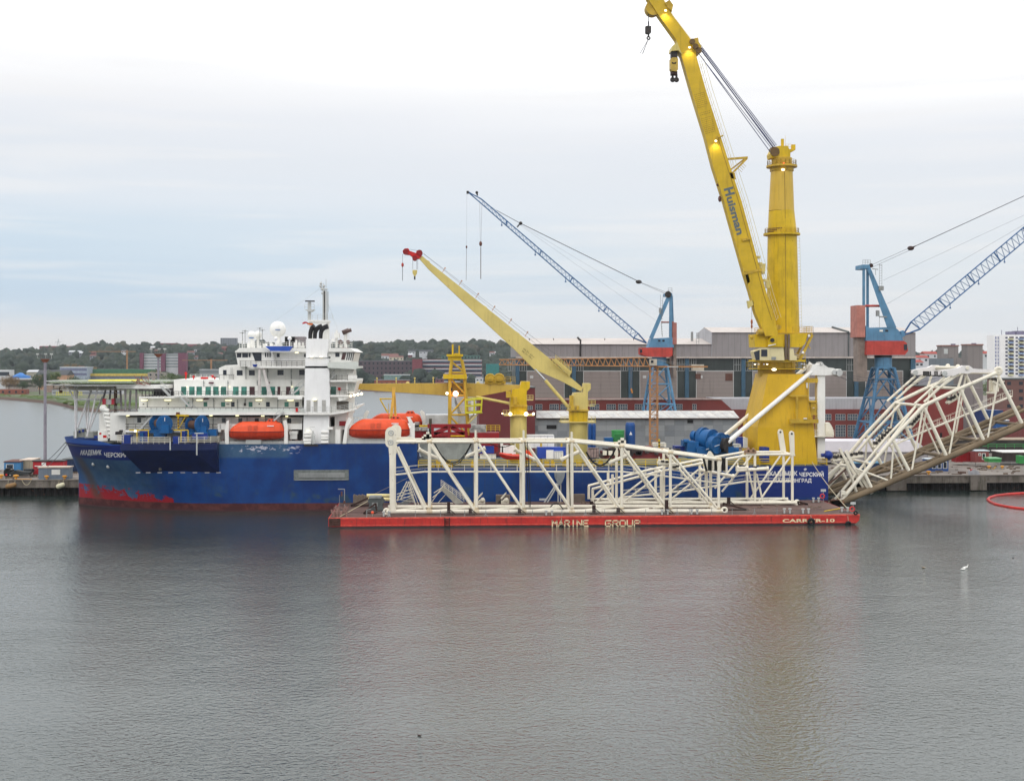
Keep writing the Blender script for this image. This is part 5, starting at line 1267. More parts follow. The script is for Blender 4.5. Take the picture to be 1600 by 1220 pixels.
# grey rounded tank hull behind the truss
mb=MB();mb.poly([(653,693),(737,693),(733,705),(722,716),(700,720),(672,719),(657,712)],257,4);solo(mb,'grey_tank',mat('dull grey tank',(142,146,142),.5,streak=.4),'grey rounded tank on deck seen through the truss left end','tank')
mb=MB();mb.px(752,683,778,706,258,4);solo(mb,'red_container',REDD,'dark red box behind the truss beside the rescue boat','container')
mb=MB();mb.px(742,697,772,708,256.8,1.5);solo(mb,'blue_locker',BLUD,'dark blue locker on deck left of the rescue boat','locker')
mb=MB();mb.px(784,697,806,712,258,3);mb.px(782,690,786,712,258,1);solo(mb,'white_locker',WHITE,'white locker directly behind the red rescue boat','locker')
# rescue boat
rb=thing('rescue_boat','small open red rescue boat on the deck behind the truss','boat',(GX(805,255),255,9))
mb=MB();a0=GX(781,255);a1=GX(836,255);z0=GZ(720.5,255,805);vs=[];fs=[];N=14
for i in range(N+1):
    t_=i/N;f=min(1,(t_/.3)**.6)if t_<.3 else 1;f=max(.05,f);sh_=.45*max(0,.35-t_)/.35
    for j in range(7):an=pi*j/6;vs.append((a0+(a1-a0)*t_,255.6-1.1*f*cos(an),z0+1.05+sh_-(1.05+sh_*.4)*sin(an)*(.4+.6*f)))
for i in range(N):
    for j in range(6):fs.append([i*7+j,i*7+j+1,(i+1)*7+j+1,(i+1)*7+j])
mb.add(vs,fs,True);mb.build('hull',mat('rescue red',(196,48,40),.4,var=.1),rb)
mb=MB();mb.path([(v[0],v[1]-.05,v[2])for v in vs[0::7]],.2,8);mb.path([(v[0],v[1]+.05,v[2])for v in vs[6::7]],.2,8);mb.build('tube_collar',mat('rescue red light',(216,84,72),.5),rb)
mb=MB();mb.px(812,704,832,716,255.2,1.2);mb.px(790,709,800,713,255.2,1);mb.build('console',ORANGE,rb)
# assorted deck items in the midship gap
spec=[('white_container',WHITE,(824,680,866,700,260,3),'white container topped by pipes left of the raised deck crane pedestal','container'),
        ('blue_container',mat('bright blue steel',(42,74,168),.5,var=.1),(840,699,884,716,257,2.4),'low bright blue container behind the white notice board','container'),
        ('notice_board',WHITE,(853.5,703,865,716.5,255.2,.15),'blank white upright board in front of the blue container','board'),
        ('white_locker',WHITE,(866,705,880,717,256,1),'small white unit right of the notice board','locker'),
        ('white_locker',OFFW,(750,710,775,717,255.6,1),'low white locker with dark panels left of the rescue boat','locker'),
        ('pump_skid',mat('pinkish steel',(150,130,126),.5,var=.4,vs=1.5),(919,700,936,716,257,2),'greyish pump skid right of the raised crane pedestal','machine'),
        ('blue_container',BLUD,(1055,697,1086,712,262,3),'dark blue container left of the big blue winch','container'),
        ('white_locker',OFFW,(1021,692,1041,699,258,2),'pale locker on the red deck skid by the orange crane mast foot','locker'),
        ('blue_locker',BLUC,(945,684,958,692,258,2),'small light blue locker left of the green drum','locker'),
        ('white_container',WHITE,(1161,684,1168,700,262,3),'narrow white cabinet at the left foot of the yellow pedestal','cabinet'),
        ('pale_deck_block',OFFW,(1139,694,1158,699,260,2),'flat pale block behind the big blue winch','block')]
for nm,mt,(a,b,c_,d,y_,dd),lb,ct in spec:
    mb=MB();mb.px(a,b,c_,d,y_,dd);r_=thing(nm,lb,ct,(GX((a+c_)/2,y_),y_,GZ(d,y_,a)));mb.build('body',mt,r_)
    mb=MB();x0,x1=GX(a,y_),GX(c_,y_);z0,z1=GZ(d,y_,a),GZ(b,y_,a);w_=x1-x0;h_=z1-z0
    if nm!='notice_board':
        for k in range(1,4):mb.box(x0+w_*k/4-.04,x0+w_*k/4+.04,y_-.05,y_,z0+.1,z1-.1)
        mb.box(x0,x1,y_-.06,y_,z1-.12,z1+.02);mb.box(x0,x1,y_-.06,y_,z0,z0+.12);mb.build('ribs',STEEL if nm=='pump_skid' else GREYL if mt in(WHITE,OFFW)else mt,r_)
    else:mb.tube((x0+.1,y_+.2,z0-.5),(x0+.1,y_+.2,z1),.06,5);mb.tube((x1-.1,y_+.2,z0-.5),(x1-.1,y_+.2,z1),.06,5);mb.build('frame',GREYS,r_)
dk=thing('red_deck_skid','long low dark red machinery skid behind the yellow guard rail','machine',(GX(990,258),258,8.2))
mb=MB();mb.px(940,705,1060,716,257,3);mb.px(952,700,1010,706,258,2);mb.px(1010,697,1038,705,258,2);mb.build('frame',mat('red oxide steel',(112,40,42),.6,var=.3),dk)
rr=random.Random(8);mb=MB()
for i in range(46):u=rr.uniform(936,1060);q=R(u,rr.uniform(701,712),256.6);s_=rr.uniform(.2,.6);mb.box(q.x-s_,q.x+s_,q.y,q.y+.8,q.z-s_*.5,q.z+s_*.6)
mb.build('machinery',mat('dark machinery',(66,58,58),.6,var=.7,vs=1.4),dk)
mb=MB()
for i in range(5):u=942+i*9;mb.px(u,704,u+6,711,256,.2)
mb.build('white_frame',OFFW,dk)
gd_=thing('green_drum','bright green drum standing on the deck next to a blue tank','drum',(GX(967,259),260,9));mb=MB();p=Vector((GX(967,259),260.5,8.4));mb.tube(p,(p.x,p.y,GZ(674,259)),1.25,20);mb.torus((p.x,p.y,GZ(674,259)),(0,0,1),1.22,.12,20,6);mb.build('shell',GREEN,gd_)
mb=MB();mb.box(p.x-.9,p.x+.9,259.1,259.3,GZ(690,259),GZ(679,259));mb.build('panel',mat('darker green',(44,116,60),.5),gd_)
def tank(u0,u1,vt,vb,y,label):
    r_=thing('deep_blue_tank',label,'tank',(GX((u0+u1)/2,y),y,8.2),'upright blue tanks on deck');mb=MB();cx=GX((u0+u1)/2,y);rad=(GX(u1,y)-GX(u0,y))/2;zt_=GZ(vt,y,u0)
    mb.tube((cx,y,8.2),(cx,y,zt_-.5),rad,20);mb.tube((cx,y,zt_-.5),(cx,y,zt_),rad,20,rad*.8);mb.build('shell',mat('tank blue',(22,70,132),.4,var=.12,streak=.2),r_);return r_,cx,rad
r_,cx,rad=tank(977,992.5,660,700,262,'tall blue cylindrical tank right of the green drum');mb=MB();q=R(985.5,677,262-rad-.03);mb.add([q+Vector((-.3,0,-.3)),q+Vector((.3,0,-.3)),q+Vector((0,0,.4))],[(0,1,2)]);mb.build('emblem',WLET,r_)
tank(919,925,662,690,264,'left narrow blue tank close by the raised crane pedestal');tank(925,931,662,690,264,'right narrow blue tank of the pair by the raised crane pedestal')
hp=thing('yellow_hazard_post','small black and yellow post near the orange crane mast foot','post',R(1030,699,257));mb=MB();mb.t((1030,686),(1030,699),257,.2);mb.build('shaft',YEL,hp);mb=MB();mb.t((1030,690),(1030,692),257,.22);mb.t((1030,695),(1030,697),257,.22);mb.build('band',BLACK,hp)
mb=MB();rr=random.Random(4)
for i in range(30):u=rr.choice((rr.uniform(655,745),rr.uniform(820,890),rr.uniform(890,940)));q=R(u,724,rr.uniform(254.4,258));s_=rr.uniform(.15,.5);mb.box(q.x-s_,q.x+s_,q.y,q.y+s_,8,8+rr.uniform(.3,1.3))
mb.px(886,700,888,722,256,.3);mb.px(844,685,847,722,258.6,.3);mb.px(876,690,879,722,258.6,.3);mb.build('yellow_deck_gear',YELW,ship)

# ------------------------------------------------------------------ the flat barge alongside
BY0,BY1=227.6,251.8;BX0=GX(513,BY0);BX1=GX(1343.5,BY0);BZ=1.72
m=bpy.data.materials.new('barge paint');m.use_nodes=True;t=NT(m.node_tree);P=t.pos();x,y,z=t.xyz(P)
c=t.mix(t.ramp(t.noise(t.comb(t.m('MULTIPLY',x,.4),y,z),.8,5,.6),.35,.65),lin((172,28,24)),lin((192,42,32)))
sv=t.comb(t.m('MULTIPLY',x,1.6),0.0,t.m('MULTIPLY',z,.15))
c=t.mix(t.ramp(t.noise(sv,1.0,5,.7),.52,.68,0,.7),c,lin((92,30,28)))
c=t.mix(t.ramp(t.noise(t.comb(t.m('MULTIPLY',x,.5),y,t.m('MULTIPLY',z,1.6)),1.1,7,.7),.6,.68,0,.7),c,lin((84,48,40)))
c=t.mix(t.m('MULTIPLY',t.ramp(t.m('FRACT',t.m('DIVIDE',x,3.3)),0,.025,1,0),.35),c,lin((110,30,30)))
c=t.mix(t.ramp(t.m('ADD',z,t.m('MULTIPLY',t.noise(P,1.2,4),.22)),.32,.42,1,0),c,lin((52,28,30)))
t.bsdf(c,.5,bump=t.noise(t.comb(t.m('MULTIPLY',x,.5),y,z),.7,3),bstr=.3,bdist=.08)
BARGEM=m
m=bpy.data.materials.new('barge deck steel');m.use_nodes=True;t=NT(m.node_tree);P=t.pos();x,y,z=t.xyz(P)
c=t.mix(t.ramp(t.noise(t.comb(t.m('MULTIPLY',x,.4),y,z),.35,6,.65),.35,.65),lin((70,48,44)),lin((104,80,72)))
c=t.mix(t.ramp(t.noise(P,1.4,6,.7),.52,.66,0,.7),c,lin((56,38,36)))
t.bsdf(c,.8,bump=t.noise(P,2,4),bstr=.3)
BDECK=m
bg_=thing('deck_barge','long flat red barge with rusty deck carrying white trusses alongside the ship','barge',((BX0+BX1)/2,240,0))
mb=MB();prof=[(BX0,-1.2),(BX1-2.2,-1.2),(BX1-.1,.75),(BX1,BZ),(BX0,BZ)]
mb.loft([(a,BY0,b)for a,b in prof][::-1],[(a,BY1,b)for a,b in prof][::-1]);mb.build('hull',BARGEM,bg_)
mb=MB();mb.box(BX0+.15,BX1-.15,BY0+.15,BY1-.15,BZ-.02,BZ+.02);mb.build('deck',BDECK,bg_)
mb=MB();mb.box(BX0,BX1,BY0-.06,BY0+.12,BZ-.18,BZ+.06);mb.box(BX0,BX1-1,BY0-.05,BY0+.05,.40,.52);mb.build('rubbing_strip',mat('scuffed red',(216,84,70),.6,var=.3,vs=1.5,rust=.2),bg_)
mb=MB();mb.box(GX(514,BY0),GX(532,BY0),BY0-.12,BY0-.01,.35,BZ-.05)
for i in range(4):z0=.5+i*.32;mb.box(GX(515,BY0),GX(531,BY0),BY0-.2,BY0-.1,z0,z0+.1)
mb.build('corner_timber',mat('brown timber fender',(78,52,46),.8,var=.4,vs=2),bg_)
for i,(u)in enumerate((616,655,692,783,905,980,1082,1160)):
    if i not in(2,):continue
    mb=MB();x_=GX(699,BY0);mb.box(x_-.5,x_-.38,BY0-.2,BY0-.05,.1,BZ);mb.box(x_+.3,x_+.42,BY0-.2,BY0-.05,.1,BZ)
    for k in range(5):mb.box(x_-.5,x_+.42,BY0-.2,BY0-.08,.25+k*.3,.32+k*.3)
    mb.build('side_ladder',RUSTD,bg_)
CLET=mat('cream lettering',(226,206,168),.6,var=.2,vs=2,rust=.25)
STK={'M':'0,0;0,1;.5,.35;1,1;1,0','A':'0,0;.5,1;1,0/.15,.35;.85,.35','R':'0,0;0,1;1,1;1,.5;0,.5/.4,.5;1,0','I':'.5,0;.5,1','N':'0,0;0,1;1,0;1,1','E':'1,0;0,0;0,1;1,1/0,.5;.8,.5','G':'1,1;0,1;0,0;1,0;1,.5;.5,.5','O':'0,0;0,1;1,1;1,0;0,0','U':'0,1;0,0;1,0;1,1','P':'0,0;0,1;1,1;1,.5;0,.5'}
def block_letters(word,u0,u1,v0,v1):
    mb=MB();n_=len(word);a=R(u0,v1,BY0);b=R(u1,v0,BY0);W_=(b.x-a.x)/(n_*1.35-.35);H_=b.z-a.z
    for k,ch in enumerate(word):
        for st in STK[ch].split('/'):
            P_=[Vector((a.x+W_*(k*1.35+float(q.split(',')[0])),BY0-.07,a.z+H_*float(q.split(',')[1])))for q in st.split(';')]
            for p,q in zip(P_[:-1],P_[1:]):
                d=(q-p).normalized()*.1;s_=Vector((-d.z,0,d.x));mb.add([p-d-s_,q+d-s_,q+d+s_,p-d+s_],[(0,1,2,3)])
    return mb.build('barge_lettering',CLET,bg_)
block_letters('MARINE',863,918.5,812.6,821.6);block_letters('GROUP',946,999.5,812.6,821.6)
letter_px('barge_lettering','CARRIER-10',1222.5,810.5,1304,816,BY0,CLET,bg_,.03,off=(0,-.07,0))
# deck edge stanchions and wire
mb=MB();us_=[573,607,649,688,726,759,795,832,878,915,945,1009,1039,1058,1077,1112,1144,1179,1214]
for i,u in enumerate(us_):
    x_=GX(u,BY0+.4);mb.tube((x_,BY0+.4,BZ),(x_,BY0+.4,BZ+1.15),.05,5)
    if i%4==1:mb.tube((x_-.35,BY0+.4,BZ),(x_,BY0+.4,BZ+.6),.05,5);mb.tube((x_+.35,BY0+.4,BZ),(x_,BY0+.4,BZ+.6),.05,5)
mb.path([(GX(u,BY0+.4),BY0+.4,BZ+1.1-(.12 if i%2 else 0))for i,u in enumerate(us_)],.02,4);mb.path([(GX(u,BY0+.4),BY0+.4,BZ+.6)for u in us_],.018,4)
mb.path([(GX(573,228),BY0+.4,BZ),(GX(573,228),BY0+.4,BZ+1.3),(GX(580,228),BY0+.4,BZ+1.5)],.07,5);mb.build('edge_stanchions',GREYS,bg_)
def bollard(u,y,label):
    r_=thing('bollard',label,'bollard',(GX(u,y),y,BZ),'white twin bollards along the barge edge');mb=MB()
    for dx in(-.5,.5):x_=GX(u,y)+dx;mb.tube((x_,y,BZ),(x_,y,BZ+.75),.16,12);mb.tube((x_,y,BZ+.75),(x_,y,BZ+.95),.28,12)
    mb.build('posts',GREYL,r_);mb=MB();mb.box(GX(u,y)-.9,GX(u,y)+.9,y-.3,y+.3,BZ+.02,BZ+.1);mb.build('base',STEEL,r_)
for u,y,lb in((858,228.9,'white bollard pair above the word on the barge side'),(604,228.9,'white bollard under the left pin eye of the front truss'),(1039,228.9,'white bollard pair below the right part of the front truss'),(1230,229.6,'white bollard pair above the smaller barge lettering'),
                 (1085,229,'grey bollard pair left of the front truss right eye'),(1259,229.2,'low grey bollard above the tyre on the lettering'),(1320,231,'white bollard at the right barge end by the mooring line'),(1275,247,'bollard pair near the ship stern below the port name')):bollard(u,y,lb)
def tyre(u,v,r,label):
    r_=thing('tyre_fender',label,'tyre',R(u,v,BY0-.4),'old black tyres hung on the barge side');mb=MB();c_=R(u,v,BY0-.35);mb.torus(c_,(0,1,0),r*.68,r*.34,22,8);mb.build('tyre',BLACK,r_)
    mb=MB();mb.tube(c_+Vector((0,0,r)),(c_.x,BY0+.1,BZ+.1),.04,5);mb.build('rope',ROPE,r_)
tyre(877.5,823.5,.46,'black tyre hanging over the barge lettering at the third letter');tyre(1267.5,815,.68,'black tyre hanging in the middle of the smaller barge lettering');tyre(1325.5,819,.6,'black tyre at the right barge corner');tyre(1337,801,.4,'small black tyre lying on the right end of the deck')
# dark timber and steel stands under the trusses
def stand(u,v0,v1,y,label,w=.28):
    r_=thing('support_stand',label,'stand',(GX(u,y),y,BZ),'dark steel stands that hold the trusses on the barge');mb=MB();x_=GX(u,y);zt_=GZ(v0,y,u);mb.box(x_-w,x_+w,y-.3,y+.3,BZ+.1,zt_);mb.build('post',RUSTD,r_)
    mb=MB();mb.box(x_-w-.5,x_+w+.5,y-.6,y+.6,BZ+.02,BZ+.14);mb.beam((x_+w,y,BZ+.9),(x_+w+.9,y,BZ+.1),.15,.15);mb.build('foot',RUSTD,r_)
for u,v0,y,lb in((701,784,231,'tallest dark stand at the left third of the front truss'),(735,795,231,'short dark stand right of the tallest left one'),(811.5,795,231,'short dark stand under the third upright of the front truss'),(928,789,231,'dark stand below the left end of the rear truss'),(966,793,231,'dark stand between the last lettering and the fourth panel'),(1041.5,781,231,'tall dark stand near the right third of the front truss'),(1138.5,777,242,'tall dark stand just right of the front truss end'),(924,783,241,'short dark stand behind the front truss lower tube')):
    stand(u,v0,0,y,lb)
def brace(u0,u1,v,y,label):
    r_=thing('timber_prop',label,'prop',(GX(u0,y),y,BZ),'dark triangular props on the barge deck');mb=MB();a=Vector((GX(u0,y),y,GZ(v,y,u0)));b=Vector((GX(u1,y),y,BZ+.15));mb.beam(a,b,.4,.3);mb.build('raker',RUSTD,r_)
    mb=MB();mb.beam((a.x,y,BZ+.2),b,.4,.3);mb.beam((a.x+.2,y,BZ+.2),a,.4,.3);mb.build('sill',RUSTD,r_)
brace(1130,1166,786,235,'long dark prop to the right of the front truss eye');brace(1246,1262,783,243,'small dark prop right of the rear truss eye');brace(587,568,786,233,'dark raking beam left of the front truss bottom corner');brace(580,548,776,245,'dark beam sloping down from the far white pipe')

# ------------------------------------------------------------------ white truss sections
def roller(par,a,b,y,dr=True,r=.34):
    mb=MB();p,q=R(*a,y),R(*b,y);mb.tube(p,q,r*.85,10);mb.tube(p+Vector((0,1.2,0)),q+Vector((0,1.2,0)),r*.7,10);d=(q-p).normalized();mb.tube(p-d*.08,p+d*.25,r*1.3,12);mb.tube(q-d*.25,q+d*.08,r*1.25,12)
    mb.tube(p+Vector((.1,0,.1)),p+Vector((.1,0,1.0)),.1,6);o=mb.build('roller_support',OFFW,par)
    if dr:
        mb=MB();
        for k in(.3,.6):c_=p.lerp(q,k)+Vector((0,-.15,.3));mb.tube(c_,c_+Vector((0,1.4,0)),.26,10)
        mb.build('roller',STEEL,o)
def walkway(par,pts,y,w=1.1,hang=True):
    mb=MB();P_=[R(u,v,y)for u,v in pts]
    for a,b in zip(P_[:-1],P_[1:]):
        for dy in(0,w):mb.beam(a+Vector((0,dy,0)),b+Vector((0,dy,0)),.1,.2)
        n_=max(2,int((b-a).length/.8))
        for i in range(n_+1):p=a.lerp(b,i/n_);mb.tube(p,p+Vector((0,w,0)),.06,4)
        mb.beam(a+Vector((0,w/2,.1)),b+Vector((0,w/2,.1)),w*.8,.05)
    o=mb.build('walkway',OFFW,par);mb=MB();mb.rail(P_,1.25,2.4,2,.04,.05);mb.rail([p+Vector((0,w,0))for p in P_],1.25,2.4,1,.035,.04);mb.build('handrail',OFFW,o)
t1=thing('tubular_truss','long white tubular truss in front, filling the near half of the barge deck','truss',(GX(860,235),235,BZ),'white truss sections of the stinger')
YA,YB_=232.0,239.0
tops=[(616,690),(671,690),(746,690),(820,690),(897,690),(972.5,697),(1047.5,707),(1124,717.5)]
zb=GZ(799,YA,860)
def FAR(u,v,y0,y1):
    p=R(u,v,y0);p.y=y1;return p
for nm,yy in(('near',YA),('far',YB_)):
    mb=MB();tp=[FAR(u,v,YA,yy)for u,v in tops];mb.path(tp,.28 if yy==YA else.2,12)
    for p in tp[1:-1]:mb.ball(p,.28 if yy==YA else.2,nu=10,nv=7)
    mb.build('top_chord',OFFW,t1)
    mb=MB();mb.tube(FAR(604,799,YA,yy),FAR(1129,798,YA,yy),.36,14);mb.build('bottom_chord',OFFW,t1)
    for k,(u,v)in enumerate(((671,690),(744.5,690),(818,690),(893.5,690),(971.5,697),(1047.5,707),(1123,717.5))):
        mb=MB();mb.tube(FAR(u,v,YA,yy),FAR(u,798,YA,yy),.29 if k<4 else.25,12);mb.build('upright',OFFW,t1)
    for a,b in(((620,702),(664,796)),((672,694),(740,796)),((747,693),(816,796)),((823,693),(893,796)),((899,692),(970,796)),((974,700),(1043,795)),((1049,710),(1121,794))):
        mb=MB();mb.tube(FAR(*a,YA,yy),FAR(*b,YA,yy),.22,12);mb.build('diagonal',OFFW,t1)
 # end post with its rounded lug plate
    mb=MB();zz=[(607,697),(617,697),(620,706),(616.5,715),(616.5,790),(620,799),(606,799),(609,790),(608.5,715)]
    pts=[FAR(u,v,YA,yy-.35)for u,v in zz];pts.reverse();mb.loft(pts,[p+Vector((0,.7,0))for p in pts]);mb.build('end_post',OFFW,t1)
    mb=MB();c1,c2=FAR(611,676,YA,yy-.3),FAR(610.5,691,YA,yy-.3);pts=[]
    for i in range(13):a=pi*i/12;pts.append(c1+Vector((1.0*cos(a),0,1.0*sin(a))))
    for i in range(13):a=pi+pi*i/12;pts.append(c2+Vector((.95*cos(a),0,.95*sin(a))))
    if yy==YB_:pts=[p+Vector((.6,0,.1))for p in pts]
    mb.loft(pts,[p+Vector((0,.5,0))for p in pts]);lg_=mb.build('lug_plate',OFFW,t1)
    mb=MB()
    for c_ in(c1,c2):mb.torus(c_+Vector((0,-.02,0)),(0,1,0),.42,.09,18,6);mb.tube(c_+Vector((0,-.05,0)),c_+Vector((0,.1,0)),.2,12)
    mb.build('pin',GREYL,lg_)
mb=MB()
for yy in(YA,YB_):
    for k,(u,v)in enumerate(((671,690),(744.5,690),(818,690),(893.5,690),(971.5,697),(1047.5,707),(1123,717.5))):
        a=FAR(u,v,YA,yy);b=FAR(u,799,YA,yy);mb.tube(a-Vector((.45,0,0)),a+Vector((.45,0,0)),.33,12);mb.tube(b-Vector((.5,0,0)),b+Vector((.5,0,0)),.40,12);mb.tube(b+Vector((0,0,.4)),b+Vector((0,0,.75)),.34,12)
mb.build('node_collars',mat('collar cream',(206,190,160),.55,var=.2,rust=.3,streak=.3),t1)
mb=MB()
for u,v in((671,690),(744.5,690),(818,690),(893.5,690),(971.5,697),(1047.5,707),(1123,717.5)):
    mb.tube(FAR(u,v,YA,YA),FAR(u,v,YA,YB_),.25,8);mb.tube(FAR(u,799,YA,YA),FAR(u,799,YA,YB_),.3,8)
for(a,b)in zip(((604,0),(671,0),(744,0),(818,0),(893,0),(971,0)),((671,0),(744,0),(818,0),(893,0),(971,0),(1047,0))):
    mb.tube(FAR(a[0],799,YA,YA),FAR(b[0],799,YA,YB_),.22,8)
mb.build('cross_bracing',OFFW,t1)
for u,v in((604,799),(1132,797)):
    mb=MB();c_=R(u,v,YA-.1);mb.torus(c_+Vector((0,.1,0)),(0,1,0),.45,.2,18,8);mb.build('pin_eye',OFFW,t1)
for u,v in((743,672),(818,672),(893,674.5)):
    mb=MB();mb.box(GX(u,YA)-.16,GX(u,YA)+.16,YA-.2,YA+.1,GZ(690,YA,u),GZ(v,YA,u));zz=GZ(v,YA,u)
    for i in range(5):mb.box(GX(u,YA)+.16,GX(u,YA)+.3,YA-.1,YA,zz-.3-i*.28,zz-.2-i*.28)
    mb.build('stub_post',OFFW,t1)
mb=MB();mb.poly([(618,683),(640,682),(648,686),(652,690),(618,690)],YA+.8,.3)
for(u,v)in((668,684),(972,690),(668,681)):mb.px(u-6,v-2,u+6,v+4,YA+.6,.5);mb.px(u-2,v-6,u+3,v+2,YA+.6,.4);mb.px(u-9,v+1,u-3,v+6,YA+.6,.4)
mb.build('clamp',OFFW,t1)
mb=MB();mb.poly([(1040,706),(1042,700),(1045,700),(1048,706)],YB_-.2,.3);mb.poly([(1046,709),(1049,702),(1052,702),(1056,709)],YA-.2,.4);mb.poly([(1104,712),(1108,705),(1111,705),(1116,712),(1124,714),(1128,720),(1127,728),(1121,728),(1121,720),(1106,718)],YA-.1,.4);mb.build('lifting_lug',OFFW,t1)
walkway(t1,[(615,742),(664,737),(972,737),(1047,745),(1122,755)],237.2)
for a,b in(((654,702),(688,718)),((727,714),(758,700)),((804,702),(836,718)),((877,718),(907,705)),((952,723),(982,711)),((1029,722),(1058,732))):roller(t1,a,b,YA+3.2,False)
mb=MB();mb.px(1030,719,1045,726,YA+2,1.5);mb.px(1045,724,1058,731,YA+2,1.5);rb_=mb.build('roller_box',OFFW,t1);mb=MB();[mb.px(u,v,u+5,v+3,YA+1.8,.3)for u,v in((1033,719),(1040,720),(1051,728),(1056,727))];mb.build('roller',STEEL,rb_)
rp=thing('black_hose','black hoses hanging in loops from the front truss top chord','hose',R(700,700,YA))
mb=MB()
def sag(a,b,dv,y,r=.10,n=10,y2=None):
    y2=y if y2 is None else y2
    P_=[R(a[0]+(b[0]-a[0])*i/n,a[1]+(b[1]-a[1])*i/n+dv*4*(i/n)*(1-i/n),y+(y2-y)*i/n)for i in range(n+1)];mb.path(P_,r,6)
sag((678,690),(738,688),34,YA+1);sag((680,694),(738,690),34,YA+2,.08);sag((762,690),(810,688),9,YA+1.4,.08);sag((820,690),(827,792),2,YA-.6,.07);sag((824,690),(829,792),-2,YA-.7,.06);sag((889,694),(891,790),3,YA-.6,.08);sag((916,706),(962,700),24,YA+3,.16);sag((860,792),(880,796),-8,YA-.6,.1)
sag((1098,711),(1104,736),0,YA+2,.2)
mb.build('hose',BLACK,rp)
# rear truss
t2=thing('tubular_truss','white tubular truss lying behind the front one and reaching right to the port name','truss',(GX(1080,246),246,BZ),'white truss sections of the stinger')
YC_,YD_=243.0,249.3
tp2=[(925,764),(1024,738),(1110,721),(1175,710),(1238,709.7)]
for yy in(YC_,YD_):
    mb=MB();P_=[FAR(u,v,YC_,yy)for u,v in tp2];mb.path(P_,.24,12);[mb.ball(p,.25,nu=10,nv=7)for p in P_[1:-1]];mb.build('top_chord',OFFW,t2)
    mb=MB();mb.tube(FAR(929,786,YC_,yy),FAR(1245,785,YC_,yy),.31,12);mb.build('bottom_chord',OFFW,t2)
    for(u,vt_)in((926,764),(957,741),(1033,736),(1104,722),(1179.5,710),(1238,709)):
        mb=MB();mb.tube(FAR(u,vt_,YC_,yy),FAR(u,785,YC_,yy),.25,12);mb.build('upright',OFFW,t2)
    for a,b in(((930,786),(957,760)),((975,784),(1030,742)),((1048,780),(1102,738)),((1128,768),(1174,712)),((1186,783),(1235,713)),((1182,740),(1192,784))):
        mb=MB();mb.tube(FAR(*a,YC_,yy),FAR(*b,YC_,yy),.18,10);mb.build('diagonal',OFFW,t2)
    mb=MB();dx=0 if yy==YC_ else 0
    pts=[FAR(u,v,YC_,yy-.3)for u,v in((1233,678),(1234,674.5),(1237,673),(1240,675),(1240.5,680),(1241,708),(1242,712),(1234,712),(1235,706))]
    if yy==YD_:pts=[R(u,v,yy-.3)for u,v in((1216,676),(1217,672),(1220,670.5),(1223,672),(1224,677),(1228,702),(1229,712),(1221,712),(1220,702))]
    pts.reverse();mb.loft(pts,[p+Vector((0,.6,0))for p in pts]);ar=mb.build('lug_arm',OFFW,t2);mb=MB();c_=FAR(1236.5,677.5,YC_,yy-.33)if yy==YC_ else R(1219.5,675,yy-.33);mb.tube(c_,c_+Vector((0,.1,0)),.2,12);mb.build('pin',STEEL,ar)
mb=MB()
for u,v in((957,755),(1033,736),(1104,722),(1179.5,710),(1238,710)):mb.tube(FAR(u,v,YC_,YC_),FAR(u,v,YC_,YD_),.22,8);mb.tube(FAR(u,785,YC_,YC_),FAR(u,785,YC_,YD_),.24,8)
for a,b in((929,1033),(1033,1104),(1104,1180),(1180,1238)):mb.tube(FAR(a,785,YC_,YC_),FAR(b,785,YC_,YD_),.2,8);mb.tube(FAR(a,785,YC_,YD_),FAR(b,785,YC_,YC_),.16,8)
mb.build('cross_bracing',OFFW,t2)
mb=MB();c_=R(1245,785,YC_);mb.torus(c_,(0,1,0),.4,.2,18,8);mb.build('pin_eye',OFFW,t2)
walkway(t2,[(972,777),(1060,768),(1166,752.5),(1236,752)],246)
for a,b in(((1094,734),(1146,744)),((1152,735),(1200,732)),((1152,731),(1168,731))):roller(t2,a,b,YC_-2,True,.36)
mb=MB();mb.px(1103,712,1106,734,YA+3,2.4);mb.px(1113,713,1116,735,YA+3,2.4);mb.px(1124,715,1127,737,YA+3,2.4);mb.px(1134,716,1137,738,YA+3,2.4);rb_=mb.build('roller_cage',OFFW,t2)
mb=MB()
for u in(1108,1118.5,1130.5):x_=GX(u,YA+3.6);mb.tube((x_,YA+3.6,GZ(735,YA+3.6,u)),(x_,YA+3.6,GZ(715,YA+3.6,u)),.42,12)
mb.build('roller',BLACK,rb_)
mb=MB();mb.px(1164,703,1182,708,YC_-.4,.8);mb.px(1168,699,1171,706,YC_-.4,.5);mb.px(1176,700,1179,706,YC_-.4,.5);mb.build('clamp',mat('rusty clamp',(150,120,100),.6,rust=.4,var=.3),t2)

# ------------------------------------------------------------------ loose gear on the barge
r_=thing('winch_machine','grey machine on legs at the left end of the front truss','machine',(GX(588,238),238,BZ))
mb=MB();mb.poly([(576,778),(597,777),(601,783),(597,789),(599,797),(575,797),(577,788),(575,783)],236.6,2);mb.build('housing',GREYD,r_);mb=MB();mb.px(577,775.5,596,778.5,236.4,2.4);mb.px(581,785,590,791,236.4,.3);mb.build('cap',GREYS,r_)
for(a,b,y_,lb)in(((573,774),(612,774),247,'upper pale yellow pipe sticking out left of the front truss'),((575.5,779.5),(612,780),242,'lower pale yellow pipe resting over the grey machine')):
    mb=MB();mb.t(a,b,y_,.33,n=12);r2_=thing('steel_pipe',lb,'pipe',R(*a,y_),'pale pipes at the left truss end');mb.build('tube',mat('pale yellow pipe',(222,208,150),.5),r2_);mb=MB();q=R((a[0]+b[0])/2,a[1],y_);mb.box(q.x-.15,q.x+.15,y_-.2,y_+.2,BZ,q.z-.3);mb.build('stand',RUSTD,r2_)
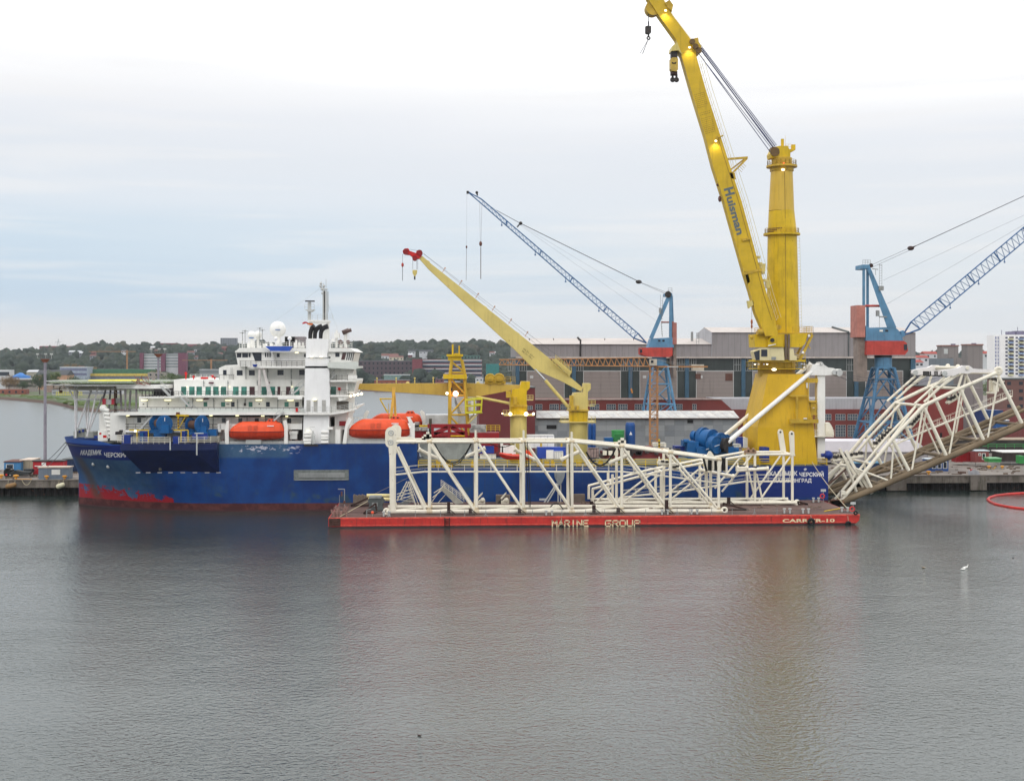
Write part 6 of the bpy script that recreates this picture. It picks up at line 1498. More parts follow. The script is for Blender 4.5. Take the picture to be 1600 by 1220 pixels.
r_=thing('timber_crate','weathered grey timber block standing by the ship side near the barge left end','crate',(GX(562,249),249,BZ));mb=MB();x0,x1=GX(552,249),GX(575,249);zt_=GZ(773,249,560)
for i in range(9):a=x0+(x1-x0)*i/9;mb.box(a,a+(x1-x0)/9-.03,248.4,250.4,BZ,zt_-(i*37%5)*.05)
mb.build('boards',WOOD,r_);mb=MB();mb.box(x0,x1,248.3,248.4,BZ+.3,BZ+.5);mb.build('batten',WOOD,r_)
r_=thing('timber_crate','dark timber block behind the front truss between third and fourth upright','crate',(GX(784,249),249,BZ));mb=MB();x0,x1=GX(775,249),GX(797,249)
for i in range(8):a=x0+(x1-x0)*i/8;mb.box(a,a+(x1-x0)/8-.03,248.4,250,BZ,GZ(773,249,785))
mb.build('boards',WOOD,r_)
r_=thing('timber_crate','dark timber block near the left end of the rear truss','crate',(GX(905,249),249,BZ));mb=MB();x0,x1=GX(896,250),GX(914,250)
for i in range(8):a=x0+(x1-x0)*i/8;mb.box(a,a+(x1-x0)/8-.03,249.6,251,BZ,GZ(772,250,905))
mb.build('boards',WOOD,r_)
r_=thing('lattice_steps','white A shaped step ladder with grating behind the left end of the front truss','ladder',(GX(632,243),243,BZ));mb=MB()
mb.t((620,782),(636,752),242,.1);mb.t((650,790),(638,752),242,.1);mb.t((626,780),(639,752),244,.09);mb.t((654,788),(640,752),244,.09);mb.t((637,758),(650,792),243,.07)
for k in range(5):mb.t((622+k*2,780-k*5),(648-k*1.6,784-k*6),242,.06,n=4)
mb.t((620,772),(646,763),241,.07);mb.t((620,776),(646,768),241,.07);mb.t((620,782),(648,772),241,.07);mb.build('frame',OFFW,r_);mb=MB();mb.poly([(622,788),(644,776),(648,781),(636,788)],243,1);mb.build('grating',GREYS,r_)
r_=thing('access_platform','tipped over white access platform with rails behind the second truss panel','platform',(GX(700,243),243,BZ));mb=MB()
mb.poly([(688,764),(694,760),(724,786),(712,788)],242,1.6);mb.build('deck_panel',mat('platform grey',(172,170,160),.6,streak=.3),r_);mb=MB()
P_=[R(689,760,242),R(725,784,242)];mb.rail(P_,1.0,.8,3,.05);mb.rail([p+Vector((0,1.6,.2))for p in P_],.9,.9,3,.045);mb.t((672,788),(694,756),242,.08);mb.t((678,770),(690,762),242,.09);mb.t((676,777),(690,766),242,.09);mb.t((674,786),(708,786),242,.08);mb.t((684,786),(700,768),242.6,.06);mb.build('handrail',OFFW,r_)
for k,(u,lb)in enumerate(((750,'white hinged arm behind the third upright of the front truss'),(787,'white hinged arm with dark base right of the third upright'))):
    r_=thing('hinged_arm',lb,'arm',(GX(u,243),243,BZ),'white hinged arms lying on the barge');mb=MB();mb.t((u-4,779),(u+3,771),242,.16);mb.t((u-1,783),(u+6,778),242,.2);mb.t((u+2,773),(u+4,769),242,.08);mb.ball(R(u+4,781,242),.45,nu=10,nv=7);mb.px(u-4,782,u+8,787,242,.8);mb.build('arm',OFFW,r_)
    mb=MB();mb.poly([(u-10,786),(u-5,781),(u+2,781),(u+1,787)],242.4,.8);mb.build('base',STEEL,r_)
r_=thing('hanging_thruster_frame','grey tapered steel frame on legs against the ship side behind the truss','frame',(GX(874,251),251,BZ));mb=MB();mb.poly([(867,738),(883,738),(882,745),(879,752),(876,758),(873,758),(869,750),(867,745)],250.2,1.6);mb.build('housing',mat('mid grey cast',(128,134,138),.5,streak=.3),r_)
mb=MB();mb.t((872,757),(872,788),250.8,.12);mb.t((876,757),(876,788),250.8,.12);mb.t((870,755),(848,789),250,.14);mb.t((872,756),(853,789),250,.14);mb.px(843,779,855,781.5,250,.5);mb.build('legs',GREYL,r_)
r_=thing('orange_buoy','small bright orange buoy on the barge deck beside the left bollard','buoy',R(582,801,229.6));mb=MB();mb.ball(R(582,800.4,229.6),.28,nu=14,nv=9);mb.build('ball',mat('buoy orange',(236,92,60),.4),r_);mb=MB();mb.tube(R(582,801,229.6),(GX(582,229.6),229.6,BZ),.04,5);mb.build('rope',ROPE,r_)
def signpost(u,vt,vb,y,label,ring=True):
    r_=thing('sign_post',label,'sign',(GX(u,y),y,BZ));mb=MB();mb.tube((GX(u,y),y,BZ),(GX(u,y),y,GZ(vt,y,u)),.07,6);mb.build('post',GREYS,r_);mb=MB();mb.px(u-4,vt-2,u+4,vt+2,y-.1,.06);mb.build('panel',GREYL,r_)
    if ring:mb=MB();mb.torus(R(u-1.5,vt+9,y-.15),(.3,1,0),.38,.11,18,6);mb.build('lifebuoy',mat('lifebuoy red',(206,60,60),.5),r_)
signpost(1333,786,0,229.5,'white sign with red lifebuoy on the right end of the barge');signpost(1286.5,766,0,247.5,'white sign with red lifebuoy near the ship stern')
r_=thing('lamp_post','bent thin lamp post at the left end of the barge','lamp post',(GX(538,240),240,BZ));mb=MB();mb.tube((GX(538.3,240),240,BZ),R(538.3,764,240),.08,6);mb.tube(R(538.3,764,240),R(528,764,240),.08,6);mb.tube((GX(530.5,240),240,BZ),R(530.5,773,240),.04,5);mb.build('post',GREYS,r_);mb=MB();mb.px(532.5,768,535,775,240,.3);mb.px(536.5,782,539.5,787,239.8,.3);mb.build('box',RUSTY,r_)
r_=thing('mooring_gear','rusty mooring gear and rails heaped on the left corner of the barge','mooring gear',(GX(533,231),231,BZ));mb=MB();rr=random.Random(31)
for i in range(22):u=rr.uniform(520,542);y_=rr.uniform(229,238);q=Vector((GX(u,y_),y_,BZ));mb.tube(q,q+Vector((rr.uniform(-.5,.5),0,rr.uniform(.4,1.5))),rr.uniform(.05,.16),6);mb.tube(q+Vector((-.4,0,.7)),q+Vector((.5,0,.7)),.05,5)
for u in(522,527,533):mb.tube((GX(u,230),230,BZ),(GX(u,230),230,BZ+.9),.25,10)
mb.build('fittings',mat('pinkish rusty gear',(140,108,100),.6,var=.4,rust=.3,vs=2),r_)
def rope(nm,label,a,b,r=.07,sagm=.0,mt=ROPE,cat='rope',n=12):
    a=Vector(a);b=Vector(b);c_=(a+b)/2;mb=MB();mb.path([a.lerp(b,i/n)-Vector((0,0,sagm*4*(i/n)*(1-i/n)))for i in range(n+1)],r,6);o=mb.build(nm,mt,None,c_);return props(o,label,cat)
rope('mooring_rope','white mooring rope from the ship stern rail down to the right barge end',R(1269,722,252.8),R(1327,797,229.8),.07,.5)
rope('mooring_rope','pale rope from the left barge corner up to the grey machine',R(531,807,229),R(580,780,238),.07)
rope('mooring_rope','thin line from the ship side down to the front truss left post',R(576,776,251),R(640,745,243),.03)
rope('yellow_hose','yellow hose lying on the barge deck near its right end',(GX(1288,232),232,BZ+.12),(GX(1312,236),236,BZ+.12),.1,0,YEL,'hose')
rope('bow_line','upper bow mooring line running left to the quay',R(104,689,266),Vector((GX(48,300),300,GZQ+.3)),.06,.6,CABLE);rope('bow_line','lower bow mooring line running left to the quay',R(106,692,265),Vector((GX(58,300),300,GZQ+.3)),.06,.9,CABLE)
mb=MB();rr=random.Random(77)
for i in range(90):
    u=rr.choice((rr.uniform(612,1120),rr.uniform(1000,1290)));y_=rr.uniform(233,250);s_=rr.uniform(.06,.22);x_=GX(u,y_);mb.box(x_-s_*rr.uniform(1,5),x_+s_,y_,y_+s_*3,BZ+.02,BZ+.02+s_*rr.uniform(.5,2))
o=mb.build('deck_litter',mat('deck litter',(122,104,92),.7,var=.5,vs=2));props(o,'small scraps of timber and steel strewn over the barge deck','litter',kind='stuff')

# ------------------------------------------------------------------ the stinger at the stern
sg=thing('stinger','huge white and brown tubular stinger rising to the right from the ship stern','stinger',(GX(1300,267),267,1),'white truss sections of the stinger')
MUD=mat('mud brown tube',(118,102,80),.65,var=.26,vs=.3,streak=.25,rust=.08,dirt=(80,70,58))
SY=[258.6,262.2,271.4,275.0];Y0=SY[0]
lo_=[(1296,792),(1380,757.5),(1470,719),(1560,681),(1600,663.5),(1650,642)]
up_=[(1313,783),(1395.7,684),(1443,634),(1499.5,607),(1556,583)]
for k,yy in enumerate(SY):
    if k in(0,3,1,2):
        mb=MB();mb.path([FAR(u,v,Y0,yy)for u,v in lo_],.62 if k in(0,3)else.34,16);mb.build('bottom_chord',MUD,sg)
    if k in(0,1,2,3):
        e=up_ if k in(0,3)else up_[:3]
        mb=MB();P_=[FAR(u,v,Y0,yy)for u,v in e];mb.path(P_,.38 if k in(0,3)else.28,14);[mb.ball(p,.38 if k in(0,3)else.28,nu=10,nv=7)for p in P_[1:-1]];mb.build('top_chord',OFFW,sg)
    for a,b in(((1444,637),(1478,711)),((1501,609),(1537,688)),((1560,588),(1597,662)),((1395.7,688),(1420,735)),((1351,740),(1361,761))):
        if k==1 and a[0]>1550 or k==2:continue
        mb=MB();mb.tube(FAR(*a,Y0,yy),FAR(*b,Y0,yy),.36 if k in(0,3)else.18,12);mb.build('diagonal',OFFW,sg)
    if k in(0,3):
        for a,b in(((1442.5,637),(1424.7,735)),((1501,611),(1483,711)),((1560,590),(1543,687)),((1396,696),(1392,750)),((1338,732),(1389,751))):
            mb=MB();mb.tube(FAR(*a,Y0,yy),FAR(*b,Y0,yy),.19,10);mb.build('hanger',OFFW,sg)
mb=MB()
for u,v in((1380,757.5),(1420,740),(1480,714),(1539,690),(1598,664)):mb.tube(FAR(u,v,Y0,SY[0]),FAR(u,v,Y0,SY[3]),.35,10)
for a,b in(((1300,790),(1380,757)),((1380,757.5),(1480,714)),((1480,714),(1539,690)),((1539,690),(1598,664))):
    mb.tube(FAR(*a,Y0,SY[3]),FAR(*b,Y0,SY[0]),.32,10);mb.tube(FAR(*a,Y0,SY[1]),FAR(*b,Y0,SY[2]),.22,10)
mb.build('bracing',MUD,sg)
mb=MB()
for u,v in((1361,725),(1443,634),(1499.5,607),(1556,583)):mb.tube(FAR(u,v,Y0,SY[0]),FAR(u,v,Y0,SY[3]),.3,10)
mb.tube(FAR(1361,725,Y0,SY[0]),FAR(1443,634,Y0,SY[1]),.2,8);mb.build('bracing',OFFW,sg)
# head beam with lugs
for yy in(SY[0]+.2,SY[3]):
    mb=MB();q=[FAR(u,v,Y0,yy)for u,v in((1473,579),(1484,577),(1498,575),(1506,571),(1515,571),(1521,575.5),(1530,576.5),(1560,577),(1562,582),(1520,582),(1513,584),(1500,583),(1492,587),(1476,588),(1472,584))][::-1]
    mb.loft(q,[p+Vector((0,1.1,0))for p in q]);hb_=mb.build('head_beam',mat('clean white steel',(226,222,220),.45,var=.05,streak=.15),sg)
    mb=MB();mb.tube(FAR(1511,577,Y0,yy-.06),FAR(1511,577,Y0,yy+1.2),.28,14);mb.tube(FAR(1476.5,583.5,Y0,yy-.1),FAR(1476.5,583.5,Y0,yy+1.3),.55,16);mb.build('pin',GREYL,hb_)
    mb=MB();c_=FAR(1561,579.5,Y0,yy-.3);mb.torus(c_+Vector((0,.5,0)),(0,1,0),.62,.34,22,8);mb.build('pin_eye',OFFW,sg)
    for a,b in(((1478,589),(1431,631)),((1490,588),(1446,628)),((1506,584),(1499,606)),((1500,584),(1462,612))):
        mb=MB();mb.tube(FAR(*a,Y0,yy+.5),FAR(*b,Y0,yy+.5),.24,12);mb.build('strut',OFFW,sg)
mb=MB()
for i in range(3):mb.px(1452+i*9,580+(i%2),1460+i*9,586,SY[0]+.6,2.4)
hp_=mb.build('pulley_stack',mat('clean white steel',()),sg);mb=MB();[mb.px(1450+i*3.2+(i//2)*4,580,1451.6+i*3.2+(i//2)*4,587.5,SY[0]+.4,2.8)for i in range(5)];mb.build('sheave',STEEL,hp_)
mb=MB();mb.tube(FAR(1512,575,Y0,SY[0]),FAR(1512,575,Y0,SY[3]),.35,10);mb.tube(FAR(1561,580,Y0,SY[0]),FAR(1561,580,Y0,SY[3]),.35,10)
for(u,v)in((1519.5,571),(1536,572),(1544,574)):mb.ball(FAR(u,v+1.5,Y0,SY[2]),.5,nu=10,nv=7)
mb.build('head_crossbar',OFFW,sg)
walkway(sg,[(1392,698),(1450,672),(1520,644),(1582,619)],266)
def cluster(c_u,c_v,n_,s_,y,ang_):
    mb=MB();mr=MB();rr=random.Random(int(c_u));ca,sa=cos(ang_),sin(ang_)
    for i in range(n_):
        t_=(i-(n_-1)/2)*s_;p=R(c_u+t_*ca,c_v+t_*sa,y)
        mb.tube(p+Vector((0,0,-.4)),p+Vector((rr.uniform(-.3,.3),0,.9)),.16,8);mr.tube(p+Vector((.1,-.4,.3)),p+Vector((.1,1.2,.3)),.32,12);mb.tube(p+Vector((0,1.2,-.4)),p+Vector((rr.uniform(-.3,.3),1.2,.9)),.14,8)
    a=R(c_u-ca*s_*n_/2,c_v-sa*s_*n_/2+3,y);b=R(c_u+ca*s_*n_/2,c_v+sa*s_*n_/2+3,y);mb.tube(a,b,.3,10);mb.tube(a+Vector((0,1.2,0)),b+Vector((0,1.2,0)),.25,10)
    o=mb.build('roller_support',OFFW,sg);mr.build('roller',STEEL,o)
cluster(1325,713,6,8,263,-.16);cluster(1379,684,6,6,265,-.75);cluster(1432,655,6,5,266,-.85);cluster(1490,622,4,5,266,-.5);cluster(1560,598,4,5,266,.5)
mb=MB();mb.poly([(1320,706),(1324,703),(1336,727),(1365,770),(1361,772),(1333,731)],259.4,.5);mb.poly([(1311,702),(1314,700),(1326,722),(1352,762),(1348,762),(1322,724)],262.4,.5);mb.build('cross_arm',OFFW,sg)
mb=MB();mb.path([R(1294,742,262),R(1312,726,262),R(1322,727,262),R(1333,752,262),R(1338,768,262)],.3,8);mb.path([R(1294,760,264),R(1326,726,264)],.25,8);mb.build('hinge_tube',OFFW,sg)
mb=MB();mb.tube(R(1294,757,263),R(1326,729,263),.2,8);mb.build('brown_pipe',mat('brown pipe',(104,72,62),.5),sg)
mb=MB();mb.px(1314,767,1322,773,258.0,.8);mb.px(1314,767,1316,776,257.8,.9);mb.build('hinge_box',OFFW,sg)
mb=MB();rr=random.Random(3)
for i in range(14):q=R(rr.uniform(1298,1315),rr.uniform(783,789),257.4);mb.box(q.x-.5,q.x+.5,q.y,q.y+1,q.z-.4,q.z+.3)
mb.build('hinge_end',mat('rusted hinge',(124,78,58),.7,rust=.5,var=.3),sg)
mb=MB();mb.px(1553,590,1561,612,266,1.6);mb.px(1547,612,1558,615,265.6,2);mb.px(1548,594,1555,611,267,1);mb.build('head_box',OFFW,sg)

# ------------------------------------------------------------------ shipyard buildings
def clad(name,rgb,horiz=False,pitch=.5,depth=.12,var=.06,streak=.3,dirt=(84,76,70),rough=.6):
    if name in MATS:return MATS[name]
    m=bpy.data.materials.new(name);m.use_nodes=True;t=NT(m.node_tree);P=t.pos();x,y,z=t.xyz(P);c=lin(rgb)
    cc=t.mix(t.ramp(t.noise(P,.12,5,.6),.3,.7),tuple(a*(1-var)for a in c),tuple(a*(1+var)for a in c))
    sv=t.comb(t.m('MULTIPLY',x,.8),t.m('MULTIPLY',y,.8),t.m('MULTIPLY',z,.10));cc=t.mix(t.ramp(t.noise(sv,1.0,6,.65),.5,.75,0,streak),cc,lin(dirt))
    f=t.m('FRACT',t.m('DIVIDE',z if horiz else t.m('ADD',x,y),pitch));line=t.ramp(f,0,.16,1,0)
    cc=t.mix(t.m('MULTIPLY',line,.45),cc,tuple(a*.45 for a in c));t.bsdf(cc,rough);MATS[name]=m;return m
CLADG=clad('grey cladding',(136,131,131),False,1.9);CLADL=clad('light corrugated cladding',(168,168,172),False,.9,streak=.4);DOORM=clad('shutter door grey',(134,124,119),True,1.15,streak=.35)
DARKG=clad('dark glazing panels',(52,60,58),False,3.2,var=.2,streak=.4,dirt=(36,38,38),rough=.35);BLUP=mat('hall column blue',(60,90,110),.55,var=.12,streak=.3);ROOFW=mat('pale hall roof',(186,178,172),.7,var=.12,vs=.1,streak=.3)
HY=402.0
hall=thing('shipyard_hall','huge grey shipyard hall with tall shutter doors and blue columns behind the cranes','hall',(GX(1110,HY),HY,GZQ))
def hz_(v,y=HY,u=1100):return GZ(v,y,u)
def X4(u):return GX(u,HY)
# left lower part
mb=MB();zE=hz_(538);zR=hz_(531,416);zB=hz_(558)
mb.box(X4(806),X4(1112),HY,432,zB,zE);mb.build('clad_wall',CLADG,hall)
mb=MB();mb.loft([(X4(805),HY-.5,zE),(X4(805),418,zR+.5),(X4(805),432,zE)],[(X4(1112),HY-.5,zE),(X4(1112),418,zR+.5),(X4(1112),432,zE)]);mb.build('roof',ROOFW,hall)
mb=MB();mb.t((907,531),(907,557),HY-.3,.25);[mb.t((u,531.5),(u,528.5),410,.12)for u in(827,865,904,945,990)];mb.t((902,527),(908,533),HY,.3);mb.build('downpipe',STEEL,hall)
# right taller part with gable end
zE2=hz_(519.6,HY,1250);zR2=hz_(511.5,413,1250);x0,x1=X4(1112),X4(1430)
mb=MB();mb.box(x0+.02,x1,HY-.3,425,zB,zE2);mb.build('clad_wall',CLADG,hall)
mb=MB();mb.loft([(x0,HY-.8,zE2),(x0,413.5,zR2),(x0,425.6,zE2)],[(x1,HY-.8,zE2),(x1,413.5,zR2),(x1,425.6,zE2)]);mb.build('roof',ROOFW,hall)
mb=MB();mb.box(x0-.1,x0,HY-.4,425,zB,zE2);mb.add([(x0-.12,HY-.4,zE2),(x0-.12,413.5,zR2-.2),(x0-.12,425,zE2)],[(0,1,2)]);mb.build('gable_wall',CLADL,hall)
mb=MB();xx=X4(1326);mb.t((1326,519.5),(1326,557),HY-.5,.2);mb.beam(R(1300.5,511,412),R(1326,518.8,HY-1),.5,.5);mb.build('seam_trim',GREYD,hall)
mb=MB();mb.box(X4(1088),X4(1091),HY+8,HY+9,zE+.5,zE+4);mb.rail([(X4(1088),HY,zE),(X4(1092),HY,zE)],3.5,.8,4,.08);mb.build('roof_ladder',GREYS,hall)
# crane beam ledge and dark wall zone
mb=MB();mb.box(X4(806),x1,HY-.9,HY+.5,zB-.35,zB+.15);mb.build('ledge',mat('pale ledge',(178,168,160),.7,streak=.4),hall)
mb=MB();mb.box(X4(806),x1-.1,HY+.3,424,GZQ,zB-.3);mb.build('dark_glazed_wall',DARKG,hall)
zd1=hz_(579.5);zd0=hz_(621.5)
for k in range(7):
    u0=823+k*88.2;mb=MB();a,b=X4(u0),X4(min(u0+59,1429));mb.box(a,b,HY+.05,HY+.4,zd0,zd1);d=mb.build('shutter_door',DOORM,hall)
    mb=MB();mb.box(a,b,HY-.02,HY+.06,zd1-.15,zd1+.1);mb.box(a,a+.15,HY-.02,HY+.06,zd0,zd1);mb.box(b-.15,b,HY-.02,HY+.06,zd0,zd1)
    if k in(0,2,3):mb.box(a+1,a+2,HY-.03,HY+.05,zd1-2.2,zd1-1.4)
    mb.build('door_frame',GREYL,d)
    mb=MB();c_=u0-14.5;mb.box(X4(c_-3),X4(c_+3),HY-.4,HY+.2,zd0,zB-.4);mb.build('column',BLUP,hall)
    mb=MB()
    for(p,q)in((c_-14.5,c_-3.6),(c_+3.6,c_+14.5)):
        for i in range(4):xx=X4(p+(q-p)*i/3);mb.box(xx-.1,xx+.1,HY+.1,HY+.28,zd1,zB-.4)
        for i in range(3):zz=zd1+(zB-.4-zd1)*i/2;mb.box(X4(p),X4(q),HY+.1,HY+.28,zz-.1,zz+.1)
    mb.build('window_frame',GREYS,hall)
mb=MB();mb.box(X4(1423),X4(1430),HY-.4,HY+.2,zd0,zB-.4);mb.build('column',BLUP,hall)
mb=MB();mb.box(X4(806),x1,HY-1.0,HY+.3,zd0-.6,zd0-.02);mb.build('base_ledge',mat('pale ledge',()),hall)
for(u,v,s_,lb)in((1139,589,1.1,0),(1091,588,.8,0)):
    mb=MB();q=R(u,v,HY-.1);mb.box(q.x-s_,q.x+s_,q.y,q.y+.2,q.z-s_,q.z+s_);mb.build('rusty_vent',mat('rusty vent',(96,66,56),.8,rust=.4),hall)
mb=MB();mb.t((1049,556),(1050,590),HY-1,.6);mb.build('exhaust_duct',mat('brown duct',(104,84,76),.6),hall)

# brick range in front, left
BRW=clad('dark red brick',(112,50,46),True,.35,var=.12,streak=.2,dirt=(70,42,40),rough=.85)
def winframe(par,u0,v0,u1,v1,y,n=4,m_=2):
    mb=MB();mb.px(u0,v0,u1,v1,y-.05,.1);w_=mb.build('window',mat('grey blue pane',(72,84,96),.2,var=.4,vs=.8),par);mb=MB();x0,x1=GX(u0,y),GX(u1,y);z0,z1=GZ(v1,y,u0),GZ(v0,y,u0)
    for i in range(n+1):xx=x0+(x1-x0)*i/n;mb.box(xx-.07,xx+.07,y-.12,y-.05,z0,z1)
    for i in range(m_+1):zz=z0+(z1-z0)*i/m_;mb.box(x0,x1,y-.12,y-.05,zz-.06,zz+.06)
    mb.build('frame',mat('pale window frame',(150,150,150),.5),w_)
br1=thing('brick_workshop','long dark red brick workshop with a window row behind the grey shed','workshop',(GX(950,372),372,GZQ))
mb=MB();mb.poly([(790,624.5),(1127,624.5),(1145,641),(1145,705),(790,705)],372,14);mb.build('wall',BRW,br1)
for u0 in(833,859,876,922,948,966,992,1020,1052):winframe(br1,u0,631.5,u0+14,640,372)
winframe(br1,1082,631.5,1088,640,372,2)
mb=MB();mb.px(790,623.3,1127,624.6,371.7,1);mb.build('coping',mat('pale ledge',()),br1)
br2=thing('brick_workshop','red brick workshop with pale corrugated upper band right of the yellow pedestal','workshop',(GX(1300,376),376,GZQ))
mb=MB();mb.px(1120,622.5,1430,640,377,16);mb.build('corrugated_band',CLADL,br2)
mb=MB();mb.px(1120,639.5,1425,715,376,16);mb.build('wall',BRW,br2)
mb=MB();mb.px(1275,688.5,1425,691,375.4,1.2);mb.build('plinth',mat('pinkish plinth',(150,112,100),.8),br2)
for u0 in(1284,1306,1325,1352,1371,1395):winframe(br2,u0-.5,647,u0+14.5,656.5,376)
for u0 in(1284,1306,1325,1352,1371,1395):winframe(br2,u0-.5,664,u0+15,682,376,4,4)
rw=thing('brick_wall_block','windowless dark red brick block behind the left yellow deck crane pedestal','building',(GX(790,340),340,GZQ))
mb=MB();mb.px(748.5,606,836,712,340,24);mb.build('wall',clad('maroon brick',(104,44,46),True,.4,var=.08,streak=.15,dirt=(80,40,40),rough=.9),rw);mb=MB();mb.px(748,604.6,836.5,606.2,339.8,24.4);mb.build('roof',GREYD,rw)
for u0 in(822,):winframe(rw,u0,634,u0+10,640,340,3)
# grey panelled shed
m=bpy.data.materials.new('grey shed panels');m.use_nodes=True;t=NT(m.node_tree);P=t.pos();x,y,z=t.xyz(P)
vx=t.m('FLOOR',t.m('DIVIDE',x,2.55));vz=t.m('FLOOR',t.m('DIVIDE',z,1.45));wn=t.n.new('ShaderNodeTexWhiteNoise');wn.noise_dimensions='2D';t.l.new(t.comb(vx,vz,0.0),wn.inputs['Vector'])
c=t.mix(wn.outputs['Value'],lin((112,118,124)),lin((142,146,148)));ln_=t.m('MAXIMUM',t.ramp(t.m('FRACT',t.m('DIVIDE',x,2.55)),0,.04,1,0),t.ramp(t.m('FRACT',t.m('DIVIDE',z,1.45)),0,.05,1,0))
c=t.mix(t.m('MULTIPLY',ln_,.5),c,lin((70,74,78)));c=t.mix(t.ramp(t.noise(P,.3,5,.7),.5,.7,0,.35),c,lin((98,94,90)));t.bsdf(c,.6);SHEDM=m
sh=thing('grey_shed','long low grey panelled shed with pale sloping roof at the quay','shed',(GX(990,342),342,GZQ))
mb=MB();mb.px(836,652,1153,716,342,12);mb.build('wall',SHEDM,sh)
a0,a1=R(838,652.8,341.5),R(1155.5,652.8,341.5);b0_,b1_=R(838,641.5,348),R(1146,641.5,348)
RFM=bpy.data.materials.new('shed roof panels');RFM.use_nodes=True;t=NT(RFM.node_tree);P=t.pos();x,y,z=t.xyz(P);c=t.mix(t.ramp(t.noise(P,.5,5,.6),.35,.65),lin((172,172,172)),lin((198,196,190)))
f=t.ramp(t.m('FRACT',t.m('DIVIDE',t.m('ADD',x,t.m('MULTIPLY',y,.22)),2.55)),0,.05,1,0);c=t.mix(t.m('MULTIPLY',f,.8),c,lin((112,84,70)));c=t.mix(t.m('MULTIPLY',t.ramp(t.m('FRACT',t.m('DIVIDE',t.m('ADD',x,t.m('MULTIPLY',y,.22)),2.55)),.05,.28,1,0),t.ramp(t.noise(P,1.5,4),.5,.7)),c,lin((150,120,104)));t.bsdf(c,.7)
mb=MB();mb.loft([a0,b0_,b0_+Vector((0,6.5,-1)),a0+Vector((0,13,-.3)),a0-Vector((0,0,.3))],[a1,b1_,b1_+Vector((0,6.5,-1)),a1+Vector((0,13,-.3)),a1-Vector((0,0,.3))]);mb.build('roof',RFM,sh)
mb=MB();mb.tube(a0-Vector((0,.1,.2)),a1-Vector((0,.1,.2)),.15,6);mb.build('gutter',RUSTD,sh)
mb=MB();mb.px(854,664,869.5,670,341.9,.2);mb.px(1074,656,1083,661,341.9,.1);mb.build('broken_window',BLACK,sh)

# white tent hall and other low structures on the right quay
te=thing('white_tent','long low white roofed tent behind the stern gantry on the right quay','tent',(GX(1370,316),316,GZQ))
mb=MB();mb.poly([(1278,689),(1432,689),(1453,706),(1278,706)],316,10);mb.build('roof',mat('lavender white tarpaulin',(222,218,224),.6,var=.05),te)
mb=MB();mb.px(1280,706,1450,722,316.6,9);mb.build('wall',mat('tent wall grey',(156,152,154),.6,var=.12,streak=.4),te);mb=MB();mb.px(1285,702.5,1297,718,316.4,.3);mb.build('door',BLACK,te)
def site_box(nm,label,cat,u0,v0,u1,v1,y,d,mt,roof=None,group=None,wins=(),rib=False):
    r_=thing(nm,label,cat,(GX((u0+u1)/2,y),y,GZQ),group);mb=MB();mb.px(u0,v0,u1,v1,y,d);z0,z1=GZ(v1,y,u0),GZ(v0,y,u0);x0,x1=GX(u0,y),GX(u1,y);mb.build('body',mt,r_)
    if roof:mb=MB();mb.box(x0-.15,x1+.15,y-.2,y+d+.2,z1,z1+.22);mb.build('roof',roof,r_)
    for(a,b,c_,e)in wins:
        mb=MB();mb.px(a,b,c_,e,y-.06,.1);mb.build('window',WHITE,r_);mb=MB();mb.px(a+.8,b+.8,c_-.8,e-.8,y-.1,.05);mb.build('pane',GLASS,r_)
    if rib:
        mb=MB();n_=max(3,int((x1-x0)/.55))
        for i in range(n_+1):xx=x0+(x1-x0)*i/n_;mb.box(xx-.07,xx+.07,y-.06,y,z0+.1,z1-.1)
        mb.box(x0,x1,y-.08,y,z1-.14,z1);mb.box(x0,x1,y-.08,y,z0,z0+.16);mb.build('ribs',mt,r_)
    return r_
site_box('site_cabin','blue site cabin with three white framed windows under the stinger','cabin',1449,718,1482,738,296,3,mat('cabin blue',(32,74,136),.5),mat('pale cabin roof',(190,200,206),.6),None,[(1456.5,721,1463,732),(1465,721,1471,732),(1473.5,721,1480,732)])
site_box('red_kiosk','small red brick kiosk with blue door on the right quay','kiosk',1524,705,1545,722,308,3,clad('kiosk brick',(128,56,54),True,.4),mat('pale cabin roof',()),None,[(1529,708,1533,712),(1534.5,708,1540,718)])
site_box('green_skip','flat green skip right of the red kiosk','skip',1546,717,1564,722,303,3,GREEN,mat('pale green lid',(120,180,130),.5),None,[],True)
site_box('green_bin','upright green unit at the right picture edge on the quay','machine',1593,712,1600,724,300,2,GREEN,None,None,[],True)
site_box('open_shelter','dark open shelter with a white roof at the right picture edge','shelter',1566,707,1640,722,312,6,mat('shaded shelter',(54,44,42),.8,var=.4),WHITE,None,[])
site_box('long_quay_store','long low dark store with beige roof edge and green rail behind the kiosk','store',1480,688,1660,708,330,8,mat('dark store front',(62,58,56),.8,var=.4,vs=.3),mat('beige roof edge',(150,134,116),.7),None,[])
mb=MB();mb.rail([R(1530,700,327),R(1640,700,327)],1.0,2.2,2,.09);o=solo(mb,'green_railing',GREEN,'green railing in front of the long low store on the right quay','railing')
site_box('red_site_container','dark red container left of the kiosk below the stinger','container',1494,706,1519,722,312,3,REDD,None,None,[],True)
site_box('shipping_container','big dark blue container with white logo patch behind the stinger end','container',1536.5,641,1567,668,352,6,mat('container blue',(34,62,110),.5,var=.15,streak=.3),None,'blue containers behind the stinger',[],True)
site_box('shipping_container','smaller blue container with pale top right of the big blue one','container',1556,657,1576,669,346,4,mat('container mid blue',(36,84,140),.5),WHITE,'blue containers behind the stinger',[],True)
site_box('red_hoarding','low dark red wall behind the blue containers','wall',1560,640,1660,690,362,2,clad('hoarding red',(108,46,46),False,1.4))
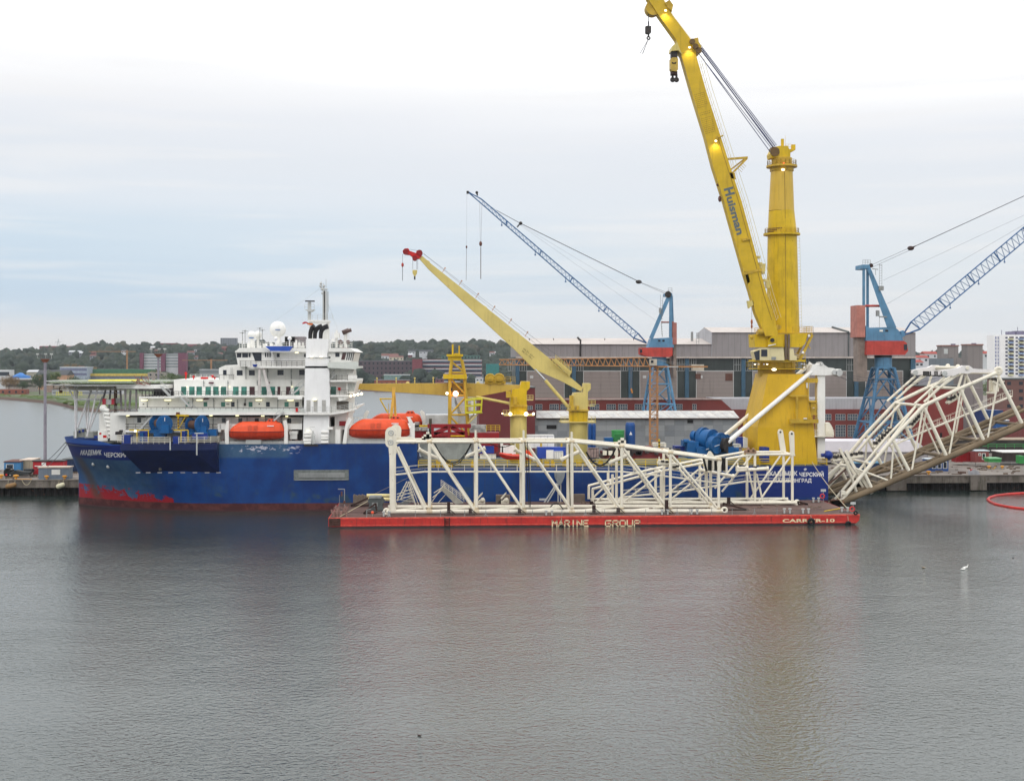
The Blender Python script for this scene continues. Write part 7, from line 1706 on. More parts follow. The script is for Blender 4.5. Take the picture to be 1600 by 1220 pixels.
r_=thing('red_brick_building','plain red brick building right of the blue yard crane, behind the stinger','building',(GX(1465,366),366,GZQ));mb=MB();mb.poly([(1422,603),(1505,603),(1505,705),(1422,705)],366,5);mb.build('wall',clad('bright brick',(124,52,48),True,.4,var=.06,streak=.12,rough=.9),r_)
mb=MB();mb.px(1487,675,1493,688,365.8,.3);mb.px(1469,676,1472,684,365.8,.3);mb.build('door',BLACK,r_);mb=MB();mb.px(1421.5,601.5,1505,603.2,365.6,5.4);mb.build('roof',GREYD,r_)
silo=clad('silo grey',(128,122,120),False,2.2,var=.05,streak=.25)
def tower_block(label,u0,u1,vt,y,d,mt,box=None,group='grey concrete silo towers on the right'):
    r_=thing('silo_tower',label,'tower',(GX(u0,y),y,GZQ),group);mb=MB();x0,x1=GX(u0,y),GX(u1,y);z1=GZ(vt,y,u0);mb.box(x0,x1,y,y+d,GZQ,z1);mb.build('wall',mt,r_)
    mb=MB();mb.box(x0-.2,x1+.2,y-.2,y+d+.2,z1,z1+.4);mb.build('roof',mat('reddish roof edge',(140,104,96),.7),r_)
    if box:mb=MB();mb.px(*box,y+4,2);mb.build('roof_vent',mat('violet grey box',(112,108,130),.6),r_)
    return r_
s1=tower_block('left grey silo tower with a pale hatch, above the white stinger head',1473,1497.5,541,430,5,silo,(1489,537,1493,541));mb=MB();mb.px(1475,545,1481,553,429.8,.3);mb.build('hatch',GREYL,s1)
tower_block('right grey silo tower, tallest plain block left of the apartment tower',1512,1535.5,539.5,410,5,silo,(1521.5,536,1525.5,539.5))
site_box('grey_annex','blue grey windowless annex at the foot of the left silo tower','building',1460,560,1490,720,425,5,clad('blue grey wall',(118,128,136),False,1.6));site_box('grey_annex','taupe grey annex between the two silo towers','building',1489,559,1513,720,428,5,silo)
site_box('tall_grey_wall_block','tall plain grey wall block behind the stinger right of the red brick building','building',1503,606,1536,702,372,3,clad('plain grey wall',(126,118,118),False,3,var=.04))
site_box('flat_roof_store','dark flat roofed store behind the white stinger head','store',1430,579,1475,640,398,8,mat('dark slate wall',(84,82,86),.7),GREYL);site_box('pale_garage','small pale wall block below the stinger pulley stack','building',1450,589,1478,640,385,8,clad('pale garage',(160,160,166),False,1.2))
# apartment tower
ap=thing('apartment_tower','white high rise apartment tower with blue and yellow balconies at the right edge','apartment tower',GP(1590,640,3));
AW=mat('apartment white',(232,232,232),.6,var=.04,vs=.05,streak=.1);ay=640;ax0=GX(1563,ay);ax1=GX(1690,ay);az=GZ(523,ay,1590)
mb=MB();mb.box(ax0,ax1,ay,ay+16,3,az);mb.build('wall',AW,ap)
mb=MB();mb.box(GX(1553.5,ay+2),ax0,ay+2,ay+4,3,az-.4);sw=mb.build('side_wing',AW,ap)
mb=MB();mb.px(1577.5,518,1586,523,ay+3,5);mb.px(1589,517,1610,523,ay+4,6);mb.t((1565,523),(1565,515.5),ay+3,.15);mb.t((1590,517),(1590,511),ay+5,.15);mb.build('roof_house',mat('violet grey box',()),ap)
fl=5.62;
for k in range(11):
    v=527.5+k*fl
    for(a,b)in((1571,1574.5),(1587,1590.5)):
        mb=MB();mb.px(a,v-1.2,b,v+1.4,ay-.1,.12);mb.build('window',mat('apartment pane',(62,66,92),.2,var=.4,vs=.3),ap)
    for j,(a,b)in enumerate(((1577,1584),(1593,1600),(1606,1613))):
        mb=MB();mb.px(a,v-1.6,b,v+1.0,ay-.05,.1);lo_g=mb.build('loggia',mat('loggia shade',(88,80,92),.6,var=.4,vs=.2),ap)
        mb=MB();mb.px(a,v+1.0,b,v+3.2,ay-1.3,1.3);mb.build('balcony',mat('balcony blue',(134,156,190),.6)if(k+j)%2 else mat('balcony yellow',(196,196,160),.6),lo_g)
    mb=MB();mb.px(1555,v-1.6,1557,v+2.2,ay+1.9,.12);mb.px(1559,v-1.6,1561,v+2.2,ay+1.9,.12);mb.build('window',mat('apartment pane pale',(132,140,172),.3),sw)

# ------------------------------------------------------------------ far town, one object per building
def house(nm,label,cat,u0,u1,vt,D,d,wall,roof=None,rv=0,bands=0,bmat=None,wins=0,group=None,vb=None):
    c_=GP((u0+u1)/2,D);zg=min(land((u0+u1)/2,D),60)-1 if D>700 else GZQ;wdt=(u1-u0)/FP*D;z1=HC-(vt-HV)*D/FP
    r_=thing(nm,label,cat,(c_.x,c_.y,zg),group);mb=MB();mb.box(c_.x-wdt/2,c_.x+wdt/2,c_.y,c_.y+d,zg,z1);mb.build('wall',wall,r_)
    if roof:
        mb=MB()
        if rv:zr_=z1+rv*D/FP;mb.loft([(c_.x-wdt/2-.3,c_.y-.4,z1),(c_.x-wdt/2-.3,c_.y+d/2,zr_),(c_.x-wdt/2-.3,c_.y+d+.4,z1)],[(c_.x+wdt/2+.3,c_.y-.4,z1),(c_.x+wdt/2+.3,c_.y+d/2,zr_),(c_.x+wdt/2+.3,c_.y+d+.4,z1)])
        else:mb.box(c_.x-wdt/2-.3,c_.x+wdt/2+.3,c_.y-.3,c_.y+d+.3,z1,z1+.5)
        mb.build('roof',roof,r_)
    vb=vb or vt+(z1-zg)*FP/D
    for k in range(bands):
        zz=HC-(vt+(vb-vt)*(k+.5)/bands-HV)*D/FP;hh=(vb-vt)/bands*.25*D/FP;mb=MB();mb.box(c_.x-wdt/2+.4,c_.x+wdt/2-.4,c_.y-.12,c_.y,zz-hh,zz+hh);mb.build('window_band',bmat or GLASS,r_)
    if wins:
        mb=MB();nn=max(2,int(wdt/4));
        for k in range(wins):
            zz=HC-(vt+(vb-vt)*(k+.5)/wins-HV)*D/FP;hh=(vb-vt)/wins*.22*D/FP
            for i in range(nn):xx=c_.x-wdt/2+wdt*(i+.5)/nn;mb.box(xx-.7,xx+.7,c_.y-.12,c_.y,zz-hh,zz+hh)
        mb.build('window_rows',GLASS,r_)
    return r_
HZW=mat('far off white',(190,192,196),.7,var=.06,vs=.05);HZR=mat('far red brick',(122,72,76),.8,var=.1,vs=.05);HZP=mat('far violet brick',(112,64,84),.8);HZG=mat('far grey',(120,124,130),.8,var=.06,vs=.05)
RTILE=mat('far red tiles',(116,80,74),.8,var=.15,vs=.1);RDARK=mat('far slate roof',(70,72,76),.8)
G1='red brick housing blocks along the hill crest'
house('hilltop_block','low red roofed block at the far left on the hill crest','housing block',-20,52,549,2300,12,HZR,mat('dark red roof',(112,50,62),.8),0,0,None,1,G1)
house('hilltop_block','long red brick block with pale roof vents on the crest above the lamp mast','housing block',62,117,541.5,2300,14,HZR,mat('dark red roof',()),1,0,None,2,G1,549)
house('hilltop_block','short cream block right of the long red one on the crest','housing block',117,126,543,2310,12,HZW,None,0,0,None,1,G1,548)
house('hilltop_block','red brick block with two white balconies stacks on the crest above the striped office','housing block',245,276,536.5,2350,14,HZR,mat('dark red roof',()),0,0,None,2,G1,544)
house('hilltop_block','brown red hipped roof block right of the balcony block on the crest','housing block',278,308,540,2350,12,HZR,mat('maroon roof',(104,62,68),.8),2.5,0,None,1,G1,545)
house('hilltop_block','small brick block left of the grey high rise on the crest','housing block',317,338,539,2340,12,HZR,mat('maroon roof',()),1,0,None,1,G1,544)
house('grey_high_rise','grey high rise slab on the hill left of the ship bridge','high rise',344.5,369.5,528,2360,14,HZG,None,0,0,None,5,None,545)
house('striped_office','white and grey striped office block with violet brick ends left of the second mast','office',220,289,553,1480,16,HZW,HZG,0,5,mat('far grey band',(130,140,142),.6),0,None,575)
for i,(a,b,lb)in enumerate(((219,224,0),(252,258,0),(279,291,0))):
    mb=MB();p=GP((a+b)/2,1476);w_=(b-a)/FP*1476;mb.box(p.x-w_/2,p.x+w_/2,p.y-2.5,p.y+10,4,HC-(551.5-HV)*1476/FP);mb.build('end_tower',HZP,[o for o in bpy.data.objects if o.name.startswith('striped_office')][0])
house('white_hall','white and pale blue flat roofed hall left of the green and yellow hall','hall',94,136,574,1180,20,mat('pale blue cladding',(150,160,176),.6),HZW,0,2,mat('far violet pane',(104,108,136),.4),0,None,588)
r_=house('striped_hall','very long low hall with green upper and yellow lower stripe','hall',134,236,577,1200,20,mat('hall green',(62,108,82),.7),None,0,0,None,0)
mb=MB();p0_,p1_=GP(131,1196),GP(236,1196);mb.box(p0_.x,p1_.x,p1_.y-2,p1_.y,HC-(587.5-HV)*1196/FP,HC-(583.5-HV)*1196/FP);mb.build('yellow_stripe',mat('hall yellow',(196,172,88),.7),r_)
mb=MB();mb.box(p0_.x,p1_.x,p1_.y-1.5,p1_.y,2,HC-(587.6-HV)*1196/FP);mb.build('lower_wall',mat('hall plinth grey',(110,112,124),.7),r_)
house('concrete_block','square beige concrete block at the foot of the second lamp mast','building',231,257,582,1120,12,mat('far beige',(148,140,134),.8),None,0,0,None,2,None,596)
house('gabled_house','dark roofed peach house right behind the tall lamp mast','house',56,104,586,1090,22,mat('peach wall',(176,138,112),.8),RDARK,8,0,None,0)
house('white_store','white building at the left picture edge under the hill','building',-10,15,578,1120,12,HZW,None,0,1,GLASS,0,None,590)
house('white_roof_shed','low shed with gleaming white sloping roof left of the lamp mast','shed',42,95,581,1150,14,mat('shed beige',(150,146,134),.7),HZW,3,0,None,0)
house('parking_deck','two storey pale parking deck on the far bank at the left','building',9,51,592.5,1030,14,mat('far beige',()),HZW,0,2,mat('far dark band',(74,70,70),.7),0,None,606)
house('low_beige_range','low pinkish beige range right of the tall lamp mast on the bank','building',72,96,595,1010,10,mat('pinkish beige',(150,128,116),.8),None,0,0,None,1,None,604)
house('red_brick_range','long low red brick range at the far bank on the left','building',0,40,608.5,965,8,mat('far bright brick',(132,74,60),.8),None,0,0,None,1,None,616)
house('white_bus_shed','white long low shed by the grass bank behind the bow supports','shed',82,190,610,950,6,HZW,mat('far grey',()),0,1,HZG,0,None,617)
mb=MB();vs_,fs_=protos[3];p=GP(31,1060);mb.add([(p.x+v.x*9,p.y+v.y*6,11.5+v.z*5)for v in vs_],fs_,True);solo(mb,'blue_tarpaulin',mat('bright blue tarp',(52,112,178),.6,var=.2,vs=.2),'bright blue tarpaulin mound between trees on the far left bank','tarpaulin')
fe=thing('yellow_barrier','yellow barrier fence on the grass bank behind the bow supports','barrier',GP(110,930,2.5));mb=MB();p0_,p1_=GP(88,922),GP(128,922);mb.rail([(p0_.x,p0_.y,2.6),(p1_.x,p1_.y,2.6)],3.2,1.6,3,.22);mb.build('rails',mat('far yellow',(196,188,70),.6),fe)
# middle distance behind the aft lifeboats
house('dark_brick_mill','wide dark brown brick building left of the red striped office block','building',548,645,564,1350,20,mat('dark brown brick',(84,72,78),.85,var=.14,vs=.05),HZG,0,0,None,4,None,594)
r_=house('red_office','red office block with white horizontal stripes behind the yellow lattice tower','office',659,753,561.5,1300,18,HZR,None,0,5,mat('far blue band',(78,90,108),.4),0,None,597)
for k in range(6):
    mb=MB();p=GP(706,1298);w_=94/FP*1298;zz=HC-(563+k*6.6-HV)*1298/FP;mb.box(p.x-w_/2+1,p.x+w_/2,p.y-1.6,p.y-.2,zz-.5,zz+.4);mb.build('white_stripe',HZW,r_)
mb=MB();p=GP(652,1290);w_=15.5/FP*1290;mb.box(p.x-w_/2,p.x+w_/2,p.y-2,p.y+12,2,HC-(561-HV)*1290/FP);mb.build('stair_tower',mat('office maroon',(120,64,72),.8),r_)
house('teal_building','teal clad block right of the red striped office','building',760,780,568.5,1400,12,mat('teal cladding',(48,118,116),.7),None,0,0,None,0)
house('green_hill_roof','dull green flat roofed block on the slope above the red office','building',690,750,555,1700,14,mat('dull green wall',(70,100,92),.8),None,0,0,None,1,None,562)
for i,(u,lb)in enumerate(((643,'left white gabled house on the far slope above the red office'),(660,'second white gabled house on the far slope'),(671,'third white gabled house on the far slope'),(684,'right end white gabled house of the slope row'))):
    house('gabled_house',lb,'house',u-5,u+6,549.5,1900,9,HZW,RDARK,3,0,None,1,'white gabled houses on the far slope',553)
house('white_terrace','long bright white terrace on the slope left of the raised yellow boom','house',752,775,546.5,2050,10,HZW,RDARK,0,0,None,1,None,550)
house('orange_roof_house','orange tiled house on the ridge just right of the ship bridge','house',548,566,541,2300,12,HZR,mat('orange tiles',(168,96,74),.8),4.5,0,None,1,None,546)
house('red_roof_row','row of red tiled houses on the slope below the orange roofed one','house',596,622,556,1800,12,HZW,RTILE,3.5,0,None,1,None,562)
house('white_flat_house','cream house with several gables above the dark brown mill','house',608,630,558,1650,10,mat('cream wall',(196,186,166),.8),RTILE,2,0,None,1,None,563)
house('low_brick_terrace','low orange brick terrace seen above the stowed yellow boom','building',585,640,594,1180,10,mat('far bright brick',()),HZG,0,0,None,1)
house('glass_pavilion','pale green glass pavilion in front of the dark brown mill','building',600,640,586,1240,12,mat('pale green glass',(110,134,132),.4),HZW,0,0,None,0)
house('glass_roof_hall','pale flat hall with rails just left of the ship wheelhouse','hall',312,346,578,1180,12,HZG,HZW,0,0,None,1)
for(a,b,vt,D,lb)in((1432,1452,556,900,'red roofed house directly right of the big hall'),(1445,1466,550,1100,'brown red roofed house behind the left silo tower'),(1536,1553,549.5,1000,'red roofed house between silo tower and apartment tower'),(1430,1443,563,760,'lowest red roofed house beside the green tree')):
    house('red_roof_house',lb,'house',a,b,vt+3,D,12,HZW,mat('vivid red tiles',(150,70,62),.8),4,0,None,1,'red roofed houses on the right',vt+10)
house('brown_brick_house','brown brick building with window rows below the apartment tower at the right edge','building',1566,1680,593,480,14,mat('brown brick',(112,82,76),.85,var=.12,vs=.3),GREYD,0,0,None,4,None,640)
rh=random.Random(21);G9='small houses scattered among the trees on the far hill'
for i in range(46):
    u=rh.uniform(-5,800)if i<38 else rh.uniform(1432,1470);D=rh.uniform(1450,2150)if i<38 else rh.uniform(1500,2000);zg=land(u,D);vt=HV+(HC-zg-rh.uniform(9,13))*FP/D
    house('hill_house','small pale or brick house peeping out between trees on the far hill','house',u-rh.uniform(2.5,5),u+rh.uniform(2.5,6),vt,D,9,rh.choice((HZW,HZW,HZR,HZG)),rh.choice((RTILE,RDARK,HZW)),2.2,0,None,1,G9,vt+4)
for i in range(34):
    u=rh.uniform(-5,500)if i<26 else rh.uniform(560,800);D=rh.uniform(1180,1420);zg=land(u,D);vt=HV+(HC-zg-rh.uniform(5,9))*FP/D
    house('harbour_shed','low shed or works building on the flat ground before the far hill','shed',u-rh.uniform(4,9),u+rh.uniform(4,10),vt,D,9,rh.choice((HZW,HZR,HZG,mat('far beige',()))),rh.choice((HZG,HZW,RDARK)),.6,0,None,1,'low sheds on the flat ground before the far hill',vt+4)
# far tower cranes
ORF=mat('faded far orange',(150,112,80),.7)
def far_crane(u,v0,v1,D,j0,j1,vj,label):
    p=GP(u,D);z0=HC-(v1-HV)*D/FP;z1=HC-(v0-HV)*D/FP;r_=thing('tower_crane',label,'crane',(p.x,p.y,z0),'small orange tower cranes in the far town');mb=MB();mb.box(p.x-.7,p.x+.7,p.y-.7,p.y+.7,z0-8,z1);mb.build('mast',ORF,r_)
    a,b=GP(j0,D),GP(j1,D);zj=HC-(vj-HV)*D/FP;mb=MB();mb.box(a.x,b.x,p.y-.6,p.y+.6,zj-.2,zj+.4);mb.build('jib',ORF,r_)
far_crane(198.5,547,574,1250,140,212,549.5,'thin orange tower crane standing before the wooded hill at the left')
far_crane(330,561,580,1200,285,355,563,'orange crane jib seen low just left of the wheelhouse')
pl=thing('power_pylon','faint lattice pylon on the hill crest above the lamp mast','pylon',GP(91,2500,50));mb=MB();p=GP(91,2500);z0=47;mb.tube((p.x-3,p.y,z0),(p.x,p.y,66),.35,4);mb.tube((p.x+3,p.y,z0),(p.x,p.y,66),.35,4);mb.tube((p.x-6,p.y,60),(p.x+6,p.y,60),.3,4);mb.build('frame',HZG,pl)

# ------------------------------------------------------------------ lamp masts on the pier
def lampmast(u,vt,y,r,label):
    x=GX(u,y);r_=thing('lamp_mast',label,'lamp mast',(x,y,GZQ),'tall floodlight masts on the quay');zt_=GZ(vt,y,u);mb=MB();mb.tube((x,y,GZQ),(x,y,zt_),r,16,r*.8);mb.box(x-.6,x+.6,y-.6,y+.6,GZQ,GZQ+.3);mb.build('pole',mat('pole grey',(138,134,144),.5,streak=.15),r_)
    mb=MB();mb.tube((x,y,zt_-.3),(x,y,zt_+.5),r*1.3,16,1.1);mb.build('collar',mat('rust orange collar',(150,92,70),.7),r_)
    mb=MB();mb.tube((x,y,zt_+.5),(x,y,zt_+.62),1.5,16);rr_=[(x+1.4*cos(a*pi/5),y+1.4*sin(a*pi/5),zt_+.6)for a in range(11)];mb.rail(rr_,.9,.6,2,.05);pf_=mb.build('head_platform',GREYS,r_)
    for i,a in enumerate((-1.5,-.9,.3,1.0,1.6)):mb=MB();mb.box(x+a-.3,x+a+.3,y-.8,y-.5,zt_+1.4,zt_+1.75);mb.tube((x+a,y-.6,zt_+.6),(x+a,y-.6,zt_+1.5),.05,5);mb.build('floodlight',GREYD if i%2 else GREYL,pf_)
    return r_
lampmast(70.5,564,308,.38,'tall grey floodlight mast on the quay left of the bow');lampmast(247.5,556,309,.30,'grey floodlight mast rising behind the helideck')

# ------------------------------------------------------------------ blue level-luffing yard cranes
def yard_crane_left():
    y=362;S_=1.0;r_=thing('yard_crane','light blue level luffing yard crane with lattice boom reaching left, behind the grey shed','crane',(GX(1032,y),y,GZQ),'blue and red yard cranes')
    cx=GX(1030,y);zt_=GZ(570,y,1030);hb_=5.6;ht=1.9
    mb=MB();cs=[(-1,-1),(1,-1),(1,1),(-1,1)];lv=[0,.3,.55,.78,1]
    for sx_,sy_ in cs:mb.tube((cx+sx_*hb_,y+sy_*hb_,GZQ),(cx+sx_*ht,y+sy_*ht,zt_),.42,8,.32)
    def C_(k,f):h=hb_+(ht-hb_)*f;return Vector((cx+cs[k][0]*h,y+cs[k][1]*h,GZQ+(zt_-GZQ)*f))
    for a,b in zip(lv[:-1],lv[1:]):
        for k in range(4):mb.tube(C_(k,b),C_((k+1)%4,b),.2,6);mb.tube(C_(k,a),C_((k+1)%4,b),.18,6);mb.tube(C_((k+1)%4,a),C_(k,b),.14,6)if a<.5 else None
    mb.build('tower',BLUY,r_)
    mb=MB();mb.tube((cx,y,zt_-.3),(cx,y,GZ(558,y,1030)),2.0,20);mb.build('turret',BLUY,r_)
    mb=MB();mb.poly([(1003,543),(1051,543),(1051,555),(1046,558),(1012,557),(1003,554)],y-3,6);mb.px(999,545,1004,553,y-2,2);cbn=mb.build('slewing_cabin',REDC,r_);mb=MB();mb.px(1000,546,1003.5,551,y-3.1,.2);mb.build('window',GLASS,cbn)
    mb=MB();mb.poly([(1013,543),(1018,529),(1053,527),(1053,543)],y-2.4,4.8);mh=mb.build('machinery_house',BLUY,r_)
    for u in(1028.5,1035):mb=MB();mb.px(u,531,u+3.5,533.6,y-2.5,.1);mb.build('window',BLACK,mh)
    mb=MB()
    for yy in(y-2,y+2):mb.beam(R(1017,529,yy),R(1045.5,462,yy),.9,1.0)
    mb.beam(R(1047.5,527,y-2),R(1048,462,y-2),.7,.7);mb.beam(R(1051.5,527,y+2),R(1049,462,y+2),.7,.7);mb.px(1041,458,1050.5,463,y-2.4,5);mb.build('a_frame',BLUY,r_)
    mb=MB();mb.tube(R(1044,460,y-2.8),R(1044,460,y+2.8),.9,14);mb.build('top_sheave',STEEL,r_)
    mb=MB();mb.t((1033,503.5),(1053,503.5),y-1,.22);mb.px(1051,504,1057.5,538,y-2.5,5);mb.build('counterweight',mat('faded red counterweight',(160,104,96),.6,streak=.3),r_);mb=MB();mb.px(1052,538,1057,590,y-1.5,3);mb.build('counterweight_column',mat('concrete column',(132,120,112),.8,streak=.4),r_)
    mb=MB()
    for i in range(14):mb.t((1033-.6*0,470+i*4),(1036,470+i*4),y-2.6,.05,n=4)
    mb.t((1032,460),(1032,492),y-2.6,.06,n=4);mb.t((1036,460),(1034,500),y-2.6,.06,n=4);mb.px(1030,481,1033,489,y-2.8,.6);mb.rail([R(1044,457,y-2),R(1050,457,y-2)],1.2,.8,2,.06);mb.t((1033,505),(1035,526),y-2.4,.08);mb.build('ladder',GREYS,r_)
    return r_,y
def lattice_boom(par,base,knee_lo,knee_up,tip_lo,tip_up,tip,y,w,nb,r,mt):
    """four-chord lattice boom between px outlines"""
    mb=MB();q=[]
    for yy in(y-w/2,y+w/2):
        B,kl,ku,tl,tu,T=(R(*p,yy if i else y)for i,p in enumerate((base,knee_lo,knee_up,tip_lo,tip_up,tip)))
        T=R(*tip,y);mb.tube(B,kl,r*1.3,6);mb.tube(B,ku,r*1.3,6);mb.tube(kl,tl,r,6);mb.tube(ku,tu,r,6);mb.tube(tl,T,r,6);mb.tube(tu,T,r,6);q.append((kl,ku,tl,tu));mb.tube(kl,ku,r,6)
        for i in range(nb):
            a=kl.lerp(tl,i/nb);b=ku.lerp(tu,(i+.5)/nb);c_=kl.lerp(tl,(i+1)/nb);mb.tube(a,b,r*.5,4);mb.tube(b,c_,r*.5,4)
    (a0_,b0_,c0_,d0_),(a1_,b1_,c1_,d1_)=q
    for i in range(nb+1):
        f=i/nb;mb.tube(a0_.lerp(c0_,f),a1_.lerp(c1_,f),r*.5,4);mb.tube(b0_.lerp(d0_,f),b1_.lerp(d1_,f),r*.5,4)
        if i<nb:g_=(i+1)/nb;mb.tube(a0_.lerp(c0_,f),a1_.lerp(c1_,g_),r*.4,4);mb.tube(b0_.lerp(d0_,f),b1_.lerp(d1_,g_),r*.4,4)
    for f in(.2,.42,.62,.84):
        mb.tube(a0_.lerp(c0_,f),b0_.lerp(d0_,f),r*1.1,6);mb.tube(a1_.lerp(c1_,f),b1_.lerp(d1_,f),r*1.1,6);mb.tube(b0_.lerp(d0_,f),b1_.lerp(d1_,f),r,6);p=a0_.lerp(c0_,f+.03);mb.tube(p,p-Vector((0,0,.9)),r*.6,5);mb.ball(p-Vector((0,0,1)),.25,nu=6,nv=5)
    return mb.build('lattice_boom',mt,par)
BLUB=mat('boom lattice blue',(66,104,150),.5,var=.12)
yl,y=yard_crane_left()
lattice_boom(yl,(1010,536),(990,528),(997,521),(753,319),(752,311),(731,300),y,2.6,40,.16,BLUB)
mb=MB()
for yy in(y-.8,y+.8):mb.t((1044,458),(998,440),yy,.05,n=4)
mb.t((998,440),(813,349),y,.1,n=5);mb.t((813,349),(776,329),y,.08,n=5);mb.t((813,349),(808,355),y,.2);mb.t((1030,482),(815,352),y,.025,n=4);mb.t((1028,503),(813,352),y,.025,n=4);mb.t((1042,460),(1001,442),y,.06,n=4);mb.t((776,329),(732,299),y,.04,n=4)
mb.build('luffing_rope',CABLE,yl)
mb=MB();mb.ball(R(998,440.5,y),.55,sx=1.6,nu=8,nv=6);mb.ball(R(813.5,349,y),.5,nu=8,nv=6);mb.ball(R(745,301,y),.4,nu=8,nv=6);mb.t((745,301),(746,306),y,.2);mb.px(729,298.5,732.5,302.5,y-.5,1);mb.build('sheave_block',STEEL,yl)
hk=thing('crane_hook','rusty hook block on a long double wire under the blue lattice boom','hook',R(751,437,y));mb=MB();mb.t((749.5,313),(750.4,378),y-.2,.04,n=4);mb.t((753,316),(751.6,378),y+.2,.04,n=4);mb.t((751.2,386),(751.2,436),y,.11,n=5);mb.build('cable',mat('greyish wire',(104,96,96),.6),hk);mb=MB();mb.ball(R(751,381,y),.42,sz=1.7,nu=10,nv=7);mb.build('block',RUSTY,hk)
hk=thing('crane_hook','thin wire with small weight at the very tip of the blue lattice boom','hook',R(729,437,y));mb=MB();mb.t((729.5,302),(729,384),y,.025,n=4);mb.t((729,388),(728.4,438),y,.07,n=4);mb.build('cable',mat('greyish wire',()),hk);mb=MB();mb.ball(R(729,386,y),.24,sz=1.7,nu=8,nv=6);mb.build('weight',RUSTY,hk)

# right crane (nearer)
y=326;yr=thing('yard_crane','light blue yard crane with red cabin whose lattice boom rises out to the right','crane',(GX(1383,y),y,GZQ),'blue and red yard cranes')
cx=GX(1380,y);zt_=GZ(575,y,1380);mb=MB();cs=[(-1,-1),(1,-1),(1,1),(-1,1)];hb_,ht=6.6,2.1
for sx_,sy_ in cs:mb.tube((cx+sx_*hb_,y+sy_*hb_,GZQ),(cx+sx_*ht,y+sy_*ht,zt_),.5,8,.4)
def C_(k,f):h=hb_+(ht-hb_)*f;return Vector((cx+cs[k][0]*h,y+cs[k][1]*h,GZQ+(zt_-GZQ)*f))
for a,b in((.0,.2),(.2,.42),(.42,.68),(.68,.88),(.88,1)):
    for k in range(4):mb.tube(C_(k,b),C_((k+1)%4,b),.26,6);m_=(C_(k,b)+C_((k+1)%4,b))/2;mb.tube(C_(k,a),m_,.2,6);mb.tube(C_((k+1)%4,a),m_,.2,6)
mb.build('tower',mat('yard tower blue',(66,108,140),.5,var=.2,vs=.5,rust=.2,streak=.3,dirt=(40,50,60)),yr)
mb=MB();mb.tube((cx,y,zt_-.2),(cx,y,GZ(558,y,1380)),2.15,20);mb.tube((cx,y,zt_-.2),(cx,y,zt_+.2),2.5,20);mb.build('turret',BLUY,yr)
mb=MB();mb.tube((cx,y,GZ(558.5,y,1380)),(cx,y,GZ(555,y,1380)),2.2,20);mb.build('slewing_ring',STEEL,yr)
mb=MB();mb.poly([(1355,532.5),(1412,532.5),(1417,536),(1419,548),(1414,554.5),(1354,554.5)],y-3.2,6.4);cbn=mb.build('slewing_cabin',REDC,yr);mb=MB();mb.px(1412.5,538,1417.5,547,y-3.3,.15);mb.build('window',GLASS,cbn)
mb=MB();mb.poly([(1353,532.5),(1353,509),(1358,512),(1398,511),(1404,516),(1412,532.5)],y-2.6,5.2);mh=mb.build('machinery_house',BLUY,yr)
for(u,w_)in((1374.5,5),(1383.5,4.5)):mb=MB();mb.px(u,515.2,u+w_,518.2,y-2.75,.12);mb.build('window',WHITE if u<1380 else GLASS,mh)
mb=MB()
for yy in(y-2.2,y+2.2):mb.loft([R(u,v,yy-.5)for u,v in((1353.5,417),(1359.5,417),(1401,512),(1386,512))][::-1],[R(u,v,yy+.5)for u,v in((1353.5,417),(1359.5,417),(1401,512),(1386,512))][::-1])
mb.beam(R(1349.5,480,y-2.2),R(1349.5,420,y-2.2),.55,.55);mb.beam(R(1355.5,512,y+2.2),R(1355.5,420,y+2.2),.55,.55);mb.beam(R(1349.5,512,y-2.2),R(1349.5,478,y-2.2),.55,.55);mb.px(1347.5,413.5,1359,420,y-2.8,5.6);mb.build('a_frame',BLUY,yr)
mb=MB();mb.tube(R(1361,415,y-2.4),R(1361,415,y+2.4),.55,14);mb.build('top_sheave',RUSTD,yr)
mb=MB();mb.px(1338.5,477,1352,527,y-2.6,5);mb.build('counterweight',mat('salmon counterweight',(176,116,104),.6,streak=.35,rust=.1),yr);mb=MB();mb.px(1340,527,1355,596,y-1.6,3.4);mb.build('counterweight_column',mat('concrete column',()),yr);mb=MB();mb.t((1350,478),(1378,478),y-1.5,.3);mb.build('tie_bar',REDC,yr)
mb=MB();mb.px(1373,414,1378,414.5,y-3,.1)
for u in(1374,1378):mb.t((u,413),(u,455),y-3,.05,n=4)
for i in range(10):mb.t((1374,415+i*4),(1378,415+i*4),y-3,.045,n=4)
mb.px(1374,447,1381,453.5,y-3.2,1);mb.px(1370,485,1374,494,y-3,.8);mb.t((1374,487),(1374,512),y-3,.05);mb.px(1375,494,1386,496,y-3,.8);mb.rail([R(1348,413,y-2),R(1360,413,y-2)],1.1,.7,3,.045);mb.t((1363,420),(1372,421),y-3,.1);mb.t((1368,421),(1368,430),y-3,.06);mb.build('ladder',GREYS,yr)
lattice_boom(yr,(1410.5,524),(1438,514),(1423.5,503),(1640,344),(1632,328),(1660,318),y,3.0,26,.17,BLUB)
mb=MB();mb.poly([(1409,528),(1407,518),(1412,516),(1415,524)],y-.8,1.6);mb.build('boom_pivot',BLUY,yr)
mb=MB();mb.t((1362,414),(1424,386),y-.6,.05,n=4);mb.t((1362,418),(1424,390),y+.6,.05,n=4);mb.t((1424,387.5),(1640,288),y,.09,n=5);mb.t((1380,438),(1640,318),y,.03,n=4);mb.t((1386,475),(1640,328),y,.03,n=4);mb.build('luffing_rope',CABLE,yr)
mb=MB();mb.ball(R(1423,388,y),.8,sx=1.1,sz=.7,nu=10,nv=7);mb.tube(R(1425,387,y),R(1433,383.5,y),.25,6,.06);mb.build('sheave_block',RUSTD,yr)
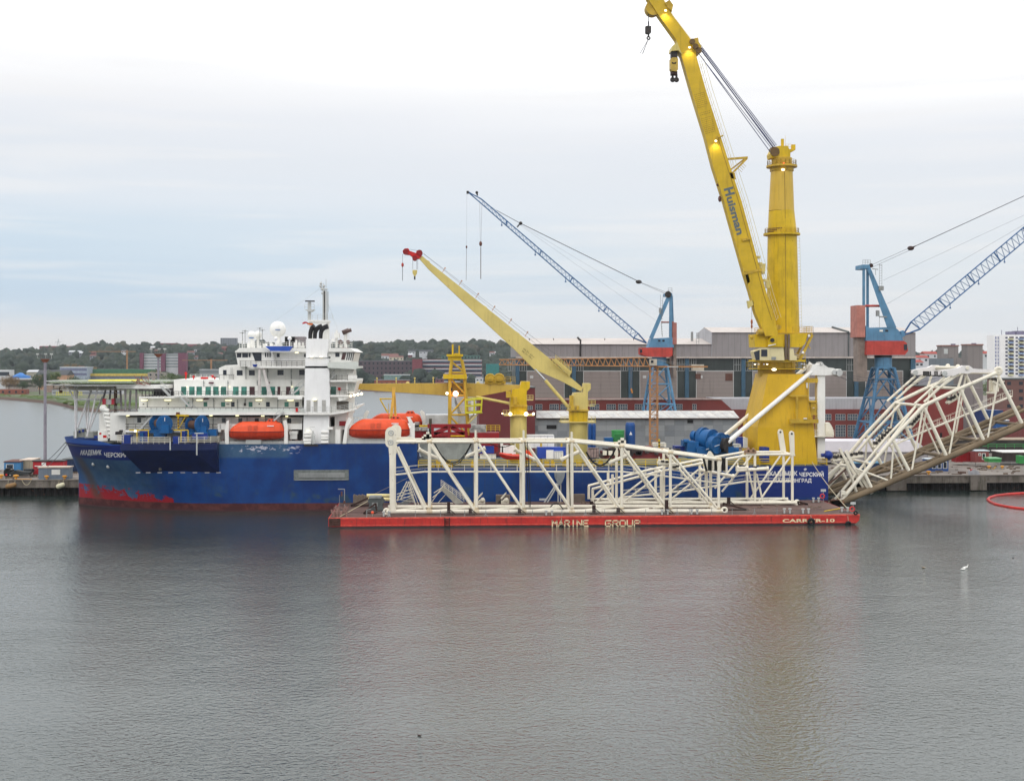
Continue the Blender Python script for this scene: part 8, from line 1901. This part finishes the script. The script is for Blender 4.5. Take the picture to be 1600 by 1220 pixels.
# orange tower crane
y=322;oc=thing('tower_crane','slim orange lattice tower crane standing between the grey shed and the ship','crane',(GX(1022,y),y,GZQ))
x0,x1=GX(1016.5,y),GX(1028,y);mb=MB();zt_=GZ(572,y,1022);w_=x1-x0
for(a,b)in((x0,y),(x1,y),(x0,y+w_),(x1,y+w_)):mb.box(a-.1,a+.1,b-.1,b+.1,GZQ,zt_)
n_=16
for i in range(n_):
    za,zb_=GZQ+(zt_-GZQ)*i/n_,GZQ+(zt_-GZQ)*(i+1)/n_
    for yy in(y,y+w_):mb.tube((x0,yy,za),(x1,yy,zb_),.07,5);mb.tube((x0,yy,zb_),(x1,yy,zb_),.07,5)
    for xx in(x0,x1):mb.tube((xx,y,za),(xx,y+w_,zb_),.06,5)
mb.build('mast',ORJ,oc)
mb=MB();A=[R(780,570,y+.3),R(1015,572.5,y+.3)];B=[R(780,562,y+1),R(1012,559,y+1)];Cc=[A[0]+Vector((0,1.4,0)),A[1]+Vector((0,1.4,0))]
for L in(A,B,Cc):mb.tube(L[0],L[1],.13,6)
for i in range(26):
    f,g_,h=i/26,(i+.5)/26,(i+1)/26;b=B[0].lerp(B[1],g_)
    for L in(A,Cc):mb.tube(L[0].lerp(L[1],f),b,.07,5);mb.tube(b,L[0].lerp(L[1],h),.07,5)
    mb.tube(A[0].lerp(A[1],f),Cc[0].lerp(Cc[1],f),.06,4)
mb.build('jib',ORJ,oc)
mb=MB();mb.px(1016,571.8,1106,574,y+.3,1.2);mb.build('counter_jib',ORJ,oc);mb=MB();mb.px(1082,574,1100,579,y+.2,1.4);mb.px(1082,569.5,1100,571.8,y+.2,1.4);mb.build('counterweight',mat('pale concrete weight',(186,176,160),.8),oc)
mb=MB();mb.px(1016,561,1026.5,571,y-1.2,1.4);cb_=mb.build('cab',mat('pale cab',(184,176,162),.5),oc);mb=MB();mb.px(1017,563,1021,567,y-1.3,.15);mb.build('window',GLASS,cb_);mb=MB();mb.t((1024,561),(1060,571),y+.8,.05,n=4);mb.t((1024,561),(1082,571),y+.8,.04,n=4);mb.build('tie_rod',GREYS,oc)
mb=MB();mb.px(1043,572.2,1060,573.8,y+.2,.1);mb.build('white_plate',GREYL,oc)
hk=thing('crane_hook','small trolley hook hanging under the orange tower crane jib','hook',R(988,613,y));mb=MB();mb.t((986,574),(986,610),y+.8,.02,n=4);mb.t((986,607),(988,614),y+.8,.2);mb.build('hook',mat('orange hook',(196,130,60),.5),hk)

# ------------------------------------------------------------------ quayside clutter on the left
G2='containers and boxes on the left quay'
site_box('shipping_container','light blue container with a white sign at the left end of the quay','container',7,722,32,741,300,6,mat('light container blue',(66,128,178),.5,var=.12,streak=.3),RUSTY,G2,[(9.5,725,21,733)],True)
site_box('shipping_container','beige container between the light blue and the red one','container',32,719.5,50,741,302,6,mat('container beige',(168,160,140),.6,var=.1,streak=.3),mat('pale container top',(196,180,164),.6),G2,[],True)
site_box('shipping_container','bright red container with white lettering patch behind the grey box','container',51.5,721,99,741,298.5,3,mat('container red',(176,36,46),.5,var=.1,streak=.25),STEEL,G2,[],False)
mb=MB();mb.px(54,727.4,66,728.6,298.4,.1);mb.px(71,727.6,82,728.8,298.4,.1);mb.px(65,722.5,71.5,729,298.2,.2);solo(mb,'container_sign',WHITE,'white lettering strip on the bright red quay container','sign')
site_box('shipping_container','dark blue container just left of the ship bow','container',99,718,124,736,304,6,mat('container navy',(44,66,100),.5,var=.12,streak=.3),GREYD,G2,[],True)
site_box('steel_box','grey blue steel box with white notice at the quay edge by the bow','box',60,731,107.5,750,286,3,mat('grey blue steel',(112,124,138),.55,var=.1,streak=.35),mat('pale container top',()),None,[])
mb=MB();mb.px(80.5,733.5,94,741.5,285.9,.08);solo(mb,'white_notice',WHITE,'blank white notice on the front of the grey blue quay box','notice')
r_=thing('workboat','small dark covered boat on a trailer at the left quay','boat',(GX(32,292),292,GZQ));mb=MB();mb.poly([(15,738),(24,734.5),(34,737),(47,737.5),(45,741),(20,743),(14,741)],291,2);mb.build('cover',mat('black green tarp',(44,48,50),.7,var=.2),r_);mb=MB();p=R(24,745,291.4);mb.tube(p,p+Vector((0,.3,0)),.35,14);mb.px(17,742.5,42,743.8,291.3,1);mb.build('trailer',STEEL,r_)
r_=thing('quay_tractor','small dark tractor with red wheel left of the covered boat','tractor',(GX(11,294),294,GZQ));mb=MB();mb.px(6,734,18,743,293,2);mb.px(8,731.5,13,735,293,1.6);mb.build('body',BLACK,r_)
for u in(10,16):mb=MB();p=R(u,741.5,292.8);mb.tube(p,p+Vector((0,.35,0)),.48,16);w_=mb.build('wheel',BLACK,r_);mb=MB();mb.tube(p-Vector((0,.03,0)),p,.22,12);mb.build('rim',REDB if u==10 else GREYL,w_)
r_=thing('quay_van_trailer','dark low trailer in front of the beige container','trailer',(GX(43,296),296,GZQ));mb=MB();mb.px(37,733,49,738.5,296,2);mb.build('body',mat('black green tarp',()),r_);mb=MB()
for u in(39,46):p=R(u,739,295.8);mb.tube(p,p+Vector((0,.3,0)),.35,12)
mb.build('wheel',BLACK,r_)
OCH=mat('bollard ochre',(206,146,58),.6,var=.15,rust=.1)
def qbollard(u,label,s_=1.0,y=284.9):
    r_=thing('quay_bollard',label,'bollard',(GX(u,y),y,GZQ+.18),'ochre mooring bollards along the quay edge');x=GX(u,y);mb=MB();mb.tube((x,y,GZQ+.18),(x,y,GZQ+.55*s_+.18),.24*s_,12,.2*s_);mb.ball((x,y,GZQ+.75*s_),.36*s_,sx=1.5,sz=.7,nu=12,nv=8);mb.build('post',OCH,r_);mb=MB();mb.box(x-.45,x+.45,y-.35,y+.35,GZQ+.17,GZQ+.24);mb.build('base',STEEL,r_)
qbollard(2,'ochre bollard at the left picture edge',1.1,287);qbollard(25,'wide ochre bollard in front of the covered boat',1.2);qbollard(73,'ochre bollard under the left part of the grey blue box');qbollard(101,'ochre bollard under the right corner of the grey blue box');qbollard(1451,'ochre bollard below the blue site cabin',1.1);qbollard(1545,'ochre bollard between kiosk and quay edge on the right',.9,300);qbollard(1566,'farther ochre bollard right of the kiosk on the quay',.9,300)
def qf(u,v,L,mt,label):
    r_=thing('quay_fender',label,'fender',R(u,v,283.2),'cylindrical fenders hung on the quay wall');mb=MB();c_=R(u,v,283.1);a,b=c_-Vector((L/2,0,.15)),c_+Vector((L/2,0,.15));mb.tube(a,b,.5,16);mb.ball(a,.5,nu=12,nv=8);mb.ball(b,.5,nu=12,nv=8);mb.build('body',mt,r_);mb=MB();mb.tube(a,(a.x,283.7,GZQ+.1),.05,5);mb.tube(b,(b.x,283.7,GZQ+.1),.05,5);mb.build('rope',ROPE,r_)
qf(94.5,758.5,.9,mat('fender cream',(214,208,178),.6),'cream fender hanging on the quay wall near the bow');qf(17,758.5,1.4,mat('fender brown',(134,104,68),.7),'brownish fender hanging on the quay wall at the far left')
rope('hose_loop','pale hose loop hanging over the quay edge at the left',(GX(34,283.5),283.5,GZQ+.2),(GX(49,283.5),283.5,GZQ+.2),.08,1.1,ROPE,'hose')
rope('yellow_cable','yellow cable lying along the left quay edge',(GX(26,284.6),284.6,GZQ+.25),(GX(50,284.6),284.6,GZQ+.22),.07,0,OCH,'cable')
# right quay clutter
mb=MB();
for i in range(5):mb.px(1499+i*2,737+(i%2),1501.5+i*2,741,290,1)
solo(mb,'timber_stack',mat('brown stack',(98,72,62),.8,var=.3),'small brown timber stack right of the blue site cabin','stack')
r_=thing('tarp_heap','grey white tarpaulin heap at the right quay edge','heap',(GX(1524,287),287,GZQ));mb=MB();mb.poly([(1516,744),(1517,736),(1522,733),(1529,736),(1533,744)],286,1.4);mb.build('tarpaulin',mat('grey white tarp',(164,166,172),.7,var=.2,vs=1),r_);mb=MB();mb.px(1517,733,1521,735.5,286.2,.6);mb.build('red_lid',REDC,r_)
mb=MB();mb.rail([(GX(1505,311),311,GZQ),(GX(1600,311),311,GZQ)],.9,3,2,.06);solo(mb,'quay_rail',GREYS,'thin grey rail along the rear edge of the right quay','railing')
mb=MB();mb.px(1538,735,1556,737,300,.6);mb.t((1552,733),(1556,729),300,.15);mb.t((1546,735),(1550,731),300,.1);solo(mb,'yellow_pallet_truck',mat('dull ochre',(176,142,74),.6),'yellow wheeled frame on the quay left of the two rear bollards','trolley')
site_box('blue_workboat_shed','dark blue low shed partly hidden behind the stinger tubes','shed',1336,724,1385,740,300,4,mat('shed navy',(40,62,96),.6,var=.3),mat('shed light blue top',(90,140,170),.5))
mb=MB();rr=random.Random(55)
for i in range(160):
    u=rr.uniform(1290,1600)if i%3 else rr.uniform(0,120);yy=rr.uniform(287,309);s_=rr.uniform(.08,.35);x=GX(u,yy);mb.box(x-s_*rr.uniform(1,4),x+s_,yy,yy+s_,GZQ,GZQ+s_*rr.uniform(.4,1.4))
o=mb.build('quay_litter',mat('mixed litter',(110,96,84),.8,var=.6,vs=1.2));props(o,'small scraps, planks and gear scattered over the quay','litter',kind='stuff')
# cables spanning from the gantry head to the stinger
for i,(a,b,s_)in enumerate((((1314,583),(1455,583),1.2),((1314,584),(1453,585),1.7),((1302,586),(1470,588),2.0),((1310,586),(1440,592),2.6))):
    rope('stinger_wire',('uppermost','second','third','lowest')[i]+' of the thin wires strung from the white gantry head to the stinger head',R(*a,262),R(*b,264),.035,s_,CABLE,'wire')
# ------------------------------------------------------------------ on the water
ob=thing('oil_boom','red floating oil boom curving on the water at the right picture edge','oil boom',ground(1580,783,0));L_=[(1680,769.5),(1640,769.5),(1600,770.5),(1575,772),(1555,774.5),(1546,777.5),(1543.5,780.5),(1547,784),(1556,788),(1570,791),(1585,793.5),(1600,795),(1640,797),(1680,797.5)]
mb=MB();P_=[ground(u,v,.1)for u,v in L_];mb.path(P_,.30,8)
for p in P_:mb.ball(p,.31,nu=8,nv=6)
mb.build('float',mat('oil boom red',(190,46,40),.5,var=.2,vs=1),ob);mb=MB()
for a,b in zip(P_[:-1],P_[1:]):mb.add([a,b,b-Vector((0,0,.9)),a-Vector((0,0,.9))],[(0,1,2,3)])
mb.build('skirt',mat('oil boom skirt',(120,30,30),.6),ob)
def bird(u,v,s_,col,head,label,az=0.3):
    p=ground(u,v,0);r_=thing('water_bird',label,'bird',p,'birds swimming on the harbour water');d=Vector((cos(az),sin(az),0));mb=MB()
    N=9;ring_=[]
    prof=[(-.62,.03,.20),(-.45,.10,.17),(-.2,.2,.14),(.05,.23,.14),(.28,.19,.16),(.42,.10,.24),(.46,.065,.38),(.44,.06,.50),(.50,.075,.58),(.60,.05,.57),(.68,.015,.54)]
    vs_=[]
    for(t_,rr_,zz)in prof:
        for i in range(8):a=2*pi*i/8;vs_.append(p+d*(t_*s_)+Vector((-d.y,d.x,0))*(rr_*cos(a)*s_)+Vector((0,0,(zz+rr_*.8*sin(a))*s_)))
    fs_=[[i*8+j,i*8+(j+1)%8,(i+1)*8+(j+1)%8,(i+1)*8+j]for i in range(len(prof)-1)for j in range(8)];mb.add(vs_,fs_,True);mb.build('body',col,r_)
    mb=MB();q=p+d*.64*s_+Vector((0,0,.55*s_));mb.tube(q,q+d*.12*s_-Vector((0,0,.02)),.03*s_,6,.008);mb.build('beak',head,r_)
bird(1508.5,887.5,.8,WHITE,OCH,'rear one of the two white birds on the water at the right');bird(1505,890,.7,WHITE,OCH,'front one of the two white birds on the water at the right',.1)
bird(1443,887,.5,mat('speckled brown feathers',(150,132,112),.8,var=.4,vs=4),OCH,'small brown bird left of the two white birds',2.5);bird(1583,871.5,.4,BLACK,GREYD,'tiny dark bird near the right edge below the oil boom',1.2);bird(655,1149,.34,mat('dark brown feathers',(74,58,54),.8),OCH,'lone dark duck near the bottom of the picture',2.8)
